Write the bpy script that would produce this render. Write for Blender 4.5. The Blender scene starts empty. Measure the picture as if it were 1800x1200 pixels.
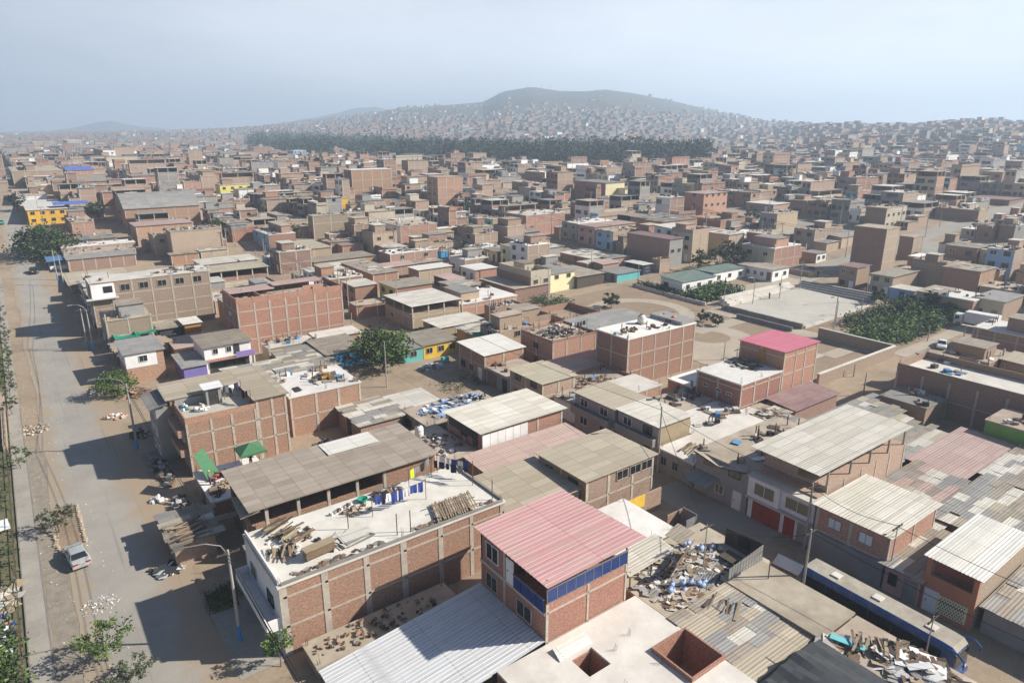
import bpy, math, random
from mathutils import Vector, Matrix, noise
random.seed(7)
R_=math.radians
sc=bpy.context.scene; C=sc.collection
# ---------- camera ----------
CZ=40.0
PIT=math.atan(372/1200); cP,sP=math.cos(PIT),math.sin(PIT)
FW=(math.cos(R_(53.5)),math.cos(R_(36.5))); RT=(math.sin(R_(53.5)),-math.sin(R_(36.5)))
cam=bpy.data.cameras.new('camera'); co=bpy.data.objects.new('camera',cam); C.objects.link(co)
co.location=(0,0,CZ); cam.sensor_width=36; cam.lens=24; cam.clip_start=.5; cam.clip_end=30000
co.rotation_euler=(math.pi/2-PIT,0,-R_(36.5)); sc.camera=co
# ---------- world, sun, exposure ----------
SUN_EL=R_(34); SX,SY=.834,-.552
w=bpy.data.worlds.new('World'); sc.world=w; w.use_nodes=True
nt=w.node_tree; bg=nt.nodes['Background']
sky=nt.nodes.new('ShaderNodeTexSky'); sky.sky_type='NISHITA'; sky.sun_disc=False
sky.sun_elevation=SUN_EL; sky.sun_rotation=math.atan2(SX,SY); sky.altitude=100; sky.dust_density=2.2; sky.air_density=1.0; sky.ozone_density=1.2
def wn(t,**k):
    n=nt.nodes.new(t)
    for a,b in k.items(): setattr(n,a,b)
    return n
tc=wn('ShaderNodeTexCoord'); mp=wn('ShaderNodeMapping'); mp.inputs['Scale'].default_value=(1,1,3.2)
nz=wn('ShaderNodeTexNoise'); nz.inputs['Scale'].default_value=1.25; nz.inputs['Detail'].default_value=6; nz.inputs['Roughness'].default_value=.55
cr=wn('ShaderNodeValToRGB'); cr.color_ramp.elements[0].position=.38; cr.color_ramp.elements[1].position=.74
cr.color_ramp.elements[0].color=(.60,.60,.60,1); cr.color_ramp.elements[1].color=(1,1,1,1)
mx=wn('ShaderNodeMix',data_type='RGBA'); mx.inputs[7].default_value=(16.2,16.9,17.8,1)
nt.links.new(tc.outputs['Generated'],mp.inputs[0]); nt.links.new(mp.outputs[0],nz.inputs[0]); nt.links.new(nz.outputs[0],cr.inputs[0])
sx_=wn('ShaderNodeSeparateXYZ'); nt.links.new(tc.outputs['Generated'],sx_.inputs[0])
el_=wn('ShaderNodeMapRange'); el_.interpolation_type='SMOOTHSTEP'; el_.inputs[1].default_value=.13; el_.inputs[2].default_value=.36; el_.inputs[3].default_value=1; el_.inputs[4].default_value=.05; nt.links.new(sx_.outputs[2],el_.inputs[0])
mu_=wn('ShaderNodeMath',operation='MULTIPLY'); nt.links.new(cr.outputs[0],mu_.inputs[0]); nt.links.new(el_.outputs[0],mu_.inputs[1])
xr_=wn('ShaderNodeMapRange'); xr_.inputs[1].default_value=-1; xr_.inputs[2].default_value=1; nt.links.new(sx_.outputs[0],xr_.inputs[0])
xc_=wn('ShaderNodeValToRGB'); e_=xc_.color_ramp.elements; e_[0].position=.2; e_[0].color=(.05,)*3+(1,); e_[1].position=.92; e_[1].color=(1,1,1,1)
for p_,c_ in ((.5,.48),(.72,.78)): k_=e_.new(p_); k_.color=(c_,)*3+(1,)
nt.links.new(xr_.outputs[0],xc_.inputs[0]); mv_=wn('ShaderNodeMath',operation='MULTIPLY'); nt.links.new(mu_.outputs[0],mv_.inputs[0]); nt.links.new(xc_.outputs[0],mv_.inputs[1])
nt.links.new(mv_.outputs[0],mx.inputs[0]); sk_=wn('ShaderNodeVectorMath',operation='MULTIPLY'); sk_.inputs[1].default_value=(.34,.50,.82); nt.links.new(sky.outputs[0],sk_.inputs[0]); nt.links.new(sk_.outputs[0],mx.inputs[6]); nt.links.new(mx.outputs[2],bg.inputs[0])
bg.inputs[1].default_value=.05
sl=bpy.data.lights.new('sun','SUN'); sl.energy=5.0; sl.angle=R_(.6); sl.color=(1,.94,.85)
so=bpy.data.objects.new('sun',sl); C.objects.link(so)
so.rotation_euler=Vector((SX*math.cos(SUN_EL),SY*math.cos(SUN_EL),math.sin(SUN_EL))).to_track_quat('Z','Y').to_euler()
sc.view_settings.view_transform='Standard'; sc.view_settings.look='None'; sc.view_settings.gamma=1
sc.view_settings.exposure=0.68
sc.cycles.max_bounces=6; sc.cycles.diffuse_bounces=3; sc.cycles.volume_bounces=1; sc.cycles.use_denoising=True
# ---------- ground shape: flat near the camera, gently rising behind, hills at the horizon ----------
def sm(t): t=max(0,min(1,t)); return t*t*(3-2*t)
RIDGE=[(-400,240),(0,237),(300,232),(450,226),(600,208),(700,192),(800,186),(850,181),(885,163),(935,156),(985,163),(1030,163),(1065,160),(1120,167),(1180,179),(1250,196),(1310,207),(1335,214),(1400,219),(1480,224),(1560,226),(1640,222),(1700,216),(1760,217),(1830,221),(2300,226)]
def px_dir(x,y):
    a=(x-900)/1200; v=(y-600)/1200
    f=cP-v*sP; up=-(sP+v*cP); l=math.hypot(f,a)
    return math.atan2(a,f), up/l
RG=[px_dir(*p)+(p[0],) for p in RIDGE]
def ridge(az):
    if az<=RG[0][0]: return RG[0][1],2900
    for i in range(len(RG)-1):
        a,b=RG[i],RG[i+1]
        if az<b[0]:
            t=(az-a[0])/(b[0]-a[0]); x=a[2]+(b[2]-a[2])*t
            return a[1]+(b[1]-a[1])*t, 2900-1400*sm((x-1250)/250)
    return RG[-1][1],1500
def H(x,y):
    r=math.hypot(x,y)
    if r<140: return 0.0
    g=13*sm((r-140)/240)
    if r>450:
        az=math.atan2(x*RT[0]+y*RT[1],x*FW[0]+y*FW[1])
        if abs(az)>1.6: return g
        te,R0=ridge(az); zr=CZ+te*R0; r0=.3*R0
        if r>r0: g=13+(zr-13)*sm((r-r0)/(R0-r0))
        if r>r0*1.2 : g+= (noise.noise(Vector((x*.004,y*.004,0)))*10)*sm((r-r0*1.2)/900)*(1-sm((r-R0*.75)/(R0*.25)))
    return g
def at(x,y,z=0):
    a=(x-900)/1200; v=(y-600)/1200; t=(CZ-z)/(sP+v*cP); D=t*(cP-v*sP); l=t*a
    return FW[0]*D+RT[0]*l, FW[1]*D+RT[1]*l
def pr(X,Y,Z):
    D=X*FW[0]+Y*FW[1]; l=X*RT[0]+Y*RT[1]; h=CZ-Z; d=D*cP+h*sP
    if d<1: return (-9999,-9999)
    return 900+1200*l/d, 600+1200*(h*cP-D*sP)/d
def gat(x,y):                                    # where the view ray through a photo pixel meets the terrain
    lo=None
    z=0
    for _ in range(40):
        p=at(x,y,z); z=.5*z+.5*H(*p)
    return at(x,y,z)
# ---------- materials ----------
MATS={}
def base(name,rough=.9):
    m=bpy.data.materials.new(name); m.use_nodes=True; n=m.node_tree; b=n.nodes['Principled BSDF']; b.inputs['Roughness'].default_value=rough
    b.inputs['Specular IOR Level'].default_value=.25
    MATS[name]=m; return m,n,b
def nd(n,t,**k):
    o=n.nodes.new(t)
    for a,b in k.items():
        if a in o.inputs.keys(): o.inputs[a].default_value=b
        else: setattr(o,a,b)
    return o
def noi(n,scale,src,det=5,rough=.6,lo=.3,hi=.7):
    t=nd(n,'ShaderNodeTexNoise',Scale=scale,Detail=det,Roughness=rough); n.links.new(src,t.inputs[0])
    r=nd(n,'ShaderNodeMapRange'); r.inputs[1].default_value=lo; r.inputs[2].default_value=hi; n.links.new(t.outputs[0],r.inputs[0]); return r.outputs[0]
def mixc(n,f,a,b,mode='MIX'):
    m=nd(n,'ShaderNodeMix',data_type='RGBA',blend_type=mode)
    if isinstance(f,(int,float)): m.inputs[0].default_value=f
    else: n.links.new(f,m.inputs[0])
    for i,c in ((6,a),(7,b)):
        if isinstance(c,tuple): m.inputs[i].default_value=(*c,1)
        else: n.links.new(c,m.inputs[i])
    return m.outputs[2]
def objvar(n,col,amt=.25,hue=.02):
    oi=nd(n,'ShaderNodeObjectInfo'); h=nd(n,'ShaderNodeHueSaturation')
    r=nd(n,'ShaderNodeMapRange'); r.inputs[3].default_value=1-amt; r.inputs[4].default_value=1+amt; n.links.new(oi.outputs['Random'],r.inputs[0]); n.links.new(r.outputs[0],h.inputs['Value'])
    q=nd(n,'ShaderNodeMath',operation='FRACT'); q2=nd(n,'ShaderNodeMath',operation='MULTIPLY'); q2.inputs[1].default_value=7.31
    n.links.new(oi.outputs['Random'],q2.inputs[0]); n.links.new(q2.outputs[0],q.inputs[0])
    r=nd(n,'ShaderNodeMapRange'); r.inputs[3].default_value=.5-hue; r.inputs[4].default_value=.5+hue; n.links.new(q.outputs[0],r.inputs[0]); n.links.new(r.outputs[0],h.inputs['Hue'])
    n.links.new(col,h.inputs['Color']); return h.outputs[0]
def bump(n,b,h,s=.3,d=.05):
    u=nd(n,'ShaderNodeBump',Strength=s,Distance=d); n.links.new(h,u.inputs['Height']); n.links.new(u.outputs[0],b.inputs['Normal'])
def plain(name,c1,c2=None,scale=1.5,rough=.9,var=.12,dirt=(.24,.195,.145),da=.4,metal=0,bs=.25):
    m,n,b=base(name,rough); g=nd(n,'ShaderNodeNewGeometry').outputs['Position']
    c2=c2 or tuple(x*.78 for x in c1)
    a=noi(n,scale,g); col=mixc(n,a,c1,c2)
    f=noi(n,scale*.31,g,8,.7,.48,.72); fm=nd(n,'ShaderNodeMath',operation='MULTIPLY'); fm.inputs[1].default_value=da; n.links.new(f,fm.inputs[0])
    col=mixc(n,fm.outputs[0],col,dirt)
    if var: col=objvar(n,col,var,.01)
    n.links.new(col,b.inputs['Base Color']); b.inputs['Metallic'].default_value=metal
    if bs: bump(n,b,noi(n,scale*6,g,4),bs,.03)
    return m
def brick(name,c1,c2,mortar=(.42,.34,.27),var=.2,stain=.5):
    m,n,b=base(name,.92); uv=nd(n,'ShaderNodeUVMap').outputs[0]; g=nd(n,'ShaderNodeNewGeometry').outputs['Position']
    t=nd(n,'ShaderNodeTexBrick',Scale=1.0); t.inputs['Brick Width'].default_value=.26; t.inputs['Row Height'].default_value=.115; t.inputs['Mortar Size'].default_value=.012
    t.inputs['Bias'].default_value=-.1
    n.links.new(uv,t.inputs[0]); t.inputs['Color1'].default_value=(*c1,1); t.inputs['Color2'].default_value=(*c2,1); t.inputs['Mortar'].default_value=(*mortar,1)
    a=noi(n,.55,g,7,.65,.42,.74); fm=nd(n,'ShaderNodeMath',operation='MULTIPLY'); fm.inputs[1].default_value=stain; n.links.new(a,fm.inputs[0])
    col=mixc(n,fm.outputs[0],t.outputs[0],(.34,.27,.21))
    wv=nd(n,'ShaderNodeTexNoise',Scale=2.6,Detail=3.0); mp=nd(n,'ShaderNodeMapping'); mp.inputs['Scale'].default_value=(1.6,2.4,1); n.links.new(uv,mp.inputs[0]); n.links.new(mp.outputs[0],wv.inputs[0])
    r=nd(n,'ShaderNodeMapRange'); r.inputs[1].default_value=.3; r.inputs[2].default_value=.7; r.inputs[3].default_value=.86; r.inputs[4].default_value=1.12; n.links.new(wv.outputs[0],r.inputs[0])
    w2=nd(n,'ShaderNodeTexNoise',Scale=5.5,Detail=4.0,Roughness=.8); n.links.new(uv,w2.inputs[0]); r2=nd(n,'ShaderNodeMapRange'); r2.inputs[1].default_value=.35; r2.inputs[2].default_value=.65; r2.inputs[3].default_value=.72; r2.inputs[4].default_value=1.25; n.links.new(w2.outputs[0],r2.inputs[0]); mm=nd(n,'ShaderNodeMath',operation='MULTIPLY'); n.links.new(r.outputs[0],mm.inputs[0]); n.links.new(r2.outputs[0],mm.inputs[1])
    hs=nd(n,'ShaderNodeHueSaturation'); n.links.new(mm.outputs[0],hs.inputs['Value']); n.links.new(col,hs.inputs['Color'])
    col=objvar(n,hs.outputs[0],var,.012); n.links.new(col,b.inputs['Base Color']); bump(n,b,t.outputs['Fac'],-.35,.02); return m
def sheet(name,c1,c2,pw=1.1,pl=3.6,ribs=0,rough=.7,dirt=.45,metal=0,var=.1,joint=None):
    # roofing sheets: one tone per panel, dark joints, streaks along the ribs
    m,n,b=base(name,rough); g=nd(n,'ShaderNodeNewGeometry').outputs['Position']; uv=nd(n,'ShaderNodeUVMap').outputs[0]
    t=nd(n,'ShaderNodeTexBrick',Scale=1.0,offset=0.0); t.inputs['Brick Width'].default_value=pl; t.inputs['Row Height'].default_value=pw; t.inputs['Mortar Size'].default_value=.035; t.inputs['Mortar Smooth'].default_value=.6
    n.links.new(uv,t.inputs[0]); t.inputs['Color1'].default_value=(*c1,1); t.inputs['Color2'].default_value=(*c2,1); t.inputs['Mortar'].default_value=(*(joint or tuple(x*.55 for x in c2)),1)
    mp=nd(n,'ShaderNodeMapping'); mp.inputs['Scale'].default_value=(.35,5,1); n.links.new(uv,mp.inputs[0])
    s=noi(n,1.2,mp.outputs[0],6,.65,.35,.75); fm=nd(n,'ShaderNodeMath',operation='MULTIPLY'); fm.inputs[1].default_value=dirt; n.links.new(s,fm.inputs[0])
    col=mixc(n,fm.outputs[0],t.outputs[0],(.3,.26,.2))
    f=noi(n,.35,g,6,.7,.45,.75); f2=nd(n,'ShaderNodeMath',operation='MULTIPLY'); f2.inputs[1].default_value=dirt*.8; n.links.new(f,f2.inputs[0])
    col=mixc(n,f2.outputs[0],col,(.42,.37,.29)); col=objvar(n,col,var,.008)
    n.links.new(col,b.inputs['Base Color']); b.inputs['Metallic'].default_value=metal
    if ribs:
        wv=nd(n,'ShaderNodeTexWave',Scale=1.0,bands_direction='Y'); mp2=nd(n,'ShaderNodeMapping'); mp2.inputs['Scale'].default_value=(1,ribs*.12,1); n.links.new(uv,mp2.inputs[0]); n.links.new(mp2.outputs[0],wv.inputs[0]); bump(n,b,wv.outputs[1],.5,.06)
    return m
brick('brick_salmon',(.43,.22,.135),(.31,.15,.095),stain=.38); brick('brick_tan',(.42,.30,.205),(.34,.245,.17)); brick('brick_brown',(.31,.18,.125),(.23,.135,.095)); brick('brick_rose',(.40,.165,.10),(.29,.115,.075),stain=.25)
brick('brick_pale',(.41,.31,.22),(.33,.25,.18),stain=.6)
plain('concrete',(.44,.40,.34),(.33,.29,.24),.9); plain('concrete_dark',(.25,.235,.21),(.18,.17,.155),.9,da=.3); plain('concrete_frame',(.54,.48,.39),(.40,.35,.28),2.2,da=.3,var=.06)
plain('roof_pale',(.66,.625,.56),(.52,.485,.425),.45,da=.6,dirt=(.36,.31,.24)); plain('roof_dust',(.50,.43,.34),(.33,.27,.20),.45,da=.75); plain('roof_white',(.76,.735,.68),(.64,.61,.56),.4,da=.35)
plain('white',(.84,.83,.80),(.72,.71,.68),.7,da=.18,var=.05,bs=.1); plain('plaster_grey',(.33,.32,.30),(.27,.26,.25),.8,da=.35); plain('plaster_beige',(.52,.46,.35),(.44,.39,.3),.8,da=.2)
plain('blue',(.05,.30,.62),(.06,.24,.5),.8,da=.12,bs=.1); plain('sky_blue',(.30,.50,.68),(.26,.43,.6),.8,da=.15,bs=.1); plain('turquoise',(.16,.52,.52),(.14,.44,.44),.8,da=.15,bs=.1)
plain('yellow',(.75,.48,.06),(.62,.38,.05),.8,da=.15,bs=.1); plain('lemon',(.78,.68,.20),(.68,.58,.17),.8,da=.12,bs=.1); plain('cream',(.74,.68,.42),(.66,.6,.37),.4,da=.1,bs=.1)
plain('purple',(.26,.20,.50),(.22,.17,.42),.8,da=.15,bs=.1); plain('salmon_paint',(.56,.20,.12),(.48,.17,.11),.8,da=.15,bs=.1); plain('pink_paint',(.62,.38,.33),(.52,.32,.28),.8,da=.2,bs=.1)
plain('green_paint',(.20,.42,.08),(.17,.36,.07),.8,da=.1,bs=.1); plain('red_paint',(.36,.035,.025),(.28,.03,.02),.8,da=.15,bs=.1); plain('magenta',(.62,.05,.16),da=.1,bs=.1); plain('orange_wood',(.50,.27,.08),(.42,.22,.06),2,da=.2)
plain('wood',(.25,.17,.11),(.17,.115,.075),3,da=.3); plain('wood_pale',(.42,.33,.22),(.31,.24,.16),3,da=.3); plain('wood_dark',(.10,.08,.06),(.07,.055,.045),3,da=.2)
plain('metal_dark',(.05,.05,.05),rough=.6,da=.2,bs=0); plain('rust',(.16,.09,.06),(.10,.06,.04),4,rough=.8,bs=0); plain('steel',(.35,.35,.34),rough=.45,metal=.6,bs=0,da=.2)
plain('pole_concrete',(.42,.40,.36),(.34,.32,.29),3,da=.2,var=.05); plain('cable',(.03,.03,.03),bs=0,da=0)
sheet('pink_sheet',(.60,.35,.35),(.56,.29,.30),1.05,6.5,rough=.55,dirt=.55,joint=(.42,.10,.12)); sheet('magenta_sheet',(.60,.16,.22),(.55,.14,.20),1.05,6,rough=.6,dirt=.22,ribs=8); sheet('silver_sheet',(.66,.67,.67),(.60,.61,.62),1.05,5.2,rough=.5,dirt=.25)
sheet('maroon_sheet',(.24,.14,.14),(.20,.10,.11),1.05,3,ribs=8); sheet('rose_sheet',(.50,.36,.32),(.42,.29,.26),1.1,3,ribs=8,dirt=.4)
sheet('pale_sheet',(.67,.64,.57),(.53,.50,.42),1.05,3.05,dirt=.35,ribs=10); sheet('white_sheet',(.74,.72,.66),(.66,.64,.58),1.05,3.05,dirt=.25,ribs=10)
sheet('tan_sheet',(.50,.44,.33),(.38,.33,.23),1.1,3.05,dirt=.45,ribs=9); sheet('brown_sheet',(.35,.30,.24),(.24,.205,.16),.95,1.9,dirt=.5,ribs=9,var=.18); sheet('grey_sheet',(.30,.30,.29),(.22,.22,.215),1.0,2.2,dirt=.45,ribs=9,var=.15)
sheet('blue_sheet',(.10,.16,.48),(.08,.13,.42),1.1,4,dirt=.12,ribs=8); sheet('green_sheet',(.13,.2,.17),(.1,.16,.14),1.1,3,dirt=.3,ribs=8)
def glassy(name,c,r=.12):
    m,n,b=base(name,r); b.inputs['Base Color'].default_value=(*c,1); b.inputs['Specular IOR Level'].default_value=.6; return m
glassy('glass',(.02,.024,.028)); glassy('blue_glass',(.01,.035,.16),.2); glassy('amber_glass',(.22,.19,.11),.25); glassy('bus_glass',(.008,.009,.011),.08)
def cloth(name,c,r=.8): plain(name,c,tuple(x*.85 for x in c),2,rough=r,da=.08,var=.08,bs=.1)
for k,c in dict(tarp_green=(.02,.25,.15),tarp_blue=(.12,.26,.46),tarp_dark=(.055,.06,.065),tarp_white=(.72,.73,.74),cloth_white=(.75,.74,.72),cloth_blue=(.04,.07,.30),cloth_navy=(.02,.025,.07),cloth_lime=(.55,.75,.03),cloth_black=(.015,.015,.017),cloth_red=(.45,.05,.04),cloth_grey=(.22,.22,.23),net_green=(.02,.27,.16),skin=(.30,.17,.11),hair=(.012,.01,.009),canopy_green=(.07,.19,.09),bag_black=(.03,.03,.035),bag_blue=(.35,.47,.68),plastic_yellow=(.7,.6,.05)).items(): cloth(k,c)
def paint(name,c,r=.3,metal=.3):
    m,n,b=base(name,r); g=nd(n,'ShaderNodeNewGeometry').outputs['Position']; a=noi(n,1.3,g,6,.6,.45,.8); f=nd(n,'ShaderNodeMath',operation='MULTIPLY'); f.inputs[1].default_value=.25; n.links.new(a,f.inputs[0])
    n.links.new(mixc(n,f.outputs[0],c,(.33,.28,.22)),b.inputs['Base Color']); b.inputs['Metallic'].default_value=metal; b.inputs['Coat Weight'].default_value=.3
paint('car_silver',(.50,.51,.49)); paint('car_black',(.02,.022,.03)); paint('car_white',(.75,.75,.73),.35,0); paint('bus_blue',(.015,.065,.21),.3,.1); paint('car_teal',(.03,.32,.27),.35,.1); plain('tyre',(.02,.02,.02),bs=0,da=.2); plain('lamp_glass',(.5,.48,.42),rough=.2,bs=0,da=0)
plain('bus_roof',(.46,.42,.35),(.34,.30,.24),.9,da=.6); paint('chrome',(.6,.6,.6),.2,.9)
def leafm(name,c1,c2):
    m,n,b=base(name,.75); g=nd(n,'ShaderNodeNewGeometry').outputs['Position']; a=noi(n,1.7,g,3,.6,.3,.7); oi=objvar(n,mixc(n,a,c1,c2),.15,.015); n.links.new(oi,b.inputs['Base Color'])
    b.inputs['Subsurface Weight'].default_value=0; b.inputs['Transmission Weight'].default_value=0
leafm('leaf_green',(.075,.125,.03),(.040,.070,.02)); leafm('leaf_bright',(.16,.23,.05),(.08,.14,.035)); leafm('leaf_dark',(.035,.055,.028),(.018,.030,.016)); leafm('leaf_olive',(.10,.115,.055),(.055,.07,.035)); leafm('leaf_wood',(.045,.068,.04),(.022,.036,.024)); leafm('leaf_grey',(.085,.095,.06),(.055,.065,.045))
plain('bark',(.16,.12,.09),(.10,.075,.055),4)
def ground_mat(name,c1,c2,c3,s=.12,litter=.0,bs=.4):
    m,n,b=base(name,.95); g=nd(n,'ShaderNodeNewGeometry').outputs['Position']
    a=noi(n,s,g,9,.62,.38,.66); col=mixc(n,a,c1,c2); a2=noi(n,s*7,g,6,.7,.45,.7); f=nd(n,'ShaderNodeMath',operation='MULTIPLY'); f.inputs[1].default_value=.6; n.links.new(a2,f.inputs[0]); col=mixc(n,f.outputs[0],col,c3)
    if litter:
        v=nd(n,'ShaderNodeTexNoise',Scale=3.1,Detail=2.0); n.links.new(g,v.inputs[0]); r=nd(n,'ShaderNodeMapRange'); r.inputs[1].default_value=.70; r.inputs[2].default_value=.74; r.inputs[4].default_value=litter; n.links.new(v.outputs[0],r.inputs[0]); col=mixc(n,r.outputs[0],col,(.6,.57,.5))
    n.links.new(col,b.inputs['Base Color']); bump(n,b,noi(n,s*25,g,5,.7),bs,.05)
ground_mat('dirt',(.35,.27,.185),(.25,.19,.13),(.40,.33,.25),.1,.5); ground_mat('asphalt',(.345,.32,.275),(.285,.265,.23),(.37,.305,.225),.13,0,.15); ground_mat('pavement',(.36,.33,.28),(.28,.255,.215),(.40,.36,.3),.3,0,.15)
ground_mat('cobble',(.33,.285,.22),(.23,.195,.15),(.42,.38,.31),1.2,.4,.6); ground_mat('park_soil',(.30,.22,.15),(.24,.18,.12),(.34,.27,.19),.12,0,.3); ground_mat('court_floor',(.50,.47,.40),(.42,.39,.33),(.55,.52,.45),.1,0,.1); ground_mat('path_floor',(.42,.36,.28),(.36,.30,.23),(.47,.41,.33),.2,0,.1)
ground_mat('soil_green',(.12,.13,.06),(.20,.16,.10),(.08,.10,.04),.5); ground_mat('terrain_far',(.10,.10,.07),(.07,.075,.055),(.15,.13,.10),.01,0,.3)
def road_mat():
    m,n,b=base('road_surface',.93); g=nd(n,'ShaderNodeNewGeometry').outputs['Position']
    a=noi(n,.14,g,9,.62,.38,.66); col=mixc(n,a,(.35,.325,.28),(.285,.265,.235)); a2=noi(n,1.1,g,6,.7,.5,.75); f=nd(n,'ShaderNodeMath',operation='MULTIPLY'); f.inputs[1].default_value=.45; n.links.new(a2,f.inputs[0]); col=mixc(n,f.outputs[0],col,(.38,.33,.26))
    s=nd(n,'ShaderNodeSeparateXYZ'); n.links.new(g,s.inputs[0]); t=noi(n,.22,g,8,.7,.2,.8)
    ma=nd(n,'ShaderNodeMath',operation='MULTIPLY_ADD'); ma.inputs[1].default_value=4.5; n.links.new(t,ma.inputs[0]); n.links.new(s.outputs[0],ma.inputs[2])
    r=nd(n,'ShaderNodeMapRange'); r.interpolation_type='SMOOTHSTEP'; r.inputs[1].default_value=6.6; r.inputs[2].default_value=9.2; n.links.new(ma.outputs[0],r.inputs[0]); col=mixc(n,r.outputs[0],col,(.34,.265,.185))
    r=nd(n,'ShaderNodeMapRange'); r.interpolation_type='SMOOTHSTEP'; r.inputs[1].default_value=3.4; r.inputs[2].default_value=1.6; n.links.new(ma.outputs[0],r.inputs[0]); col=mixc(n,r.outputs[0],col,(.34,.275,.2))
    # long dark seams and tyre lines along the street
    mp=nd(n,'ShaderNodeMapping'); mp.inputs['Scale'].default_value=(1.6,.03,1); n.links.new(g,mp.inputs[0]); q=noi(n,1.5,mp.outputs[0],3,.5,.62,.70); f=nd(n,'ShaderNodeMath',operation='MULTIPLY'); f.inputs[1].default_value=.35; n.links.new(q,f.inputs[0]); col=mixc(n,f.outputs[0],col,(.17,.15,.13))
    n.links.new(col,b.inputs['Base Color']); bump(n,b,noi(n,4,g,5,.7),.2,.03)
road_mat()
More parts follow.
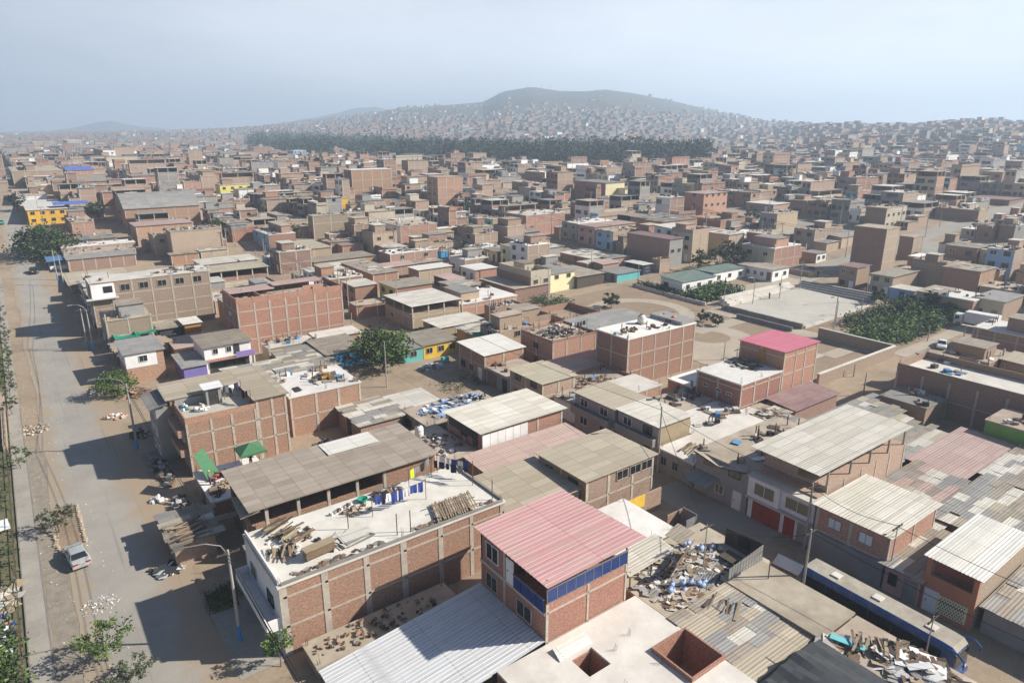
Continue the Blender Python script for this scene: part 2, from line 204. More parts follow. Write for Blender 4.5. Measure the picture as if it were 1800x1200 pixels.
# ---------- mesh builder ----------
OFF={}
class MB:
    def __init__(s): s.v=[]; s.f=[]; s.m=[]
    def quad(s,a,b,c,d,m=0): i=len(s.v); s.v+=[a,b,c,d]; s.f.append((i,i+1,i+2,i+3)); s.m.append(m); return s
    def tri(s,a,b,c,m=0): i=len(s.v); s.v+=[a,b,c]; s.f.append((i,i+1,i+2)); s.m.append(m); return s
    def box(s,x0,x1,y0,y1,z0,z1,m=0,bot=True,top=True):
        i=len(s.v); s.v+=[(x0,y0,z0),(x1,y0,z0),(x1,y1,z0),(x0,y1,z0),(x0,y0,z1),(x1,y0,z1),(x1,y1,z1),(x0,y1,z1)]
        F=[(0,1,5,4),(1,2,6,5),(2,3,7,6),(3,0,4,7)]
        if top: F.append((4,5,6,7))
        if bot: F.append((3,2,1,0))
        for q in F: s.f.append(tuple(i+k for k in q)); s.m.append(m)
        return s
    def obox(s,c,sx,sy,sz,rz=0,rx=0,ry=0,m=0):
        M=Matrix.Translation(c)@Matrix.Rotation(rz,4,'Z')@Matrix.Rotation(ry,4,'Y')@Matrix.Rotation(rx,4,'X')
        i=len(s.v)
        for z in (-sz/2,sz/2):
            for x,y in ((-1,-1),(1,-1),(1,1),(-1,1)): s.v.append(tuple(M@Vector((x*sx/2,y*sy/2,z))))
        for q in ((0,1,5,4),(1,2,6,5),(2,3,7,6),(3,0,4,7),(4,5,6,7),(3,2,1,0)): s.f.append(tuple(i+k for k in q)); s.m.append(m)
        return s
    def tube(s,pts,r,n=6,m=0,cap=True):
        rs=r if isinstance(r,(list,tuple)) else [r]*len(pts); P=[Vector(p) for p in pts]; i0=len(s.v)
        for k,p in enumerate(P):
            d=(P[min(k+1,len(P)-1)]-P[max(k-1,0)]).normalized(); a=d.orthogonal().normalized() if abs(d.z)<.99 else Vector((1,0,0)); 
            if abs(d.z)<.99: a=d.cross(Vector((0,0,1))).normalized()
            b=d.cross(a)
            for j in range(n): t=2*math.pi*j/n; s.v.append(tuple(p+(a*math.cos(t)+b*math.sin(t))*rs[k]))
        for k in range(len(P)-1):
            for j in range(n): s.f.append((i0+k*n+j,i0+k*n+(j+1)%n,i0+(k+1)*n+(j+1)%n,i0+(k+1)*n+j)); s.m.append(m)
        if cap: s.f.append(tuple(i0+j for j in range(n))[::-1]); s.m.append(m); s.f.append(tuple(i0+(len(P)-1)*n+j for j in range(n))); s.m.append(m)
        return s
    def lathe(s,c,prof,n=16,m=0):
        i0=len(s.v)
        for r,z in prof:
            for j in range(n): t=2*math.pi*j/n; s.v.append((c[0]+r*math.cos(t),c[1]+r*math.sin(t),c[2]+z))
        for k in range(len(prof)-1):
            for j in range(n): s.f.append((i0+k*n+j,i0+k*n+(j+1)%n,i0+(k+1)*n+(j+1)%n,i0+(k+1)*n+j)); s.m.append(m)
        s.f.append(tuple(i0+(len(prof)-1)*n+j for j in range(n))); s.m.append(m); return s
    def corr(s,a,b,c,d,pitch=.4,amp=.06,th=.03,m=0,along=0):
        # corrugated sheet over corners a,b,c,d; ribs run a->b (pitch counted a->d)
        a,b,c,d=map(Vector,(a,b,c,d)); L=(d-a).length; n=max(2,int(L/pitch)); ts=[]
        for k in range(n):
            for q,h in ((0,0),(.72,0),(.79,1),(.92,1)): ts.append(((k+q)/n,h))
        ts.append((1,0))
        for dz in (0,-th):
            i0=len(s.v)
            for t,h in ts:
                for A,B in ((a,d),(b,c)):
                    p=A.lerp(B,t); s.v.append((p.x,p.y,p.z+h*amp+dz))
            for k in range(len(ts)-1):
                q=(i0+2*k,i0+2*k+1,i0+2*k+3,i0+2*k+2); s.f.append(q if dz==0 else q[::-1]); s.m.append(m)
        return s
    def build(s,name,mats,parent=None,smooth=False):
        if not s.f: return None
        me=bpy.data.meshes.new(name); off=OFF.get(parent.name,(0,0,0)) if parent else (0,0,0)
        me.from_pydata([(x-off[0],y-off[1],z-off[2]) for x,y,z in s.v] if parent else s.v,[],s.f)
        mats=mats if isinstance(mats,(list,tuple)) else [mats]
        for k in mats: me.materials.append(MATS[k])
        me.polygons.foreach_set('material_index',s.m)
        if smooth: me.polygons.foreach_set('use_smooth',[True]*len(s.f))
        uv=me.uv_layers.new(name='UVMap'); V=s.v; out=[]
        for f in s.f:
            p,q,r=V[f[0]],V[f[1]],V[f[2]]
            ax,ay,az=q[0]-p[0],q[1]-p[1],q[2]-p[2]; bx,by,bz=r[0]-p[0],r[1]-p[1],r[2]-p[2]
            nx,ny,nz_=ay*bz-az*by,az*bx-ax*bz,ax*by-ay*bx; l=math.sqrt(nx*nx+ny*ny+nz_*nz_) or 1
            if abs(nz_/l)>.5:
                for i in f: out+= [V[i][0],V[i][1]]
            else:
                h=math.hypot(nx,ny) or 1; tx,ty=-ny/h,nx/h
                for i in f: out+=[V[i][0]*tx+V[i][1]*ty,V[i][2]]
        uv.data.foreach_set('uv',out)
        o=bpy.data.objects.new(name,me); C.objects.link(o)
        if parent: o.parent=parent; OFF[o.name]=off
        else:
            pass
        return o
def tag(o,label=None,cat=None,group=None,kind=None):
    for k,v in (('label',label),('category',cat),('group',group),('kind',kind)):
        if v: o[k]=v
    return o
def root(name,x,y,z,label,cat,group=None):
    o=bpy.data.objects.new(name,None); C.objects.link(o); o.location=(x,y,z); o.empty_display_size=.2; OFF[o.name]=(x,y,z); return tag(o,label,cat,group)
rnd=random.random
def ru(a,b): return a+(b-a)*random.random()
# ---------- houses ----------
HOUSES=[]; CLUT=[]
def window(p,face,a,zc,w,h,k='glass',fr='white',sub=True,U=0,V=0,bars=False):
    # face 'U' looks to -u at plane U, a = v of the centre; 'V' looks to -v at plane V, a = u of the centre
    def bx(mb,a0,a1,z0,z1,d0,d1,m=0):
        if face=='U': mb.box(U-d1,U-d0,a0,a1,z0,z1,m)
        else: mb.box(a0,a1,V-d1,V-d0,z0,z1,m)
    f=MB(); t=.055
    bx(f,a-w/2,a-w/2+t,zc-h/2,zc+h/2,0,.09); bx(f,a+w/2-t,a+w/2,zc-h/2,zc+h/2,0,.09); bx(f,a-w/2+t,a+w/2-t,zc+h/2-t,zc+h/2,0,.09); bx(f,a-w/2+t,a+w/2-t,zc-h/2,zc-h/2+t,0,.12)
    g=MB()
    if w>.8: bx(f,a-.025,a+.025,zc-h/2+t,zc+h/2-t,0,.08)
    if not sub: bx(f,a-w/2+t,a+w/2-t,zc-h/2+t,zc+h/2-t,0,.05,1); return f.build('window',[fr,k],p)
    o=f.build('window',fr,p); bx(g,a-w/2+t,a+w/2-t,zc-h/2+t,zc+h/2-t,0,.05); g.build('pane',k,o)
    if bars:
        b=MB()
        for i in range(1,4): bx(b,a-w/2+w*i/4-.012,a-w/2+w*i/4+.012,zc-h/2,zc+h/2,.12,.14)
        b.build('grille','metal_dark',o)
    return o
def door(p,face,a,z0,w,h,mat='metal_dark',U=0,V=0,hd=True):
    m=MB()
    def bx(mb,a0,a1,z0_,z1,d0,d1):
        if face=='U': mb.box(U-d1,U-d0,a0,a1,z0_,z1)
        else: mb.box(a0,a1,V-d1,V-d0,z0_,z1)
    bx(m,a-w/2,a+w/2,z0,z0+h,0,.06); bx(m,a-w/2-.07,a-w/2,z0,z0+h+.07,0,.09); bx(m,a+w/2,a+w/2+.07,z0,z0+h+.07,0,.09); bx(m,a-w/2,a+w/2,z0+h,z0+h+.07,0,.09)
    o=m.build('door',mat,p)
    if hd: k=MB(); bx(k,a+w/2-.2,a+w/2-.12,z0+1,z0+1.12,.06,.13); k.build('handle','steel',o)
    return o
def garage(p,face,a,z0,w,h,mat,U=0,V=0):
    m=MB(); n=max(3,int(w/.5))
    for i in range(n):
        a0=a-w/2+w*i/n+.01; a1=a-w/2+w*(i+1)/n-.01; d=.05 if i%2 else .08
        if face=='U': m.box(U-d,U,a0,a1,z0,z0+h)
        else: m.box(a0,a1,V-d,V,z0,z0+h)
    return m.build('garage_door',mat,p)
def frame(p,u0,u1,v0,v1,zb,z,bay,sh,faces='UV',mat='concrete_frame',w=.26,jit=.25):
    m=MB(); n=max(1,round((u1-u0)/bay)); nv=max(1,round((v1-v0)/3.6))
    ks=[k for k in range(1,50) if zb+k*sh<z-.5]
    if 'V' in faces:
        for i in range(n+1):
            x=u0+(u1-u0-w)*i/n+(ru(-jit,jit) if 0<i<n else 0); ww=w*ru(.75,1.25); m.box(x,x+ww*.5,v0-.045,v0+.02,zb,z-.02,bot=False); m.box(x+ww*.5,x+ww,v0-.03,v0+.02,zb,z-.05,bot=False)
        for k in ks: m.box(u0+.03,u1-.03,v0-.03,v0+.02,zb+k*sh-.12,zb+k*sh+.06)
    if 'U' in faces:
        for i in range(1,nv+1):
            y=v0+(v1-v0-w)*i/nv; m.box(u0-.045,u0+.02,y,y+w,zb,z-.02,bot=False)
        for k in ks: m.box(u0-.03,u0+.02,v0+.05,v1-.03,zb+k*sh-.12,zb+k*sh+.06)
    m.build('concrete_frame',mat,p)
def rebars(p,pts,z,h=(.4,1.0)):
    m=MB()
    for x,y in pts:
        for dx,dy in ((0,0),(.17,.02),(.02,.17),(.17,.17)): m.tube([(x+dx,y+dy,z-.05),(x+dx+ru(-.05,.05),y+dy+ru(-.05,.05),z+ru(*h))],.014,4,cap=False)
    m.build('rebar','rust',p)
def ring(m,u0,u1,v0,v1,z0,z1,t=.15,mm=0):
    m.box(u0,u1,v0,v0+t,z0,z1,mm); m.box(u0,u1,v1-t,v1,z0,z1,mm); m.box(u0,u0+t,v0+t,v1-t,z0,z1,mm); m.box(u1-t,u1,v0+t,v1-t,z0,z1,mm)
def patchwork(m,u0,u1,v0,v1,z,mats,tl=0):
    y=v0
    while y<v1-.3:
        w=ru(.85,1.1); x=u0-ru(0,.4); band=random.randrange(mats)
        while x<u1-.2:
            L=ru(1.7,3.0); k=band if rnd()<.45 else random.randrange(mats); m.obox((x+L/2,y+w/2+ru(-.05,.05),z+ru(.0,.05)+tl*(y-v0)/(v1-v0)),L+.12,w+.12,.025,ru(-.025,.025),ru(-.015,.015),ru(-.015,.015),m=k); x+=L
            if rnd()<.03: x+=ru(.3,.8)
        y+=w
def ragged(m,u0,u1,v0,v1,z,n,mats):
    for i in range(n):
        x,y=ru(u0,u1),ru(v0,v1); m.obox((x,y,z+.02+.006*i),ru(1.2,3.0),ru(.8,1.7),.03,ru(-.12,.12)+(1.57 if rnd()<.3 else 0),ru(-.012,.012),ru(-.012,.012),m=random.randrange(mats))
def house(label,u0,u1,v0,v1,z,short='',wm='brick_salmon',fm=None,roof='slab',rm='concrete',zb=None,sh=2.7,wu=2,wv=0,bay=3.3,par=.9,tilt=0,ov=.35,det=2,group=None,openst=False,dr=1,fr='UV',kind='brick_house',bal=0,cw=.3,wk='glass',vm=None,cat='house'):
    if zb is None: zb=H((u0+u1)/2,(v0+v1)/2) if math.hypot(u0,v0)>120 else 0
    z=zb+z
    r=root(kind,(u0+u1)/2,(v0+v1)/2,zb,label,cat,group); HOUSES.append((short or label,(u0+u1)/2,(v0+v1)/2,z,u0,u1,v0,v1))
    zw=z if not openst else z-sh+.95
    m=MB(); m.box(u0,u1,v0,v1,zb-.6 if zb>0 else zb,zw,bot=False,top=True); m.build('wall',wm,r)
    if vm: q=MB(); q.box(u0+.02,u1-.02,v0-.05,v0-.001,zb,zw-.03); q.build('painted_wall',vm,r)
    near=det>=2
    if openst:
        q=MB(); nb=max(2,round((u1-u0)/4)); nv=max(1,round((v1-v0)/4))
        for i in range(nb+1):
            for j in range(nv+1):
                if i in (0,nb) or j in (0,nv): x=u0+.02+(u1-u0-.3)*i/nb; y=v0+.02+(v1-v0-.3)*j/nv; q.box(x,x+.26,y,y+.26,zw,z-.05+tilt*(j/nv))
        for j in range(nv+1): pass
        q.build('pillars' if 0 else 'pillar','concrete_frame',r)
        q=MB(); q.box(u0+.02,u1-.02,v1-.2,v1-.04,zw,z-.1); q.box(u1-.2,u1-.04,v0+.4,v1-.25,zw,z-.1); q.build('rear_wall',wm,r)
    rb=None
    if roof=='slab':
        q=MB(); q.box(u0-.12,u1+.12,v0-.12,v1+.12,z-.16,z+.05); rb=q.build('roof',rm,r)
        if near: rebars(r,[(u0+.1,v0+.1),((u0+u1)/2,v0+.1),(u1-.4,v0+.1),(u0+.1,v1-.4),(u1-.4,v1-.4)],z+.05)
    elif roof=='par':
        q=MB(); q.box(u0+.14,u1-.14,v0+.14,v1-.14,z-.1,z+.05); q.build('roof',rm,r)
        q=MB(); ring(q,u0,u1,v0,v1,z,z+par); 
        if near: 
            n=max(1,round((u1-u0)/bay))
            for i in range(n+1): x=u0+(u1-u0-.2)*i/n; q.box(x-.02,x+.24,v0-.03,v0+.18,z,z+par+ru(.1,.5))
        q.build('parapet',wm,r)
        if near: rebars(r,[(u0+.05,v0+.05),(u1-.3,v0+.05),(u0+.05,v1-.3),(u1-.3,v1-.3)],z+par,(.3,.8))
    elif roof=='corr':
        q=MB(); q.corr((u0-ov,v0-ov,z+.12),(u1+ov,v0-ov,z+.12),(u1+ov,v1+ov,z+.12+tilt),(u0-ov,v1+ov,z+.12+tilt),.32,.03); q.build('roof',rm,r)
    elif roof in('sheet','patch'):
        q=MB(); a,b,c,d=(u0-ov,v0-ov,z+.08),(u1+ov,v0-ov,z+.08),(u1+ov,v1+ov,z+.08+tilt),(u0-ov,v1+ov,z+.08+tilt)
        lo=lambda p:(p[0],p[1],p[2]-.07)
        q.quad(a,b,c,d); q.quad(lo(d),lo(c),lo(b),lo(a)); q.quad(lo(a),lo(b),b,a); q.quad(lo(b),lo(c),c,b); q.quad(lo(c),lo(d),d,c); q.quad(lo(d),lo(a),a,d); rb=q.build('roof',rm,r)
        if tilt>.05: q=MB(); q.quad((u0,v0,z),(u1,v0,z),(u1,v1,z+tilt),(u0,v1,z+tilt)); q.quad((u0,v1,zw-.1),(u0,v0,zw-.1),(u0,v0,z),(u0,v1,z+tilt)); q.quad((u1,v1,z+tilt),(u1,v1,zw-.1),(u0,v1,zw-.1),(u0,v1,z+tilt)); q.tri((u1,v0,z),(u1,v1,z-.1),(u1,v1,z+tilt)); q.build('gable',wm,r)
        if roof=='patch':
            q=MB(); ms=[rm,'brown_sheet','grey_sheet','pale_sheet','tan_sheet']; A=(u1-u0)*(v1-v0); (patchwork(q,u0-.2,u1+.2,v0-.2,v1+.2,z+.13,5,tilt) if math.hypot(u0,v0)<170 else ragged(q,u0,u1,v0,v1,z+.12+tilt,int(A/8),5)); q.build('sheet_layer',ms,r)
    elif roof=='vault':
        q=MB(); n=12; cyc=(u0+u1)/2; rise=(v1-v0)*.2
        pts=[(v0-ov+(v1-v0+2*ov)*k/n,z+rise*math.sin(math.pi*k/n)) for k in range(n+1)]
        for k in range(n):
            (y0,z0),(y1,z1)=pts[k],pts[k+1]; q.quad((u0-ov,y0,z0),(u1+ov,y0,z0),(u1+ov,y1,z1),(u0-ov,y1,z1)); q.quad((u0-ov,y1,z1-.08),(u1+ov,y1,z1-.08),(u1+ov,y0,z0-.08),(u0-ov,y0,z0-.08)); q.quad((u0,y0,z-.05),(u0,y0,z0-.04),(u0,y1,z1-.04),(u0,y1,z-.05)); q.quad((u1,y1,z-.05),(u1,y1,z1-.04),(u1,y0,z0-.04),(u1,y0,z-.05))
        q.build('roof',rm,r)
    ns=max(1,int(round((z-zb)/sh)));
    rr_=math.hypot(u0,v0)
    if rr_>62 and roof in('slab','par') and not openst and 'ower' not in label:
        CLUT.append((u0+.3,u1-.3,v0+.3,v1-.3,z+.05,rr_))
        if rr_>118 and det<3 and rnd()<.5 and u1-u0>6:
            q=MB(); sx=ru(2.4,min(6,u1-u0-1)); sy=ru(2.2,(v1-v0)*.8); a=ru(u0+.2,u1-sx-.2); b=ru(v0+.4,v1-sy-.1); hz_=ru(1.8,2.5); q.box(a,a+sx,b,b+sy,z+.05,z+.05+hz_,top=False); q.build('stair_house',random.choice([wm,'brick_tan','plaster_grey','brick_brown']),r); q=MB(); q.box(a-.25,a+sx+.25,b-.25,b+sy+.2,z+.05+hz_,z+.15+hz_); q.build('stair_roof',random.choice(['brown_sheet','pale_sheet','roof_dust','grey_sheet']),r)
        if rr_>100 and roof=='slab':
            q=MB(); n=max(1,round((u1-u0)/bay))
            for i in range(n+1):
                if rnd()<.6: x=u0+(u1-u0-.26)*i/n; q.box(x,x+.25,v0+.0,v0+.25,z+.05,z+ru(.4,1.3))
            q.build('column_stub','concrete_frame',r)

    if fr: frame(r,u0,u1,v0,v1,zb,zw,bay,sh,faces='V' if fm and 'V' in fr else fr,w=cw)
    if fm:
        q=MB(); q.box(u0-.06,u0-.001,v0+.02,v1-.02,zb,zw-.02)
        q.box(u0-.16,u0-.06,v0+.02,v1-.02,zb+sh-.15,zb+sh) if ns>1 else None
        q.build('facade',fm,r)
    U=u0-(.06 if fm else 0); W=v1-v0
    for s in range(ns):
        zc=zb+s*sh+1.5
        if zc+.6>zw: continue
        k=wu if isinstance(wu,int) else wu[min(s,len(wu)-1)]
        for i in range(k):
            a=v0+W*(i+.5)/k
            if s==0 and dr and i==0: door(r,'U',a,zb+.02,1.0 if W<9 else 1.1,2.1,random.choice(['metal_dark','wood','white','rust','plaster_grey']),U=U,hd=near); continue
            if s==0 and dr==2 and i==1: garage(r,'U',a,zb+.02,2.5,2.3,random.choice(['metal_dark','wood','plaster_grey','rust']),U=U); continue
            if openst and s==ns-1: continue
            window(r,'U',a,zc,min(1.5,W/k*.5),1.15,wk,fr=random.choice(['white','metal_dark','concrete_frame']),sub=near and det>2,U=U)
        for i in range(wv):
            if s<ns-1 and wv<3 and s%2==0: continue
            a=u0+(u1-u0)*(i+.5)/wv; window(r,'V',a,zc,1.3,1.1,wk,sub=det>2,V=v0-(.05 if vm else 0),fr='concrete_frame')
        if bal and s>0 and not(openst and s==ns-1):
            q=MB(); zz=zb+s*sh; q.box(U-bal,U-.002,v0+.15,v1-.15,zz-.12,zz+.03); q.box(U-bal,U-bal+.09,v0+.15,v1-.15,zz+.03,zz+.95); q.box(U-bal+.09,U-.002,v0+.15,v0+.24,zz+.03,zz+.95); q.box(U-bal+.09,U-.002,v1-.24,v1-.15,zz+.03,zz+.95); q.build('balcony',fm or 'plaster_grey',r)
    return r
# ---------- roof clutter and yard things ----------
def water_tank(x,y,z,label,mat='white',s=1.0):
    r=root('water_tank',x,y,z,label,'water tank'); m=MB(); m.lathe((x,y,z+.12),[(.52*s,0),(.55*s,.1),(.55*s,.4),(.575*s,.45),(.55*s,.5),(.55*s,.85),(.575*s,.9),(.55*s,.95),(.53*s,1.15),(.35*s,1.35),(.22*s,1.42)],20); m.build('tank_body',mat,r,True)
    m=MB(); m.lathe((x,y,z+1.53),[(.24*s,0),(.25*s,.06),(.2*s,.12),(.05,.14)],16); m.build('lid','metal_dark',r,True); m=MB(); m.box(x-.6*s,x+.6*s,y-.6*s,y+.6*s,z,z+.12); m.build('base','concrete_dark',r); return r
def laundry(x0,y0,x1,y1,z,label,cols,n=8,h=2.0,group='washing lines on the roofs',mast=True):
    r=root('washing_line',(x0+x1)/2,(y0+y1)/2,z,label,'washing line',group)
    if mast:
        for x,y in((x0,y0),(x1,y1)): m=MB(); m.tube([(x,y,z),(x,y,z+h+.2)],.035,6); m.build('post','rust',r)
    m=MB(); pts=[(x0+(x1-x0)*t/8,y0+(y1-y0)*t/8,z+h-.18*math.sin(math.pi*t/8)) for t in range(9)]; m.tube(pts,.012,4); m.build('line','cable',r)
    L=math.hypot(x1-x0,y1-y0); dx,dy=(x1-x0)/L,(y1-y0)/L; t=.3
    for i in range(n):
        w=ru(.45,.95)*min(1.3,L/n/.8); hh=ru(.6,1.15)
        if t+w>L-.1: break
        m=MB(); zz=z+h-.17*math.sin(math.pi*(t+w/2)/L); N=5
        def P(a,b):
            q=.05*math.sin(a*9+i)*b; return (x0+dx*(t+w*a)+dy*q,y0+dy*(t+w*a)-dx*q,zz-hh*b*(1-.06*math.sin(a*7+i)))
        for a in range(N):
            for b in range(3): m.quad(P(a/N,b/3),P((a+1)/N,b/3),P((a+1)/N,(b+1)/3),P(a/N,(b+1)/3))
        m.build('garment',random.choice(cols),r); t+=w+ru(.03,.2)
    return r
def rubble(x,y,z,rx,ry,n,label,mats,h=.5,smax=.5,name='rubble',flat=False):
    m=MB()
    for i in range(n):
        a=ru(0,6.28); q=math.sqrt(rnd()); px=x+rx*q*math.cos(a); py=y+ry*q*math.sin(a); hh=h*(1-q)*rnd()
        if flat: m.obox((px,py,z+.05+hh),ru(.4,smax*2.4),ru(.3,smax*1.2),.03,ru(0,3.1),ru(-.3,.3),ru(-.3,.3),m=i%len(mats))
        else: s=ru(min(.15,smax*.4),smax); m.obox((px,py,z+s*.3+hh),s,s*ru(.5,1),s*ru(.3,.8),ru(0,3),ru(-.5,.5),ru(-.5,.5),m=i%len(mats))
    return tag(m.build(name,mats),label,kind='stuff')
def planks(x,y,z,L,W,n,rz,label,mats=('wood','wood_pale','wood_dark'),name='lumber_pile',spread=.25,h=.4,group=None):
    m=MB()
    for i in range(n):
        a=rz+ru(-spread,spread); o=ru(-W/2,W/2); m.obox((x-math.sin(rz)*o+ru(-.3,.3),y+math.cos(rz)*o+ru(-.3,.3),z+.05+h*rnd()),L*ru(.5,1),ru(.08,.28),.05,a,ru(-.15,.15),ru(-.12,.12),m=i%len(mats))
    return tag(m.build(name,list(mats)),label,'lumber pile',group)
def sheets(x,y,z,L,W,n,rz,label,mats=('pale_sheet','grey_sheet'),group=None):
    m=MB()
    for i in range(n): m.obox((x+ru(-.4,.4),y+ru(-.4,.4),z+.04+i*.045),L*ru(.7,1),W*ru(.5,1),.03,rz+ru(-.2,.2),m=i%len(mats))
    return tag(m.build('sheet_pile',list(mats)),label,'sheet pile',group)
def blob(m,c,rx,ry,rz,mm=0,n=7,k=5,j=.18):
    i0=len(m.v); sd=rnd()*99
    for a in range(k+1):
        ph=math.pi*a/k
        for b in range(n):
            th=2*math.pi*b/n; q=1+j*noise.noise(Vector((a*1.3+sd,b*1.7 if b else 0,sd)))*2
            m.v.append((c[0]+rx*q*math.sin(ph)*math.cos(th),c[1]+ry*q*math.sin(ph)*math.sin(th),c[2]+rz*q*math.cos(ph)))
    for a in range(k):
        for b in range(n): m.f.append((i0+(a+1)*n+b,i0+(a+1)*n+(b+1)%n,i0+a*n+(b+1)%n,i0+a*n+b)); m.m.append(mm)
def sack(x,y,z,label,mat,group,s=1):
    m=MB(); blob(m,(x,y,z+.26*s),.42*s,.32*s,.3*s); blob(m,(x+.1,y,z+.55*s),.12*s,.1*s,.12*s)
    return tag(m.build('sack',mat,smooth=True),label,'sack',group)
def pole_at(x,y,h,label,lamp=None,arms=1,group='utility poles along the streets',r=.15,zb=None,street=False,name=None):
    zb=H(x,y) if zb is None else zb
    rt=root(name or ('street_lamp' if lamp else 'utility_pole'),x,y,zb,label,'street lamp' if lamp else 'utility pole',group)
    m=MB(); m.tube([(x,y,zb-.3),(x,y,zb+h)],[r,r*.6],8); m.build('pole','pole_concrete',rt)
    if street: m=MB(); m.tube([(x,y,zb),(x,y,zb+1.5)],[r*1.07,r*1.02],8); m.build('painted_base','blue',rt)
    if lamp:
        dx,dy=lamp; m=MB(); pts=[(x,y,zb+h-.5),(x+dx*.15,y+dy*.15,zb+h+.5),(x+dx*.5,y+dy*.5,zb+h+1.0),(x+dx*.95,y+dy*.95,zb+h+1.1)]; m.tube(pts,.045,6); m.build('lamp_arm','steel',rt)
        m=MB(); a=math.atan2(dy,dx); m.obox((x+dx*1.1,y+dy*1.1,zb+h+1.1),.75,.28,.16,a); m.obox((x+dx*1.2,y+dy*1.2,zb+h+1.0),.4,.2,.06,a,m=1); m.build('lamp_head',['steel','lamp_glass'],rt)
    for k in range(arms):
        m=MB(); m.box(x-.9,x+.9,y-.05,y+.05,zb+h-.35-.7*k,zb+h-.25-.7*k)
        for q in(-.8,-.3,.3,.8): m.lathe((x+q,y,zb+h-.25-.7*k),[(.05,0),(.06,.06),(.03,.12)],6)
        m.build('crossarm','wood_dark',rt)
    return rt
def cable(a,b,label,sag=.6,r=.028):
    m=MB(); pts=[(a[0]+(b[0]-a[0])*t/10,a[1]+(b[1]-a[1])*t/10,a[2]+(b[2]-a[2])*t/10-sag*math.sin(math.pi*t/10)) for t in range(11)]
    m.tube(pts,r,4); return tag(m.build('cable','cable'),label,'cable','cables strung between the poles')
def leafcrown(m,c,rx,ry,rz,n,s,shape=1,seed=0,mm=0,mats=1,holes=.35):
    # leaves gathered in clumps on the limbs, with gaps between the clumps
    cl=[]; k=max(6,int(n/26))
    for _ in range(k):
        while 1:
            p=(ru(-1,1),ru(-1,1),ru(-.85,1)); d=math.sqrt(p[0]**2+p[1]**2+p[2]**2)
            if .25<d<1: break
        cl.append((p[0]*rx,p[1]*ry,p[2]*rz,ru(.16,.34)*min(rx,rz*1.3),random.randrange(mats)))
    for i in range(n):
        q=cl[i%k]; t=ru(0,6.28); e=random.gauss(0,.5)*q[3]; f=random.gauss(0,.5)*q[3]; g=random.gauss(0,.38)*q[3]
        x,y,z=c[0]+q[0]+e,c[1]+q[1]+f,c[2]+q[2]+g; ss=s*ru(.6,1.3)
        a=Vector((ru(-1,1),ru(-1,1),ru(-.5,.5))).normalized(); b=a.cross(Vector((ru(-1,1),ru(-1,1),ru(-1,1)))).normalized()
        P=[Vector((x,y,z))+a*ss*u_+b*ss*.55*v_ for u_,v_ in((-1,-.3),(0,-1),(1,.3),(0,1))]
        m.quad(*[tuple(p) for p in P],m=mm+q[4])
    return cl
def tree(x,y,h,rx,label,mats=('leaf_green','leaf_dark'),n=1200,s=.16,zb=None,th=.35,group=None,name='tree',rzf=.8,tr=.16,ry=None):
    zb=H(x,y) if zb is None else zb; r=root(name,x,y,zb,label,'tree' if name!='shrub' else 'shrub',group)
    m=MB(); rz=(h*(1-th))/2*1.0; cz=zb+h-rz; cl=leafcrown(m,(x,y,cz),rx,ry or rx,rz,n,s,mats=len(mats)); m.build('crown',list(mats),r)
    t=MB(); top=(x+ru(-.2,.2),y+ru(-.2,.2),zb+h*th); t.tube([(x,y,zb-.2),((x+top[0])/2+.05,(y+top[1])/2,zb+h*th*.5),top],[tr,tr*.8,tr*.65],7)
    for q in cl[:10 if n>400 else 5]:
        e=(x+q[0],y+q[1],cz+q[2]); mid=tuple((top[i]+e[i])/2+(0,0,.1*h*.3)[i] for i in range(3)); t.tube([top,mid,e],[tr*.5,tr*.3,tr*.1],5)
    t.build('trunk','bark',r); return r
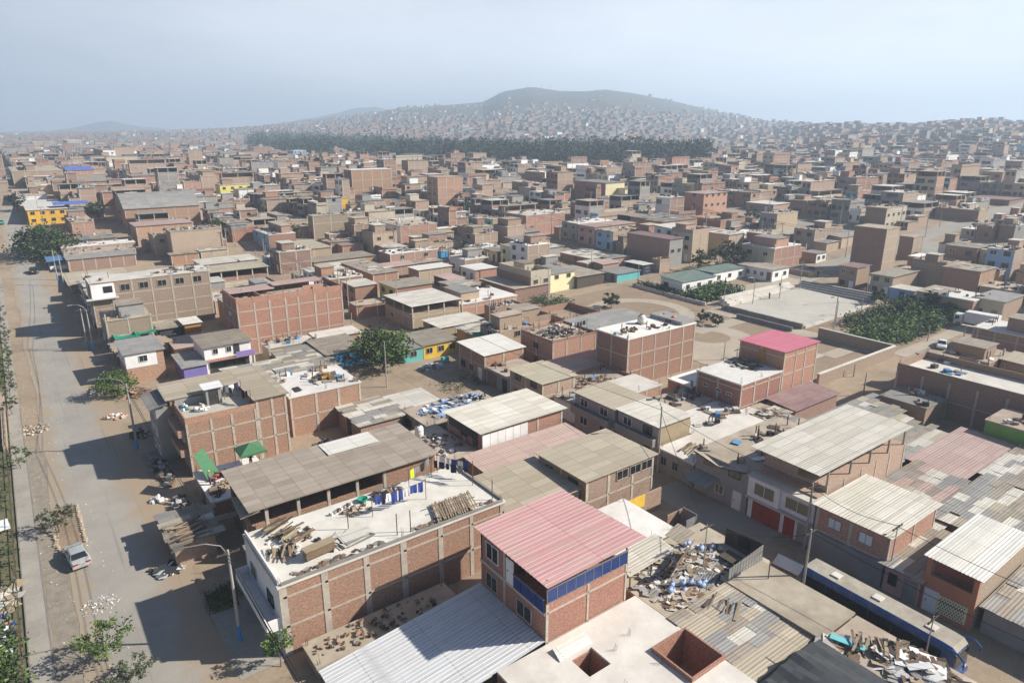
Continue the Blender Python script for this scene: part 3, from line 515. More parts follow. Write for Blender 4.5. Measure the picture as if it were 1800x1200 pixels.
def person(x,y,z,label,shirt='cloth_navy',legs='cloth_black',face=0,h=1.68,arm=0,group=None):
    r=root('person',x,y,z,label,'person',group); c,s_=math.cos(face),math.sin(face)
    J=dict(pel=(0,0,.53),ch=(0,.01,.76),nk=(0,.01,.86),hd=(0,.03,.93),sl=(.11,0,.82),sr=(-.11,0,.82),el=(.15,.03,.66),er=(-.15,.03,.66),wl=(.14,.12 if arm else .07,.55 if not arm else .68),wr=(-.14,.10,.54 if not arm else .7),hl=(.05,0,.50),hr=(-.05,0,.50),kl=(.06,.03,.28),kr=(-.06,-.01,.28),al=(.06,-.01,.04),ar=(-.06,-.04,.04),tl=(.065,.09,.015),tr=(-.065,.05,.015))
    rad=dict(pel=.075,ch=.085,nk=.034,hd=.058,sl=.042,sr=.042,el=.028,er=.028,wl=.02,wr=.02,hl=.06,hr=.06,kl=.04,kr=.04,al=.026,ar=.026,tl=.022,tr=.022)
    E=[('pel','ch'),('ch','nk'),('nk','hd'),('ch','sl'),('ch','sr'),('sl','el'),('sr','er'),('el','wl'),('er','wr'),('pel','hl'),('pel','hr'),('hl','kl'),('hr','kr'),('kl','al'),('kr','ar'),('al','tl'),('ar','tr')]
    K=list(J); me=bpy.data.meshes.new('body'); me.from_pydata([((J[k][0]*c-J[k][1]*s_)*h,(J[k][0]*s_+J[k][1]*c)*h,J[k][2]*h) for k in K],[(K.index(a),K.index(b)) for a,b in E],[])
    o=bpy.data.objects.new('body',me); C.objects.link(o); o.parent=r; me.materials.append(MATS['skin'])
    md=o.modifiers.new('s','SKIN'); 
    for i,k in enumerate(K): me.skin_vertices[0].data[i].radius=(rad[k]*h*.95,rad[k]*h*.85)
    me.skin_vertices[0].data[0].use_root=True
    o.modifiers.new('d','SUBSURF').levels=1; o.modifiers['d'].render_levels=1
    def lim(nm,ps,rs,mat):
        m=MB(); m.tube([(x+(p[0]*c-p[1]*s_)*h,y+(p[0]*s_+p[1]*c)*h,z+p[2]*h) for p in ps],[q*h for q in rs],10); return m.build(nm,mat,r,True)
    m=MB()
    def T(ps,rs): m.tube([(x+(p[0]*c-p[1]*s_)*h,y+(p[0]*s_+p[1]*c)*h,z+p[2]*h) for p in ps],[q*h for q in rs],10)
    T([(0,0,.5),(0,0,.6),(0,.01,.76),(0,.01,.845)],[.085,.083,.1,.05]); T([J['sl'],J['el']],[.055,.042]); T([J['sr'],J['er']],[.055,.042]); m.build('shirt',shirt,r,True)
    m=MB(); T([(0,0,.56),(0,0,.48)],[.086,.085]); T([J['hl'],J['kl'],J['al']],[.072,.05,.042]); T([J['hr'],J['kr'],J['ar']],[.072,.05,.042]); m.build('trousers',legs,r,True)
    m=MB(); blob(m,(x+(0*c-.01*s_)*h,y+(.01*c)*h,z+.955*h),.055*h,.06*h,.045*h,j=.03,n=10,k=6); m.build('hair','hair',r,True)
    return r
# ================= ground =================
def terrain():
    # one sheet from under the camera to beyond the hills
    m=MB(); rs=[0]; r=30
    while r<9000: rs.append(r); r*=1.045 if r>95 else 1.4
    az=[-math.pi+2*math.pi*k/240 for k in range(240)] 
    az=sorted(set([-math.pi+k*math.pi/24 for k in range(48)]+[-.8+1.6*k/200 for k in range(201)]))
    V=[];F=[];n=len(az)
    for r in rs:
        for a in az:
            x=r*(FW[0]*math.cos(a)+RT[0]*math.sin(a)); y=r*(FW[1]*math.cos(a)+RT[1]*math.sin(a)); V.append((x,y,H(x,y)))
    for i in range(len(rs)-1):
        for j in range(n):
            k=(j+1)%n; F.append((i*n+j,(i+1)*n+j,(i+1)*n+k,i*n+k))
    me=bpy.data.meshes.new('ground'); me.from_pydata(V,[],F); me.materials.append(MATS['dirt']); me.materials.append(MATS['terrain_far'])
    me.polygons.foreach_set('material_index',[1 if i//n>len([q for q in rs if q<600]) else 0 for i in range(len(F))]); me.validate()
    o=bpy.data.objects.new('ground',me); C.objects.link(o); o['kind']='structure'
terrain()
def strip(name,u0,u1,v0,v1,mat,dz=.03,step=5,wob=0,kind='structure',amp=None):
    m=MB(); n=max(1,int((v1-v0)/step)); k=max(1,int((u1-u0)/step)); 
    wo=lambda t,s: wob*noise.noise(Vector((t*.13,s,0)))*2 if wob else 0
    def P(i,j):
        v=v0+(v1-v0)*i/n; e0=wo(v,1.5); e1=wo(v,7.5); u=(u0+e0)+(u1+e1-u0-e0)*j/k; return (u,v,H(u,v)+dz)
    for i in range(n):
        for j in range(k): m.quad(P(i,j),P(i,j+1),P(i+1,j+1),P(i+1,j))
    o=m.build(name,mat); o['kind']=kind; return o
strip('road',-1.0,8.6,-20,330,'road_surface',.03,4,.3)
strip('pavement',-4.4,-3.0,-10,330,'pavement',.14,4); strip('cobbled_verge',-3.0,.2,40,104,'cobble',.012,2,.5)
m=MB(); m.box(-4.5,-4.4,-10,120,0,.15); m.box(-3.0,-2.86,-10,120,0,.15); m.build('kerb','concrete_dark')['kind']='structure'
strip('soil_bed',-22,-4.5,-10,200,'soil_green',.02,5)
strip('driveway',8.4,12,46,56,'pavement',.05,2); 
for a,b in ((126,131),(138,142),(150,153.5)): strip('driveway',8.3,11.3,a,b,'pavement',.05,2)
strip('side_street',50,59.3,-5,31,'dirt',.012,4); strip('concrete_apron',55,59.3,33,47,'asphalt',.02,3,.6)
strip('avenue',222,236,60,420,'asphalt',.07,6); strip('avenue_path',216,221.5,60,420,'pavement',.1,6)
strip('cross_avenue',170,330,96,104,'asphalt',.06,5)
# park
strip('park_soil',103,129,57,124,'park_soil',.02,6)
def disc(name,u,v,r0,r1,mat,dz,a0=0,a1=6.2832,n=40):
    m=MB()
    for k in range(n):
        a=a0+(a1-a0)*k/n; b=a0+(a1-a0)*(k+1)/n; z=lambda x,y:H(x,y)+dz
        P=[(u+r*math.cos(t),v+r*math.sin(t)) for r,t in((r0,a),(r1,a),(r1,b),(r0,b))]; m.quad(*[(x,y,z(x,y)) for x,y in P])
    o=m.build(name,mat); o['kind']='structure'
disc('round_path',110.5,82.5,4.2,8.8,'path_floor',.045); disc('round_path',113,104,9,12.4,'path_floor',.05); disc('plaza_floor',103.6,72.5,0,7.5,'path_floor',.05); disc('plaza_floor',112,62,0,6.5,'court_floor',.052,0,3.14)
strip('path',126,130.5,58,96,'path_floor',.05,4); strip('path',111,126,84.5,88,'path_floor',.055,4); strip('path',103,106,58,100,'path_floor',.06,4); strip('path',118,128,60,63,'path_floor',.056,4)
strip('court_floor',132.5,161,75,94,'court_floor',.06,5); strip('path',131,178,95,99,'path_floor',.08,5); strip('court_yard',131,168,99,104,'path_floor',.075,5); strip('park_soil',131,172,56,74.4,'park_soil',.025,5); strip('path',129,176,52.6,55.4,'path_floor',.06,5)
def wallthing(name,label,pts,h,t,mat,cap=None,group=None,zb=None,cat='wall'):
    r=root(name,pts[0][0],pts[0][1],H(*pts[0]),label,cat,group)
    for (x0,y0),(x1,y1) in zip(pts,pts[1:]):
        m=MB(); L=math.hypot(x1-x0,y1-y0); n=max(1,int(L/6)); 
        for i in range(n):
            ax,ay=x0+(x1-x0)*i/n,y0+(y1-y0)*i/n; bx_,by_=x0+(x1-x0)*(i+1)/n,y0+(y1-y0)*(i+1)/n; z=min(H(ax,ay),H(bx_,by_)); a=math.atan2(by_-ay,bx_-ax)
            m.obox(((ax+bx_)/2,(ay+by_)/2,z+h/2-.1),L/n+.01,t,h+.2,a)
        m.build('panel',mat,r)
        if cap:
            m=MB(); z=max(H(x0,y0),H(x1,y1)); m.obox(((x0+x1)/2,(y0+y1)/2,z+h+.06),L,t+.12,.12,math.atan2(y1-y0,x1-x0)); m.build('coping',cap,r)
    return r
wallthing('retaining_wall','long L-shaped retaining wall with pale coping around the near corner of the park',[(102,54.2),(127.6,54.2),(127.6,69)],2.1,.4,'brick_pale','roof_pale')
wallthing('retaining_wall','low grey wall between the park paths and the sports court',[(130.5,74.2),(130.5,94.5)],1.2,.35,'concrete_dark')
wallthing('retaining_wall','short dark wall in front of the sports court, nearest the pink roofed tower',[(127.2,74.5),(127.2,88)],1.0,.35,'concrete_dark')
wallthing('retaining_wall','thin low wall edging the green garden of the health post',[(129.6,98.5),(129.6,122)],.9,.3,'roof_pale')
wallthing('retaining_wall','kerb wall along the near side of the sports court beside bare soil',[(131.5,74.3),(160.5,74.6)],.6,.4,'roof_pale')
def bleacher(label,x0,x1,y0,y1,axis,mat):
    r=root('bleacher',(x0+x1)/2,(y0+y1)/2,H(x0,y0),label,'bleacher','concrete bleachers of the sports court'); z=H((x0+x1)/2,(y0+y1)/2)
    for k in range(4):
        m=MB()
        if axis=='y': d=(y1-y0)/4; m.box(x0,x1,y0+d*k,y1,z-.4 if k==0 else z+.4*k,z+.4*(k+1))
        else: d=(x1-x0)/4; m.box(x0+d*k,x1,y0,y1,z-.4 if k==0 else z+.4*k,z+.4*(k+1))
        m.build('step',mat,r)
bleacher('white concrete bleacher along the left side of the sports court',133,161,94.3,97.2,'y','roof_pale'); bleacher('grey concrete bleacher along the far end of the sports court',161.2,164.4,75,95,'x','plaster_grey')
# ================= block between the left street and the bus street =================
HS='brick_house'
r=house('long two-storey brick house with white street front and a cluttered flat concrete roof',12,33.4,46.4,55.2,6.5,'the cluttered flat-roofed brick house',fm='white',roof='slab',rm='roof_pale',bay=3.4,det=3,wu=[2,2],bal=1.1,fr='V',dr=2,cw=.5)
m=MB(); m.box(12.2,33.2,46.3,46.55,6.55,6.72); m.box(33.15,33.4,46.6,55,6.55,6.75); m.build('roof_kerb','concrete_dark',r)
m=MB(); m.box(12.02,12.16,46.5,55.1,6.55,7.0); m.build('parapet','white',r)
house('low dusty brick annex at the foot of the cluttered flat-roofed house',13.2,26,42.6,45.6,1.1,'the dusty annex',wm='brick_pale',rm='roof_dust',fr='V',wu=0,dr=0)
# silver shed
r=root('metal_shed',20,36,0,'large metal shed under a silver corrugated roof beside the red-roofed house','shed'); HOUSES.append(('the silver-roofed shed',20,36,4,12.4,27.3,30,40))
m=MB(); m.corr((12.9,32.75,1.75),(27.35,32.75,3.1),(27.35,41.5,3.1),(12.9,41.5,1.75),.36,.05); m.build('roof','silver_sheet',r)
m=MB(); m.box(13.2,27.2,41.1,41.25,0,1.7); m.box(13.2,13.35,33,41.1,0,1.65); m.build('wall','brick_brown',r)
for i in range(5): m=MB(); m.box(13.4+3.4*i,13.55+3.4*i,33.0,33.15,0,1.72+.32*i); m.build('post','rust',r)
m=MB(); m.box(13.4,27.2,33.02,33.12,1.5,1.6); m.build('beam','rust',r)
# red-roof house
r=root('brick_house',31.7,37,0,'three-storey brick house with pink metal roof and blue glass balcony panels','house'); HOUSES.append(('the pink metal-roofed house',31.7,37,8.5,27.4,36,32.8,41.4))
m=MB(); m.box(27.4,36,32.8,41.4,0,5.55); m.box(27.4,31.9,32.8+5.2,41.4,5.55,8.35,top=False); m.box(27.4,36,41.2,41.4,5.55,8.35); m.box(35.8,36,32.8,41.2,5.55,6.3); m.box(28.9,36,37.2,37.4,5.55,8.2)
m.build('wall','brick_rose',r); frame(r,27.4,36,32.8,41.4,0,6.4,4.3,2.75,'V')
m=MB(); m.box(27.4,36,32.8,32.95,5.55,6.45); m.box(27.4,27.55,32.95,36.6,5.55,5.75); m.build('parapet','brick_rose',r)
m=MB(); m.box(27.3,27.42,32.8,41.4,5.3,5.6); m.box(27.35,27.42,37.9,38.15,2.7,8.3); m.build('ring_beam','concrete_frame',r)
for i in range(9): m=MB(); m.box(27.5+.93*i,27.5+.93*i+.88,32.70,32.76,6.45,7.55); m.build('balcony_panel','blue_glass',r)
for i in range(4): m=MB(); m.box(27.22,27.28,32.85+.95*i,32.85+.95*i+.9,5.6,6.75); m.build('balcony_panel','blue_glass',r)
m=MB()
for i in range(10): m.box(27.43+.93*i,27.48+.93*i,32.68,32.8,6.4,7.6)
m.box(27.4,35.9,32.68,32.8,7.55,7.62); m.box(27.4,35.9,32.68,32.8,6.38,6.45); m.box(27.2,27.3,32.8,36.7,6.75,6.82); m.build('balcony_rail','steel',r)
for x in (27.45,30.2,33.0,35.8): m=MB(); m.box(x,x+.1,32.8,32.9,6.45,8.4); m.build('post','metal_dark',r)
window(r,'U',39.7,6.95,1.7,1.5,U=27.4); window(r,'U',39.8,4.1,1.6,1.4,U=27.4,fr='concrete_frame'); window(r,'U',35.4,4.1,1.9,1.4,U=27.4,fr='concrete_frame'); door(r,'U',37.2,5.6,.8,2.1,'white',U=27.36)
m=MB(); m.corr((26.95,32.1,8.35),(37.3,32.1,8.6),(36.6,41.8,8.75),(26.95,41.8,8.5),.46,.055); m.build('roof','pink_sheet',r)
# F1 flat roof with two openings
r=root('brick_house',30,27,0,'flat concrete roof at the bottom edge with an open pit and a hatch','house'); HOUSES.append(('the flat roof with the open pit',30,27,2.9,22.8,36.9,18,32.6))
Z=2.9
m=MB()
for a,b,c,d in ((22.8,33.2,18,28.3),(22.8,27.8,28.3,30.4),(29.9,36.9,28.3,30.4),(22.8,36.9,30.4,32.6),(33.2,36.9,18,23.6),(33.2,36.9,27.4,28.3)): m.box(a,b,c,d,Z-.2,Z)
m.build('roof','roof_pale',r)
m=MB(); ring(m,33.2,36.9,23.6,27.4,0,Z+.35,.14); m.box(36.75,36.9,18,23.6,0,Z-.2); m.box(33.3,36.6,23.4,23.6,0,Z-.2); m.box(22.8,36.7,32.4,32.6,0,Z-.2); ring(m,27.8,29.9,28.3,30.4,0,Z-.2,.1); m.build('wall','brick_rose',r)
m=MB(); m.corr((27.0,30.6,Z+.08),(30.2,30.6,Z+.1),(30.4,31.7,Z+.3),(27.2,31.7,Z+.3),.2,.04); m.build('skylight_cover','white_sheet',r)
rebars(r,[(26.5,27),(29,26),(31,29),(33,29.5),(32.8,26),(30.2,23.5),(26,23),(28,21)],Z,(.3,.7))
# right half of the block
house('low house under a patchwork of pale and grey corrugated sheets near the bottom edge',37.4,44.2,21.4,28.6,2.6,'the patchwork-roofed house',wm='brick_brown',roof='patch',rm='tan_sheet',tilt=.25,wu=0,dr=0,fr='')
m=MB(); q0=[(37.6,24.6,43),(37.6,21.7,42.6)]
house('dusty flat-roofed house edging the dirt street left of the bus',44.5,49.3,20.6,29.6,3.0,'the dusty roof by the bus',wm='brick_brown',rm='roof_dust',wu=0,dr=0,fr='',det=1)
house('low roof heaped with scrap wood directly in front of the bus',43.8,49.2,10.5,20.2,2.9,'the scrap-covered roof',wm='brick_brown',rm='roof_dust',wu=0,dr=0,fr='',det=1)
r=house('low house half covered by a sagging dark tarpaulin at the bottom edge',36.8,43.5,10,20.9,2.5,'the tarpaulin-covered house',wm='brick_brown',rm='roof_dust',wu=0,dr=0,fr='',det=1)
m=MB(); N=12
def TP(i,j): a,b=i/N,j/N; return (37+7*a,11+9.4*b,2.9+1.0*(1-abs(2*a-1))*(1-b*.5)+.5*b+.13*math.sin(a*22+b*9)*b)
for i in range(N):
    for j in range(N): m.quad(TP(i,j),TP(i+1,j),TP(i+1,j+1),TP(i,j+1))
tag(m.build('tarpaulin','tarp_dark',smooth=True),'big dark grey tarpaulin sagging over the low roof at the bottom edge','tarpaulin')
house('low white-roofed house behind the scrap yard, right of the pink metal-roofed house',40.5,47.3,37.1,44.2,2.9,'the white roof behind the scrap yard',wm='brick_salmon',rm='roof_white',wu=0,dr=0,fr='',det=2)
r=root('yard_wall',50,44,0,'brown yard wall with one orange face beside the dirt street','wall'); MB().box(47.3,52.9,43.9,44.1,0,2.6).build('wall_panel','brick_brown',r); MB().box(47.4,50.2,43.8,43.88,1.3,2.7).build('painted_panel','yellow',r)
m=MB(); m.box(49.5,52.9,40.0,40.15,0,2.2); tag(m.build('yard_wall','brick_brown'),'low brown wall in front of the orange-faced yard wall','wall')
m=MB(); m.box(51.5,51.6,38.0,39.8,.2,2.6); m.box(50.0,51.4,38.0,38.1,.2,2.4); tag(m.build('partition','cloth_grey'),'small pale grey partition in the scrap yard next to the street','partition')
r=root('lean_to',40,35,2.66,'lean-to with corrugated pale sheets propped against the pink metal-roofed house','shed'); m=MB(); m.corr((37.0,33.4,4.2),(42.9,33.6,4.4),(43.2,36.3,4.5),(37.4,36.3,4.3),.34,.05); m.build('roof','pale_sheet',r)
for x,y in((37.4,33.7),(40,33.7),(42.6,33.8),(42.8,36)): MB().box(x,x+.09,y,y+.09,2.66,4.3).build('post','wood_dark',r)
house('dusty flat roof strewn with scrap and blue sacks, the scrap yard beside the tall fence',37.3,50.4,28.9,36.7,2.62,'the scrap yard roof',wm='brick_brown',rm='roof_dust',wu=0,dr=0,fr='',det=1)
r=root('tall_fence',49,30,2.66,'tall grey corrugated fence panels around the corner of the scrap yard','fence')
m=MB()
for k in range(24): m.box(44.6+.2*k,44.8+.2*k,29.05+.02*(k%2),29.1+.02*(k%2),2.66,4.2+.5*k/24)
m.build('panel','grey_sheet',r); m=MB()
for k in range(20): m.box(49.5-.02*(k%2),49.54-.02*(k%2),29.1+.2*k,29.3+.2*k,2.66,4.75-.02*k)
m.build('panel','wood_dark',r)
m=MB(); m.box(49.4,49.46,30.4,31.6,3.3,4.3); m.build('window','glass',r)
house('two-storey brick house with broad pale panel roof on the left side of the bus street',43.7,54,46.2,54,5.35,'the pale panel-roofed house',wm='brick_tan',roof='sheet',rm='tan_sheet',openst=False,wu=2,bay=3.4,det=3,wv=0,dr=1)
r=bpy.data.objects[bpy.data.objects[-1].name] if 0 else None
rr=HOUSES[-1]
hp_=[o for o in C.objects if o.get('label','').startswith('two-storey brick house with broad pale panel')][0]
for a in (49.0,51.0,52.8): window(hp_,'V',a,4.45,1.7,1.1,V=46.2,fr='concrete_frame')
house('mixed grey and tan sheet roof just left of the pale panel-roofed house',34.2,43.5,47,54.8,4.2,'the mixed sheet roof',wm='brick_salmon',roof='sheet',rm='tan_sheet',tilt=.3,wu=1,bay=3.4)
house('low house with a faded pink corrugated roof in front of the white-panelled house',38.6,53.9,55.4,61.3,3.2,'the faded pink corrugated roof',wm='brick_brown',roof='corr',rm='rose_sheet',tilt=.3,wu=1)
r=house('two-storey brick house with a pale ribbed roof and white panels along its upper wall',41.5,54.2,62.2,70,5.4,'the white-panelled house',wm='brick_salmon',roof='corr',rm='pale_sheet',ov=.5,wu=[2,1],bay=4,det=3)
for i in range(6): m=MB(); m.box(41.55+1.15*i,42.65+1.15*i,62.08,62.14,3.3,5.1); m.build('wall_panel','white',r)
m=MB(); m.box(41.3,41.48,63.0,63.9,3.3,5.1); m.box(41.42,41.5,64.2,69.6,4.0,5.2); m.build('opening','metal_dark',r)
# K1 pillared long house
r=root('brick_house',24,64.5,0,'long brick house with a brown panel roof on concrete pillars over an open storey','house'); HOUSES.append(('the open-storey brown roof',24,64.5,6,14.2,33.9,60.2,68.9))
m=MB(); m.box(14.2,33.9,60.2,68.9,0,3.4); m.box(14.2,27.5,60.2,60.35,3.4,4.15); m.box(27.5,33.9,60.2,68.7,3.4,5.85); m.box(14.2,33.9,68.7,68.9,3.4,5.9); m.build('wall','brick_salmon',r); frame(r,14.2,33.9,60.2,68.9,0,3.3,3.9,2.7,'V')
for i in range(5): m=MB(); m.box(15.2+3.1*i,15.5+3.1*i,60.16,60.45,3.4,5.9); m.build('pillar','concrete_frame',r); m=MB(); m.box(15.2+3.1*i,15.45+3.1*i,64.4,64.65,3.4,5.9); m.build('pillar','concrete_frame',r)
m=MB(); a=(13.6,59.7,5.9);b=(34.2,59.7,5.9);c=(34.2,69.3,6.15);d=(13.6,69.3,6.15); lo=lambda p:(p[0],p[1],p[2]-.08)
m.quad(a,b,c,d); m.quad(lo(d),lo(c),lo(b),lo(a)); m.quad(lo(a),lo(b),b,a); m.quad(lo(b),lo(c),c,b); m.quad(lo(c),lo(d),d,c); m.quad(lo(d),lo(a),a,d); m.build('roof','brown_sheet',r)
m=MB(); m.box(24,30,66,69.1,6.16,6.2); m.build('roof_panel','white_sheet',r)
m=MB(); m.corr((12.9,60.0,5.3),(14.6,59.5,5.75),(14.9,63.6,5.85),(13.2,64.2,5.4),.3,.07); m.build('awning','brown_sheet',r)
house('small brick room with pale roof between the brown-roofed and the flat-roofed houses',12.8,17.5,56,59.6,2.7,'the small brick room',rm='roof_dust',fr='',wu=1)
house('brick shed with plank roof jutting out towards the left street',7.6,11.3,64.2,70.2,2.3,'the jutting plank-roofed shed',wm='brick_brown',roof='patch',rm='brown_sheet',fr='',wu=0,dr=0,kind='shed',cat='shed')
house('low brick room holding sand and bricks under the green canopy',12.6,19.5,70.6,78.8,2.2,'the builders yard room',rm='roof_white',fr='',wu=1)
house('pale dusty low roof with a white water tank right of the long brown roof',34.2,41,62,72.3,3.0,'the tank roof',wm='brick_salmon',rm='roof_dust',wu=0,fr='V')
# N4
r=root('brick_house',18,88,0,'tall brick house with a white rooftop terrace full of washing at its front','house'); HOUSES.append(('the terraced tall brick house',18,88,8,12,25,82.2,94))
m=MB(); m.box(13,25,82.2,88.2,0,6.9); m.box(12.6,25,88.2,94,0,8.1); m.box(21.2,25,82.2,88.2,6.9,8.1); m.build('wall','brick_salmon',r); frame(r,13,21.2,82.2,88.2,0,6.9,2.9,2.7,'V'); frame(r,21.2,25,82.2,94,0,8.1,1.9,2.7,'V'); frame(r,13,21.2,82.2,88.2,0,6.9,2.9,2.7,'U')
m=MB(); m.box(13.1,21.1,82.3,88.1,6.9,7.0); m.build('terrace_floor','court_floor',r)
m=MB(); ring(m,13,21.2,82.2,88.2,6.9,7.6,.12); m.build('parapet','brick_rose',r)
m=MB(); m.box(13.13,21.1,88.0,88.06,7.0,8.0); m.box(13.13,13.2,82.35,88,7.0,7.55); m.build('inner_wall','plaster_grey',r)
m=MB(); m.box(16.5,18.3,86.4,88,7.0,9.1); m.build('stair_house','plaster_grey',r); m=MB(); m.corr((16.2,86.1,9.2),(18.6,86.1,9.2),(18.6,88.3,9.35),(16.2,88.3,9.35),.3,.04); m.build('stair_roof','silver_sheet',r); door(r,'V',17.4,7.0,.9,1.9,'metal_dark',V=86.4)
m=MB(); a=(12.1,88,8.15);b=(25.4,88,8.15);c=(25.4,94.4,8.4);d=(12.1,94.4,8.4); m.quad(a,b,c,d); m.quad(*[(p[0],p[1],p[2]-.08) for p in (d,c,b,a)]); a=(20.9,81.9,8.1);b=(25.4,81.9,8.1);c=(25.4,87.98,8.16);d=(20.9,87.98,8.16); m.quad(a,b,c,d); m.quad(*[(p[0],p[1],p[2]-.08) for p in (d,c,b,a)]); m.build('roof','tan_sheet',r)
m=MB(); m.quad((10.2,88.2,7.3),(12.3,88,7.75),(12.3,94,7.9),(10.2,94,7.5)); m.quad((10.2,94,7.4),(12.3,94,7.8),(12.3,88,7.65),(10.2,88.2,7.2)); m.build('side_roof','grey_sheet',r)
m=MB(); m.box(10.9,12.6,88.4,93.8,0,7.3); m.build('street_wing','plaster_grey',r)
m=MB()
for zz in (2.7,5.2): m.box(12.1,13,82.5,88.1,zz,zz+.9)
m.build('balcony','brick_brown',r)
for zz in (1.4,4.0,6.3):
    for a in (89.8,92.3): window(r,'U',a,zz,1.3,1.3,U=10.9)
for zz in (4.4,): window(r,'U',85,zz,1.6,1.2,U=13)
house('brick house with a white roof terrace between two tall brick walls',26.6,36.8,86,95,5.8,'the white-terraced brick house',rm='roof_white',bay=3.3,wu=2,det=3)
house('pale sheet-roofed shed left of the rubble-strewn roof',33.2,39.4,78.5,86,2.6,'the pale shed',wm='brick_brown',roof='patch',rm='pale_sheet',wu=1,fr='',tilt=.2,kind='shed',cat='shed')
house('low house whose flat roof is strewn with rubble and blue plastic',40,52.6,72.9,79.6,2.8,'the rubble-strewn roof',wm='brick_pale',rm='roof_dust',wu=2,bay=3.2)
house('flat pale roof wedged between the rubble-strewn and the white-terraced houses',37.2,46,80.2,85.6,2.7,'the wedged pale roof',wm='plaster_grey',roof='sheet',rm='pale_sheet',wu=1,fr='')
# shanties and small houses beyond the dirt square
sh=[(13,17.6,96.5,100.5,'brown_sheet'),(24.2,31,97.5,104.5,'brown_sheet'),(24.5,33,106,112.5,'grey_sheet'),(31.5,40,100,107.5,'grey_sheet'),(34,40.4,108.5,117.5,'brown_sheet')]
lb=['small brown patched shed beside the tall brick house','patched brown roof behind the white-terraced brick house','grey patched roof in front of the purple-balcony house','grey patched roof between the bare yard and the blue house','brown patched roof touching the left wall of the blue house']
for (a,b,c,d,mm),l in zip(sh,lb): house(l,a,b,c,d,2.4,'the '+l.split(' in ')[0].split(' behind ')[0],wm='brick_brown',roof='patch',rm=mm,fr='',wu=1,tilt=.2,kind='shed',cat='shed')
house('low bright blue house beside the round tree on the dirt square',41,48.2,109.4,118.5,2.7,'the bright blue house',wm='blue',roof='sheet',rm='brown_sheet',fr='',wu=1,wv=1,tilt=.3,kind='painted_house')
house('low yellow house facing the dirt square right of the round tree',57.2,64.5,104.3,112,2.6,'the low yellow house',wm='yellow',roof='sheet',rm='brown_sheet',fr='',wu=1,wv=3,tilt=.35,kind='painted_house')
house('small pale blue shop joined to the low yellow house',53.2,57.1,104.3,112,2.5,'the pale blue shop',wm='turquoise',roof='sheet',rm='grey_sheet',fr='',wu=1,wv=1,tilt=.3,kind='painted_house')
r=house('white two-storey house with a purple balcony and a mossy brown roof',23.4,31.1,119.2,127,4.7,'the purple-balcony house',wm='white',roof='sheet',rm='brown_sheet',fr='',wu=2,wv=0,tilt=.3,det=3,kind='painted_house')
for a in (25.2,27.4): window(r,'V',a,3.9,.9,1.0,V=119.2,bars=True)
door(r,'V',28.7,2.8,.8,1.8,'metal_dark',V=119.2)
m=MB(); m.box(23.3,31.3,117.9,119.1,2.45,2.62); m.build('balcony_floor','brick_salmon',r); m=MB(); m.box(28.2,31.3,117.9,118.0,2.62,3.5); m.build('balcony','purple',r); m=MB(); m.box(23.3,23.5,118,119,0,2.4); m.box(31.1,31.3,118,118.2,0,2.4); m.build('pillar','white',r)
m=MB(); m.box(24,30.6,119.1,119.18,.1,2.2); m.build('garage_opening','metal_dark',r)
house('low purple shed under grey sheets beside the purple-balcony house',19.6,23.2,117.5,125,2.5,'the purple shed',wm='purple',roof='sheet',rm='grey_sheet',fr='',wu=0,dr=0,tilt=.3,kind='painted_house')
r=house('small white and brick two-storey house with a grey roof by the left street',12,17.7,122.1,130.5,5.0,'the small white street house',wm='brick_salmon',roof='sheet',rm='grey_sheet',fr='',wu=0,dr=0,tilt=.3,det=3)
m=MB(); m.box(11.94,12.0,122.1,130.4,2.6,5.0); m.box(11.96,16.6,122.04,122.1,2.6,4.9); m.build('painted_wall','white',r); window(r,'V',14.6,4.0,1.3,1.1,V=122.04,bars=True); window(r,'U',124.5,4,1.1,1,U=11.94); window(r,'U',128,4,1.1,1,U=11.94)
house('low shack with pale timber roof behind the small white street house',12,19.5,134,139.4,2.4,'the timber-roofed shack',wm='wood',roof='patch',rm='wood_pale',fr='',wu=0,kind='shed',cat='shed')
house('pink sheet roof left of the purple-balcony house',21,31.5,128.6,138,2.3,'the pink shed',wm='yellow',roof='sheet',rm='rose_sheet',fr='',wu=0,kind='shed',cat='shed')
house('orange timber cabin with a white sheet roof by the big brick wall',25.2,28.2,143,148,3.2,'the orange cabin',wm='orange_wood',roof='sheet',rm='white_sheet',fr='',wu=0,dr=0,kind='cabin',cat='cabin')
house('dark plank lean-to left of the orange timber cabin',20.8,24.8,144,150,2.6,'the plank lean-to',wm='tarp_dark',roof='patch',rm='brown_sheet',fr='',wu=0,dr=0,kind='lean_to',cat='shed')
r=root('shade_net',18,145,0,'bright green shade net stretched over the yard below the long brick building','shade net')
for k,(x0,x1,y0,y1,z0,z1) in enumerate(((12.8,17,140.5,147,2.9,3.2),(16.4,20,142,149.5,2.9,3.9))):
    m=MB(); N=8
    for i in range(N):
        for j in range(N):
            P=lambda i,j:(x0+(x1-x0)*i/N,y0+(y1-y0)*j/N,z0+(z1-z0)*j/N-.5*math.sin(math.pi*i/N)*math.sin(math.pi*j/N)); m.quad(P(i,j),P(i+1,j),P(i+1,j+1),P(i,j+1))
    m.build('net','net_green',r,True)
for x,y,h in((12.8,140.5,2.9),(17,140.5,3),(12.8,147,3.2),(20,142,2.9),(20,149.5,3.9),(16.4,149.5,3.9)): m=MB(); m.tube([(x,y,0),(x,y,h)],.05,5); m.build('post','wood',r)
r=house('four-storey reddish brick building with a roofless top floor and no windows',31.4,51.8,126.8,136.3,9.6,'the windowless reddish brick building',wm='brick_rose',roof='par',rm='roof_dust',bay=2.9,par=1.0,wu=1,det=3)
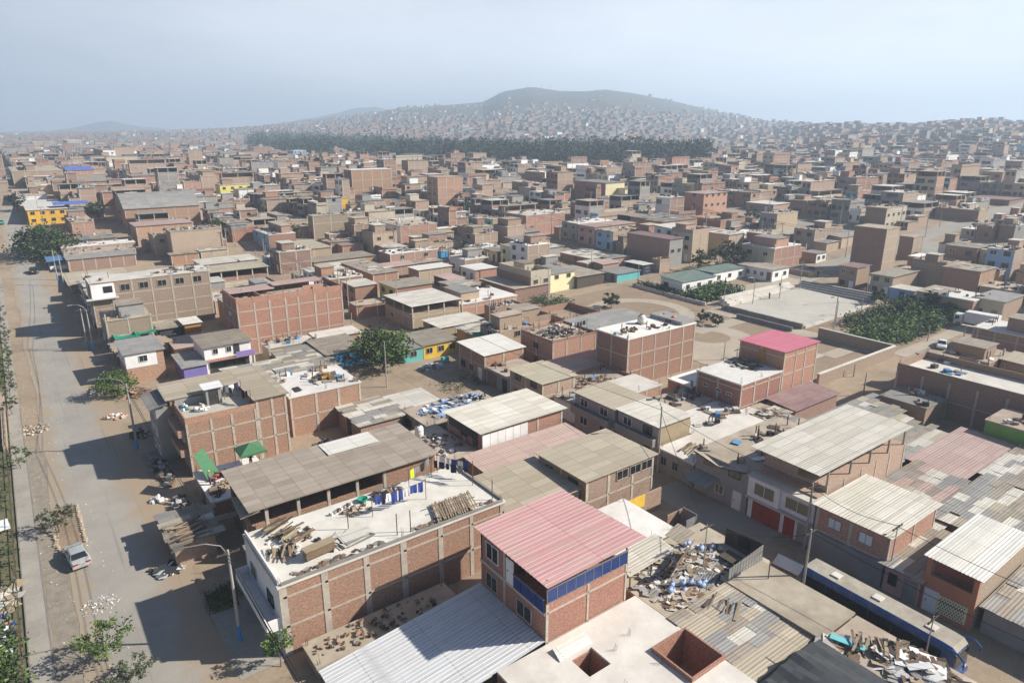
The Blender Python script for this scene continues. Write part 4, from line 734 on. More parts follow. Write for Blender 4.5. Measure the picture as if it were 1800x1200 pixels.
m=MB(); m.box(31.6,40,131.5,136.2,10.6,10.7); m.box(40.1,50,132.5,136.2,10.9,11.0); m.build('rear_roof','rose_sheet',r); m=MB(); m.box(31.7,50,136.0,136.2,9.6,10.6); m.box(44,48,127,127.15,10.6,11.4); m.box(36,36.15,127,136,9.65,10.6); m.build('inner_wall','brick_rose',r); m=MB(); m.box(36.2,43.8,128,131,9.66,9.7); m.build('terrace_floor','roof_white',r)
r=house('long four-storey brick building with five dark upper windows and a white balcony',11.4,33.8,155.3,162.3,10.9,'the long four-storey brick building',wm='brick_pale',rm='roof_pale',bay=3.6,wu=3,det=3)
for a in (17.5,20.9,24.3,27.7,31.2): window(r,'V',a,9.6,1.7,1.3,V=155.3,fr='concrete_frame')
m=MB(); m.box(11.5,15.6,155.22,155.3,8.0,10.7); m.build('white_bay','white',r); m=MB(); m.box(13.6,15.2,155.15,155.23,8.9,10.2); m.build('bay_window','glass',r); m=MB(); m.box(10.4,16,154.2,155.2,7.8,8.0); m.build('balcony','roof_white',r)
house('brown panel-roofed one-storey workshop near the big dark street tree',10.3,24,196,214,3.6,'the brown panel-roofed workshop',roof='sheet',rm='tan_sheet',wu=2,bay=4.2,zb=0)
house('one-storey brick building with ragged roof edge right of the brown workshop',24.4,38,190,206,3.6,'the ragged-edged brick building',roof='patch',rm='tan_sheet',wu=2,bay=4,zb=0)
# tan houses right of the reddish building
house('two-storey tan house with an open upper terrace under a pale roof',64.7,76.4,122.2,134.5,5.1,'the tan terrace house',wm='brick_tan',roof='sheet',rm='pale_sheet',openst=True,wu=2,bay=4,fm=None,det=3)
house('narrow house with pale shed roof and wooden upper room by the dirt lane',62.3,67.9,145,152,5.2,'the wooden-upper narrow house',wm='brick_brown',vm='brick_salmon',roof='sheet',rm='pale_sheet',wu=2,bay=4,fr='')
house('long brick house with white roof edge right of the tan terrace house',77,92,122.5,133,3.6,'the white-edged long brick house',wm='brick_salmon',rm='roof_white',wu=2,bay=3.4,fr='V')
# ================= block right of the bus street =================
house('two-storey brick house with bright white sheet roof overlooking the dirt square',59.6,67.7,88.2,95.9,4.6,'the bright white-roofed brick house',wm='brick_rose',roof='sheet',rm='white_sheet',tilt=.4,wu=[3,2],det=3,bay=4)
house('low grey gated wall house between the white-roofed and the olive-roofed houses',59.5,66.5,80.6,87.6,2.8,'the low grey gated house',wm='plaster_grey',rm='roof_dust',wu=2,dr=2,fr='')
house('low house with a dull magenta corrugated roof below a tall blank brick wall',68.3,79,77,83.6,2.8,'the low magenta roof',wm='brick_brown',roof='corr',rm='rose_sheet',wu=0,fr='')
r=house('tan brick house with an olive sheet roof in the middle of the block',58.7,65,72,79.8,4.8,'the olive-roofed house',wm='brick_tan',roof='sheet',rm='tan_sheet',wu=2,bay=3.2,det=3)
house('low roof with stacked bricks right of the olive-roofed house',65.2,75.8,70.5,76.8,2.5,'the low brick-stacked roof',wm='brick_salmon',roof='par',par=.5,rm='roof_dust',wu=0)
house('tall blank brick house with washing on a ragged roof beside the big block',70.8,80.9,84.2,93,5.6,'the ragged washing roof',roof='par',par=.4,rm='roof_dust',wu=1,bay=4)
house('house with dark blue-grey corrugated roof facing the park',81.3,96.5,84.6,93.2,5.6,'the blue-grey roof by the park',roof='sheet',rm='grey_sheet',wu=1,bay=4,tilt=.3)
r=house('big windowless brick block with a white flat roof and water tank beside the park',76.3,92.8,72.2,79.4,8.3,'the big windowless block',wm='brick_salmon',rm='roof_white',wu=0,dr=0,bay=3.3,det=3)
m=MB(); m.box(89,92.7,72.3,79.2,8.35,9.0); m.build('parapet','plaster_grey',r)
r=house('brick tower with a bright magenta roof beside the park wall',88.3,97.2,52.4,60,9.0,'the magenta-roofed tower',wm='brick_rose',roof='sheet',rm='magenta_sheet',ov=.25,wu=0,dr=0,bay=3,det=3)
door(r,'U',56,6.4,1,2,'orange_wood',U=88.3,hd=False)
r=house('lower brick block with a white panel roof attached to the magenta-roofed tower',78.4,88.1,52.4,60,6.2,'the white panel-roofed block',wm='brick_rose',rm='roof_white',wu=0,dr=0,bay=3.2,det=3)
for a,z_ in ((54.2,4.3),(56,4.3),(58.3,4.4),(54.9,1.6)): window(r,'U',a,z_,.9,.45,U=78.4,sub=False)
house('two-storey grey house with a tan sheet roof and open balconies on the bus street',59.8,66,58.3,66,5.2,'the grey balcony house',wm='plaster_grey',roof='sheet',rm='tan_sheet',wu=2,bay=3.6,fr='',bal=1.0,det=3)
house('two-storey house with a white ribbed roof and timber upper side wall',60.1,66,51,57.9,5.2,'the timber-sided house',wm='plaster_grey',vm='wood_pale',roof='corr',rm='pale_sheet',wu=2,fr='',bal=.8,det=3)
house('white low house behind the grey balcony house, next to the olive-roofed house',60.5,69,66.6,71.4,2.8,'the low white-fronted house',wm='plaster_grey',fm='white',rm='roof_dust',wu=2,fr='')
house('flat pale roof with reinforcing bars left of the big windowless block',66.2,76,64.5,70.2,3.1,'the pale roof with bars',wm='brick_salmon',rm='roof_pale',wu=0)
house('low brown-walled house with pale slab left of the white panel-roofed block',68.6,78,56.4,62,2.8,'the low brown-walled house',wm='brick_brown',rm='roof_dust',wu=2,fr='')
house('small white-roofed room between the two big brick blocks',79.2,88.5,61.4,66,2.9,'the small white-roofed room',wm='brick_salmon',rm='roof_white',wu=1,fr='')
house('low pale slab roof behind the timber-sided house',66.3,78,50.6,56,2.7,'the low pale slab',wm='plaster_grey',rm='roof_pale',wu=1,fr='')
house('one-storey house with a broad dusty roof between the timber-sided and the sloping grey fronts',59.6,77,45,50.3,2.9,'the broad dusty roof',wm='plaster_grey',rm='roof_pale',wu=3,fr='')
r=house('two-storey grey-fronted house with a slanting cornice left of the white garage house',59.4,75,37.6,44.6,5.0,'the slanting grey front',wm='plaster_grey',rm='roof_dust',wu=[3,2],fr='',wk='amber_glass',det=3)
m=MB(); m.quad((58.6,37.7,5.2),(59.4,37.7,5.2),(59.4,41,4.6),(58.6,41,4.6)); m.quad((58.6,41,4.6),(59.4,41,4.6),(59.4,44.5,5.2),(58.6,44.5,5.2)); m.quad((58.6,44.5,5.0),(59.4,44.5,5.0),(59.4,41,4.4),(58.6,41,4.4)); m.quad((58.6,41,4.4),(59.4,41,4.4),(59.4,37.7,5.0),(58.6,37.7,5.0)); m.build('cornice','roof_dust',r)
m=MB(); m.corr((57.0,41.2,2.2),(59.4,41.2,2.7),(59.4,44.4,2.7),(57.0,44.4,2.2),.3,.04); m.build('awning','grey_sheet',r)
# white garage house
r=root('brick_house',68,34,0,'white-fronted house with dark red garage doors under a huge pale ribbed roof','house'); HOUSES.append(('the white garage house',68,34,8,58.9,78,30,37.3))
m=MB(); m.box(59.9,78,30.2,37.3,0,5.3); m.box(61.5,78,30.2,37.3,5.3,5.9); m.box(61.5,78,37.1,37.3,5.9,7.9); m.box(61.5,61.7,33.5,37.1,5.9,7.8); m.build('wall','brick_tan',r)
m=MB(); m.box(59.3,59.9,29.9,37.3,0,2.6); m.build('lower_front','white',r); m=MB(); m.box(58.9,59.9,33.6,37.3,2.6,5.0); m.box(59.2,59.9,29.9,33.6,2.6,4.7); m.build('facade','white',r)
m=MB(); m.box(58.7,59.95,29.8,37.4,2.5,2.68); m.box(58.7,61.5,29.8,37.4,5.0,5.12); m.build('ledge','roof_pale',r)
window(r,'U',35.3,3.9,2.4,1.4,'amber_glass','white',U=58.9); window(r,'U',31.7,3.8,2.7,1.3,'amber_glass','white',U=59.2)
garage(r,'U',35.1,.05,3.3,2.2,'red_paint',U=59.3); garage(r,'U',32.4,.05,1.2,2.2,'red_paint',U=59.3); door(r,'U',30.8,.05,1.2,2.1,'plaster_grey',U=59.3)
m=MB(); m.corr((59.2,29.9,8.0),(78.6,29.9,8.0),(78.6,37.7,8.15),(59.2,37.7,8.15),.3,.025); m.build('roof','pale_sheet',r)
for x in (61.6,66,70,74,77.6): m=MB(); m.box(x,x+.16,30.25,30.41,5.9,7.95); m.build('post','steel',r)
frame(r,61.5,78,30.2,37.3,0,5.9,3.4,2.7,'V')
r=house('two-storey brick house with a pale ribbed roof and two white windows facing the bus',58.8,68.3,22.6,29.5,5.15,'the two-white-window house',wm='brick_salmon',roof='corr',rm='pale_sheet',ov=.35,wu=0,dr=0,det=3,bay=5)
for a in (24.6,27.6): window(r,'U',a,4.0,1.3,1.1,'tarp_white','plaster_grey',U=58.8)
m=MB(); m.box(58.5,58.75,22.6,29.5,0,2.5); m.build('ground_front','plaster_grey',r)
house('low pink-fronted house squeezed between the two pale-roofed brick houses',58.5,68,19.4,22.4,2.6,'the low pink-fronted house',wm='pink_paint',roof='patch',rm='brown_sheet',wu=2,fr='')
r=root('brick_house',63.5,17.4,0,'narrow salmon-fronted house with lattice panel and long white ribbed roof','house'); HOUSES.append(('the salmon-fronted house',63.5,17.4,5.2,58.9,69,15.3,19.3))
m=MB(); m.box(58.9,69,15.3,19.3,0,2.7); m.box(60.6,69,15.3,19.3,2.7,5.1); m.box(58.9,60.6,15.3,15.45,2.7,5.1); m.build('wall','brick_pale',r)
m=MB(); m.box(58.7,58.9,15.3,19.3,0,3.5); m.box(58.7,58.9,15.3,15.7,3.5,5.1); m.box(58.7,58.9,18.9,19.3,3.5,5.1); m.build('facade','salmon_paint',r); m=MB(); m.box(60.5,60.6,15.5,19.2,3.0,5.0); m.build('rear_loggia','salmon_paint',r)
door(r,'U',18.5,.05,1.0,2.1,'white',U=58.7)
m=MB()
for i in range(9):
    for j in range(7):
        y,z=15.9+.22*i+(.11 if j%2 else 0),.62+.22*j; m.quad((58.585,y,z-.085),(58.585,y-.085,z),(58.585,y,z+.085),(58.585,y+.085,z))
m.build('lattice_hole','wood_dark',r)
MB().box(58.59,58.69,15.7,18.0,.45,2.1).build('lattice_panel','cream',r)
m=MB(); m.box(58.62,58.7,15.7,17.8,.45,2.2); m.build('lattice_back','wood_dark',r) if 0 else None
m=MB(); m.corr((58.4,15.0,5.15),(69.5,15.0,5.15),(69.5,19.6,5.25),(58.4,19.6,5.25),.28,.04); m.build('roof','white_sheet',r)
house('low grey-walled lot with plank roof at the right bottom corner',59.5,72,4.5,14.8,2.4,'the plank-roofed lot',wm='plaster_grey',roof='patch',rm='brown_sheet',wu=0,fr='')
# back row of block 2
bk=[(79,96,38.2,43.8,'grey_sheet','brown_sheet','wide grey patched roof between the white garage house and the roofless brick shell'),(79,92,31.2,37.6,'brown_sheet','','brown mottled roof just behind the huge pale ribbed roof'),(69.5,80,24.4,29.6,'rose_sheet','','stained pink patched roof behind the two-white-window house'),(81,95.6,25,30.6,'rose_sheet','','large faded pink roof near the green house'),(70,83,17,23.6,'brown_sheet','','brown ragged roof behind the salmon-fronted house'),(84,96,14,24,'pale_sheet','','white and grey ragged sheets at the right edge'),(73,90,6,13,'brown_sheet','','ragged brown roof in the lower right corner'),(69.2,73.6,30.5-6,30,'','','')]
for a,b,c,d,mm,_,l in bk[:7]: house(l,a,b,c,d,2.7,'the '+l,wm='brick_brown',roof='patch' if 'faded' not in l else 'sheet',rm=mm,wu=1,fr='',tilt=.2,kind='low_house')
house('bright green two-storey house cut by the right edge of the picture',96.6,103,21,28.6,4.6,'the bright green house',wm='green_paint',rm='roof_dust',fr='',wu=2,kind='painted_house')
house('dull maroon sagging corrugated roof behind the magenta-roofed tower',84,95,47.2,51.6,2.6,'the maroon sagging roof',wm='brick_brown',roof='corr',rm='maroon_sheet',wu=0,fr='',tilt=.4,kind='low_house')
house('yellow and white sheet shed behind the white panel-roofed block',78.5,81.8,44.6,51.6,2.5,'the yellow sheet shed',wm='brick_brown',roof='patch',rm='yellow',wu=0,fr='',kind='shed',cat='shed')
house('long roofless brick shell with bare concrete columns on the right edge',104.6,114,18,43.6,5.4,'the roofless brick shell',wm='brick_brown',roof='par',par=1.1,rm='roof_pale',wu=0,dr=0,bay=3,det=3)
house('flat grey-roofed block at the foot of the roofless brick shell',97.5,103.6,36,42.2,3.4,'the flat grey block',wm='brick_brown',rm='concrete_dark',wu=0,fr='')
house('brown one-storey house with a white slab roof by the parked white car',145,154,30,48.2,4.2,'the white slab-roofed brown house',wm='brick_brown',rm='roof_white',fr='U',wu=0,dr=0,zb=0)
# health post in the park
r=house('low white health post with grey-green roofs among park shrubs',133,146,108.5,115.5,2.9,'the park health post',wm='white',roof='sheet',rm='green_sheet',fr='',wu=2,wv=3,kind='health_post',tilt=.5)
house('white wing with blue painted wall joined to the park health post',146.5,160,109.5,115.5,2.9,'the blue-walled wing',wm='white',fm='sky_blue',roof='sheet',rm='green_sheet',fr='',wu=2,wv=3,kind='health_post')
house('flat-roofed white classroom wing at the far end of the park yard',160.5,168,101.5,112,2.9,'the white classroom wing',wm='white',roof='sheet',rm='brown_sheet',fr='',wu=5,wv=2,kind='classroom')
# ================= vehicles =================
def xf(cx,cy,cz,rz):
    M=Matrix.Translation((cx,cy,cz))@Matrix.Rotation(rz,4,'Z'); return lambda p:tuple(M@Vector(p))
def wheel(r,T,x,y,rad=.31,w=.2):
    m=MB(); n=16; 
    for k in range(n):
        a,b=2*math.pi*k/n,2*math.pi*(k+1)/n; P=lambda t,yy,q=1:T((x+rad*q*math.cos(t),y+yy,rad+rad*q*math.sin(t)))
        m.quad(P(a,-w/2),P(b,-w/2),P(b,w/2),P(a,w/2)); m.quad(P(a,-w/2),P(a,-w/2,.55),P(b,-w/2,.55),P(b,-w/2)); m.quad(P(a,w/2),P(b,w/2),P(b,w/2,.55),P(a,w/2,.55))
    o=m.build('wheel','tyre',r); m=MB(); m.tube([T((x,y-w*.42,rad)),T((x,y+w*.42,rad))],rad*.56,10); m.build('rim','chrome',o)
def sedan(cx,cy,cz,rz,label,mat,L=4.4,W=1.72,name='parked_car',group=None,tall=0):
    r=root(name,cx,cy,cz,label,'car',group); T=xf(cx,cy,cz,rz)
    def loft(secs,mt,nm,par=r):
        m=MB(); i0=0; n=len(secs[0][1])
        for x,pts in secs:
            for y,z in pts: m.v.append(T((x,y,z)))
        for k in range(len(secs)-1):
            for j in range(n-1): m.f.append((k*n+j,(k+1)*n+j,(k+1)*n+j+1,k*n+j+1)); m.m.append(0)
        m.f.append(tuple(range(n))); m.m.append(0); m.f.append(tuple((len(secs)-1)*n+j for j in range(n))[::-1]); m.m.append(0)
        return m.build(nm,mt,par,True if 0 else False)
    h=L/2; w=W/2
    def sec(x,zt,wd=1,zb=.28): return (x,[(-w*wd*.94,zb),(-w*wd,zb+.22),(-w*wd*.98,zt-.08),(-w*wd*.88,zt),(0,zt+.03),(w*wd*.88,zt),(w*wd*.98,zt-.08),(w*wd,zb+.22),(w*wd*.94,zb)])
    e=tall*.15
    b=loft([sec(-h,.62+e,.86,.36),sec(-h+.1,.82+e,.94),sec(-h+.45,.93+e,1),sec(-.9,.92+e,1),sec(.9,.88+e,1),sec(h-.5,.80+e,.97),sec(h-.12,.68+e,.9,.3),sec(h,.5+e,.82,.36)],mat,'body')
    def c(x,zt,wd,zb=.86): return (x,[(-w*.93,zb+e),(-w*wd,zt-.05+e),(-w*wd*.85,zt+e),(0,zt+.03+e),(w*wd*.85,zt+e),(w*wd,zt-.05+e),(w*.93,zb+e)])
    loft([c(-1.62,.93,.9),c(-1.0,1.33,.76),c(.25,1.37,.76),c(1.05,.9,.9)],mat,'cabin')
    def pane(pts): m=MB(); m.quad(*[T((x,y,z+e)) for x,y,z in pts]); return m.build('window','glass',r)
    pane([(-1.60,-w*.78,.98),(-1.60,w*.78,.98),(-1.08,w*.66,1.335),(-1.08,-w*.66,1.335)]) ; pane([(1.03,w*.8,.945),(1.03,-w*.8,.945),(.37,-w*.66,1.37),(.37,w*.66,1.37)])
    for s in(-1,1):
        y0,y1=s*w*.955,s*w*.80; pane([(-1.15,y0,.93),(-.35,y0,.93),(-.35,y1,1.29),(-.85,y1,1.29)][::s]); pane([(-.28,y0,.93),(.75,y0,.93),(.22,y1,1.30),(-.28,y1,1.29)][::s])
        for x in(-h+.85,h-.85): wheel(r,T,x,s*(w-.1))
        m=MB(); a=T((.62,s*(w+.08),.95+e)); m.obox(a,.18,.12,.13,rz); m.build('mirror',mat,r)
        m=MB(); m.obox(T((h-.06,s*w*.66,.60+e)),.1,.36,.15,rz); m.build('headlight','lamp_glass',r); m=MB(); m.obox(T((-h+.05,s*w*.62,.72+e)),.1,.42,.15,rz); m.build('tail_light','red_paint',r)
    m=MB(); m.obox(T((-h+.0,0,.48)),.16,W*.94,.2,rz); m.build('bumper',mat,r); m=MB(); m.obox(T((h,0,.44)),.16,W*.9,.2,rz); m.build('bumper',mat,r); m=MB(); m.obox(T((-h-.0,0,.74+e)),.08,.42,.13,rz); m.build('number_plate','lamp_glass',r)
    return r
sedan(.05,71.2,0,R_(96.5),'silver saloon car parked beside the planted verge on the left street','car_silver')
def gsed(px,py,rz,*a,**k): x,y=gat(px,py); return sedan(x,y,H(x,y)+.03,rz,*a,**k)
gsed(60,480,R_(-84),'black car standing in the tree shade by the blue awning','car_black',group=None,tall=1); gsed(37,438,R_(-92),'dark car parked left of the big street tree','car_black'); gsed(3,394,R_(90),'teal car cut by the left edge of the picture','car_teal')
sedan(141,51.5,.03,R_(200),'white car parked by the brown house wall on the dirt lane','car_white'); 
gsed(1277,352+2,R_(100),'white car parked in front of the green house far behind','car_white'); gsed(1296,356,R_(10),'white van-like car right of the other white car far behind','car_white',tall=2); gsed(1427,478,R_(30),'dark car under the sheet canopy across the avenue','car_black',tall=1)
def bus(cx,cy,rz,label):
    r=root('bus',cx,cy,0,label,'bus'); T=xf(cx,cy,0,rz); L,W=11.4,2.4
    def box(nm,x0,x1,y0,y1,z0,z1,mt,par=r,bev=.0):
        m=MB(); m.obox(T(((x0+x1)/2,(y0+y1)/2,(z0+z1)/2)),x1-x0,y1-y0,z1-z0,rz); o=m.build(nm,mt,par)
        if bev: b=o.modifiers.new('b','BEVEL'); b.width=bev; b.segments=3
        return o
    m=MB(); pr_=[(-1.25,.35),(-1.25,2.7),(-1.18,3.0),(-.95,3.15),(.95,3.15),(1.18,3.0),(1.25,2.7),(1.25,.35)]; S=[(-6.3,.97,0),(-6.1,1,0),(5.2,1,0),(5.9,.99,-.06),(6.25,.93,-.35)]
    n=len(pr_)
    for x,q,dz in S:
        for y,z in pr_: m.v.append(T((x+(.12 if z<1.2 and x>6 else 0),y*q,z+(dz if z>2 else 0))))
    for k in range(len(S)-1):
        for j in range(n): m.f.append((k*n+j,(k+1)*n+j,(k+1)*n+(j+1)%n,k*n+(j+1)%n)); m.m.append(1 if j in(3,) else 0)
    m.f.append(tuple(range(n))[::1]); m.m.append(0); m.f.append(tuple((len(S)-1)*n+j for j in range(n))[::-1]); m.m.append(0)
    m.build('body',['bus_blue','bus_roof'],r)
    for s in(-1,1):
        for i in range(6): box('window',-5.8+1.86*i,-5.8+1.86*i+1.8,s*1.26-.015,s*1.26+.015,1.55,2.55,'bus_glass')
        for x in(-3.9,3.7): wheel(r,T,x,s*1.12,.5,.28)
        m=MB(); m.tube([T((5.6,s*1.15,2.9)),T((6.5,s*1.35,3.05)),T((6.95,s*1.4,2.7)),T((6.95,s*1.4,2.35))],[.09,.08,.08,.1],8); m.build('mirror_arm','bus_blue',r)
        box('headlight',6.3,6.42,s*.85-.2,s*.85+.2,.75,.95,'lamp_glass')
    box('windscreen',6.2,6.32,-1.08,1.08,1.35,2.6,'bus_glass',bev=.03); box('bumper',6.3,6.5,-1.2,1.2,.35,.7,'bus_blue',bev=.05)
    for x in(-4.2,-.6,3.6): box('roof_hatch',x,x+.75,-.38,.38,3.15,3.28,'roof_pale',bev=.03)
    box('side_stripe',-6,5.8,-1.275,-1.25,1.3,1.36,'chrome'); return r
bus(52.5,20.0,R_(-91.5),'long dark blue coach with dusty pale roof parked on the dirt street')
def truck(cx,cy,cz,rz,label):
    r=root('truck',cx,cy,cz,label,'truck'); T=xf(cx,cy,cz,rz)
    def box(nm,x0,x1,y0,y1,z0,z1,mt,bev=.06):
        m=MB(); m.obox(T(((x0+x1)/2,(y0+y1)/2,(z0+z1)/2)),x1-x0,y1-y0,z1-z0,rz); o=m.build(nm,mt,r); b=o.modifiers.new('b','BEVEL'); b.width=bev; b.segments=2
    box('cargo_box',-3.9,2.0,-1.2,1.2,1.0,3.3,'car_white',.03); box('cab',2.2,4.0,-1.1,1.1,.55,2.5,'car_white',.2); box('windscreen',3.9,4.03,-.95,.95,1.5,2.2,'glass',.03); box('side_window',2.9,3.7,-1.12,1.12,1.5,2.15,'glass',.03); box('chassis',-3.9,3.6,-.5,.5,.5,.95,'metal_dark',.02)
    for x in(-2.6,3.0):
        for s in(-1,1): wheel(r,T,x,s*.98,.45,.28)
truck(159.2,52.6,H(159,52)+.05,R_(93),'white box truck parked at the corner of the park lane')
# canopy, awnings, small yard things
def canopy(x0,x1,y0,y1,z,label,mat,name='canopy'):
    r=root(name,(x0+x1)/2,(y0+y1)/2,z,label,'canopy')
    cx,cy=(x0+x1)/2,(y0+y1)/2; h=2.1; m=MB(); A=[(x0,y0,z+h),(x1,y0,z+h),(x1,y1,z+h),(x0,y1,z+h)]; t=(cx,cy,z+h+.8)
    for i in range(4): m.tri(A[i],A[(i+1)%4],t); a,b=A[i],A[(i+1)%4]; m.quad((a[0],a[1],a[2]-.25),(b[0],b[1],b[2]-.25),b,a)
    m.build('fabric',mat,r)
    for a in A: m=MB(); m.tube([(a[0],a[1],z),a],.035,5); m.build('leg','steel',r)
canopy(17.1,20.0,75.2,78.0,2.25,'green pop-up canopy standing in the small builders yard','canopy_green')
m=MB(); m.quad((12.7,77.9,4.6),(13.5,75.2,2.0),(15.0,76.6,2.3),(14.0,79.4,4.7)); m.quad((12.7,77.9,4.55),(14.0,79.4,4.65),(15.0,76.6,2.25),(13.5,75.2,1.95)); tag(m.build('awning','canopy_green'),'tilted green awning at the foot of the tall brick wall','awning')
gx,gy=gat(76,473)
r=root('street_stall',gx+3,gy,0,'street stall under a blue awning beside the black car','stall'); 
m=MB(); z=H(gx,gy); m.quad((gx+1,gy-4,z+2.4),(gx+6,gy-4,z+2.7),(gx+6,gy+6,z+2.7),(gx+1,gy+6,z+2.4)); m.build('awning','tarp_blue',r); m=MB(); m.box(gx+1.5,gx+5.5,gy-3,gy+5,z,z+1.0); m.build('counter','white',r)
bx0,by0=gat(127,386)
m=MB(); z=H(bx0,by0); m.quad((bx0-5,by0-3,z+5.6),(bx0+6,by0-3,z+5.6),(bx0+6,by0+4,z+6.2),(bx0-5,by0+4,z+6.2)); tag(m.build('tarpaulin','blue_sheet'),'deep blue tarpaulin stretched above the roofs behind the big street tree','tarpaulin')
# ---- roof of the cluttered house ----
Z=6.56
planks(15.0,52.8,Z,2.6,3.4,30,.3,'heap of old planks and scrap at the street end of the flat roof',h=.7)
rubble(17,46.95,Z,4.2,.35,40,'rods and chips along the near edge of the flat roof',['wood','rust','plaster_grey'],.1,.3,flat=True); rubble(28,47,Z,4.5,.3,40,'rods and chips along the near right edge of the flat roof',['wood','rust','plaster_grey'],.1,.3,flat=True)
rubble(19,44.1,1.18,5.6,1.3,90,'bricks and boards scattered over the dusty annex',['brick_salmon','wood','plaster_grey','wood_dark'],.25,.35)
rubble(40,41.5,0,3,1.0,20,'offcuts on the yard side',['wood'],.2,.4) if 0 else None
planks(13.9,50.2,Z,2,1.8,14,1.2,'small heap of boards beside the heap of old planks',h=.5)
rubble(15,51.5,Z,2.3,2.2,46,'scrap scattered around the planks on the flat roof',['wood','white','metal_dark','plaster_grey','rust'],.5,.4)
sheets(19.5,48.8,Z,3.2,1.5,7,.1,'stack of grey roofing sheets near the middle edge of the flat roof')
sheets(18.6,49.7,Z,2.4,1.2,5,.5,'second smaller stack of roofing sheets on the flat roof')
r=root('hutch',16.1,48.4,Z,'long brown wooden hutch standing alone on the flat roof','hutch')
m=MB(); m.obox((16.1,48.4,Z+.6),2.5,.7,.75,.1); m.build('body','wood',r); m=MB(); m.obox((16.1,48.4,Z+1.02),2.7,.85,.07,.1); m.build('top','wood_pale',r)
for dx in(-1.1,1.1): m=MB(); m.box(16.1+dx-.05,16.1+dx+.05,48.1,48.7,Z,Z+.3); m.build('leg','wood_dark',r)
r=root('bamboo_screen',28.9,48.2,Z,'weathered bamboo screen lying across the right edge of the flat roof','screen')
m=MB()
for k in range(17): m.obox((26.9+.25*k,48.0+ru(-.1,.1),Z+.25+ru(0,.1)),.12,3.2,.06,ru(-.05,.05)-.3)
m.build('slats','wood_pale',r); m=MB()
for q in(-1,.2,1.1): m.obox((28.9,48+q,Z+.36),4.6,.1,.05,-.04)
m.build('rails','wood',r)
laundry(22.2,51.2,27.6,51.0,Z,'washing line of blue garments across the middle of the flat roof',['cloth_blue','cloth_navy','cloth_white','cloth_blue'],9)
laundry(27.2,53.6,30.4,55.0,Z,'washing line with lime green clothes near the far edge of the flat roof',['cloth_lime','cloth_lime','cloth_grey','cloth_black'],5)
laundry(30.2,54.4,32.6,50.6,Z,'washing line of dark and white clothes by the right corner of the flat roof',['cloth_black','cloth_grey','cloth_white','cloth_navy'],8)
laundry(31.2,55.0,33.2,51.4,Z,'washing line of white sheets at the far right corner of the flat roof',['cloth_white','tarp_white','cloth_blue'],7)
for i in range(7):
    m=MB(); x,y=19.3+.36*i,53.6+.12*i; m.lathe((x,y,Z),[(.12,0),(.15,.3),(.13,.3),(.11,.05)],8); tag(m.build('bucket',['tarp_white','plaster_grey','rust'][i%3],smooth=True),['white bucket at the left end of the row on the flat roof','grey bucket, second from the left in the row','rusty bucket, third from the left in the row','white bucket in the middle of the row of buckets','grey bucket, third from the right in the row','rusty bucket, second from the right in the row','white bucket at the right end of the row'][i],'bucket','buckets in a row on the flat roof')
m=MB(); m.lathe((22.6,54.2,Z),[(.35,0),(.5,.35),(.46,.35),(.33,.05)],14); tag(m.build('basin','net_green',smooth=True),'round green basin at the far edge of the flat roof','basin')
m=MB(); m.obox((21.3,54.9,Z+.9),2.2,.08,1.5,.15,.5); tag(m.build('table_top','wood'),'round brown table top leaning at the far edge of the flat roof','table top') if 0 else None
rubble(21.5,53.0,Z,1.4,.9,30,'small heap of sand on the flat roof',['wood_pale'],.25,.4,name='sand')
rubble(25.0,54.0,Z,1.7,.9,26,'broken furniture at the far edge of the flat roof',['wood','wood_dark','plaster_grey'],.6,.6)
for x,y,l in((22.6,47.2,'bare post at the near edge of the flat roof'),(19.6,50.6,'thin bare post left of the roofing sheets'),(23.8,47.0,'second bare post at the near edge of the flat roof'),(32.6,47.2,'thin bare post at the near right corner of the flat roof')): m=MB(); m.tube([(x,y,Z),(x,y,Z+2.1)],.045,5); tag(m.build('post','rust'),l,'post','bare posts on the flat roof')
# tank roof, K1 etc
water_tank(37.4,70.2,3.05,'white plastic water tank on the dusty low roof right of the long brown roof')
rubble(37.8,66.5,3.05,3,3.2,60,'scrap and white sacks around the water tank',['tarp_white','wood','plaster_grey','metal_dark'],.6,.6)
water_tank(84.6,77.2,8.4,'pale water tank on the big windowless block','roof_pale',1.2)
rubble(80,75.5,8.4,1.6,1.2,30,'coiled bars and planks on the big windowless block',['rust','wood'],.2,.5); rubble(90.5,76,8.4,1.6,2.4,40,'furniture and scrap at the park end of the big windowless block',['wood','cloth_red','wood_dark','yellow'],.9,.7)
rubble(46.5,76.3,2.9,5.6,3,170,'rubble and blue plastic strewn over the low roof',['tarp_blue','plaster_grey','tarp_white','wood','bag_blue'],.35,.6,flat=True); rubble(50.5,77.5,2.9,1.8,1.4,40,'black plastic bags at the end of the rubble-strewn roof',['bag_black','bag_blue'],.5,.5)
rubble(33.6,90,5.9,1,1,12,'wooden crates on the white roof terrace',['orange_wood','wood'],.4,1.0)
r=root('garbage_heap',29,79.5,0,'x','x') if 0 else None
for i in range(30):
    a=ru(0,6.28); q=math.sqrt(rnd()); x=29+2.6*q*math.cos(a); y=79.4+1.7*q*math.sin(a); zz=max(0,.9*(1-q))
    m=MB(); blob(m,(x,y,zz+.35),.55,.5,.42,j=.25); tag(m.build('rubbish_bag',random.choice(['bag_black','bag_black','cloth_grey','plaster_grey']),smooth=True),'dark rubbish bag in the big heap behind the long brown roof','bag','rubbish bags heaped behind the long brown roof')
rubble(26,78.5,0,2.5,2,60,'litter around the heap of rubbish bags',['tarp_white','net_green','wood','cloth_red'],.3,.35); rubble(31,74,0,3,3.5,70,'broken brick and litter in the yard behind the long brown roof',['brick_salmon','wood','plaster_grey'],.4,.4)
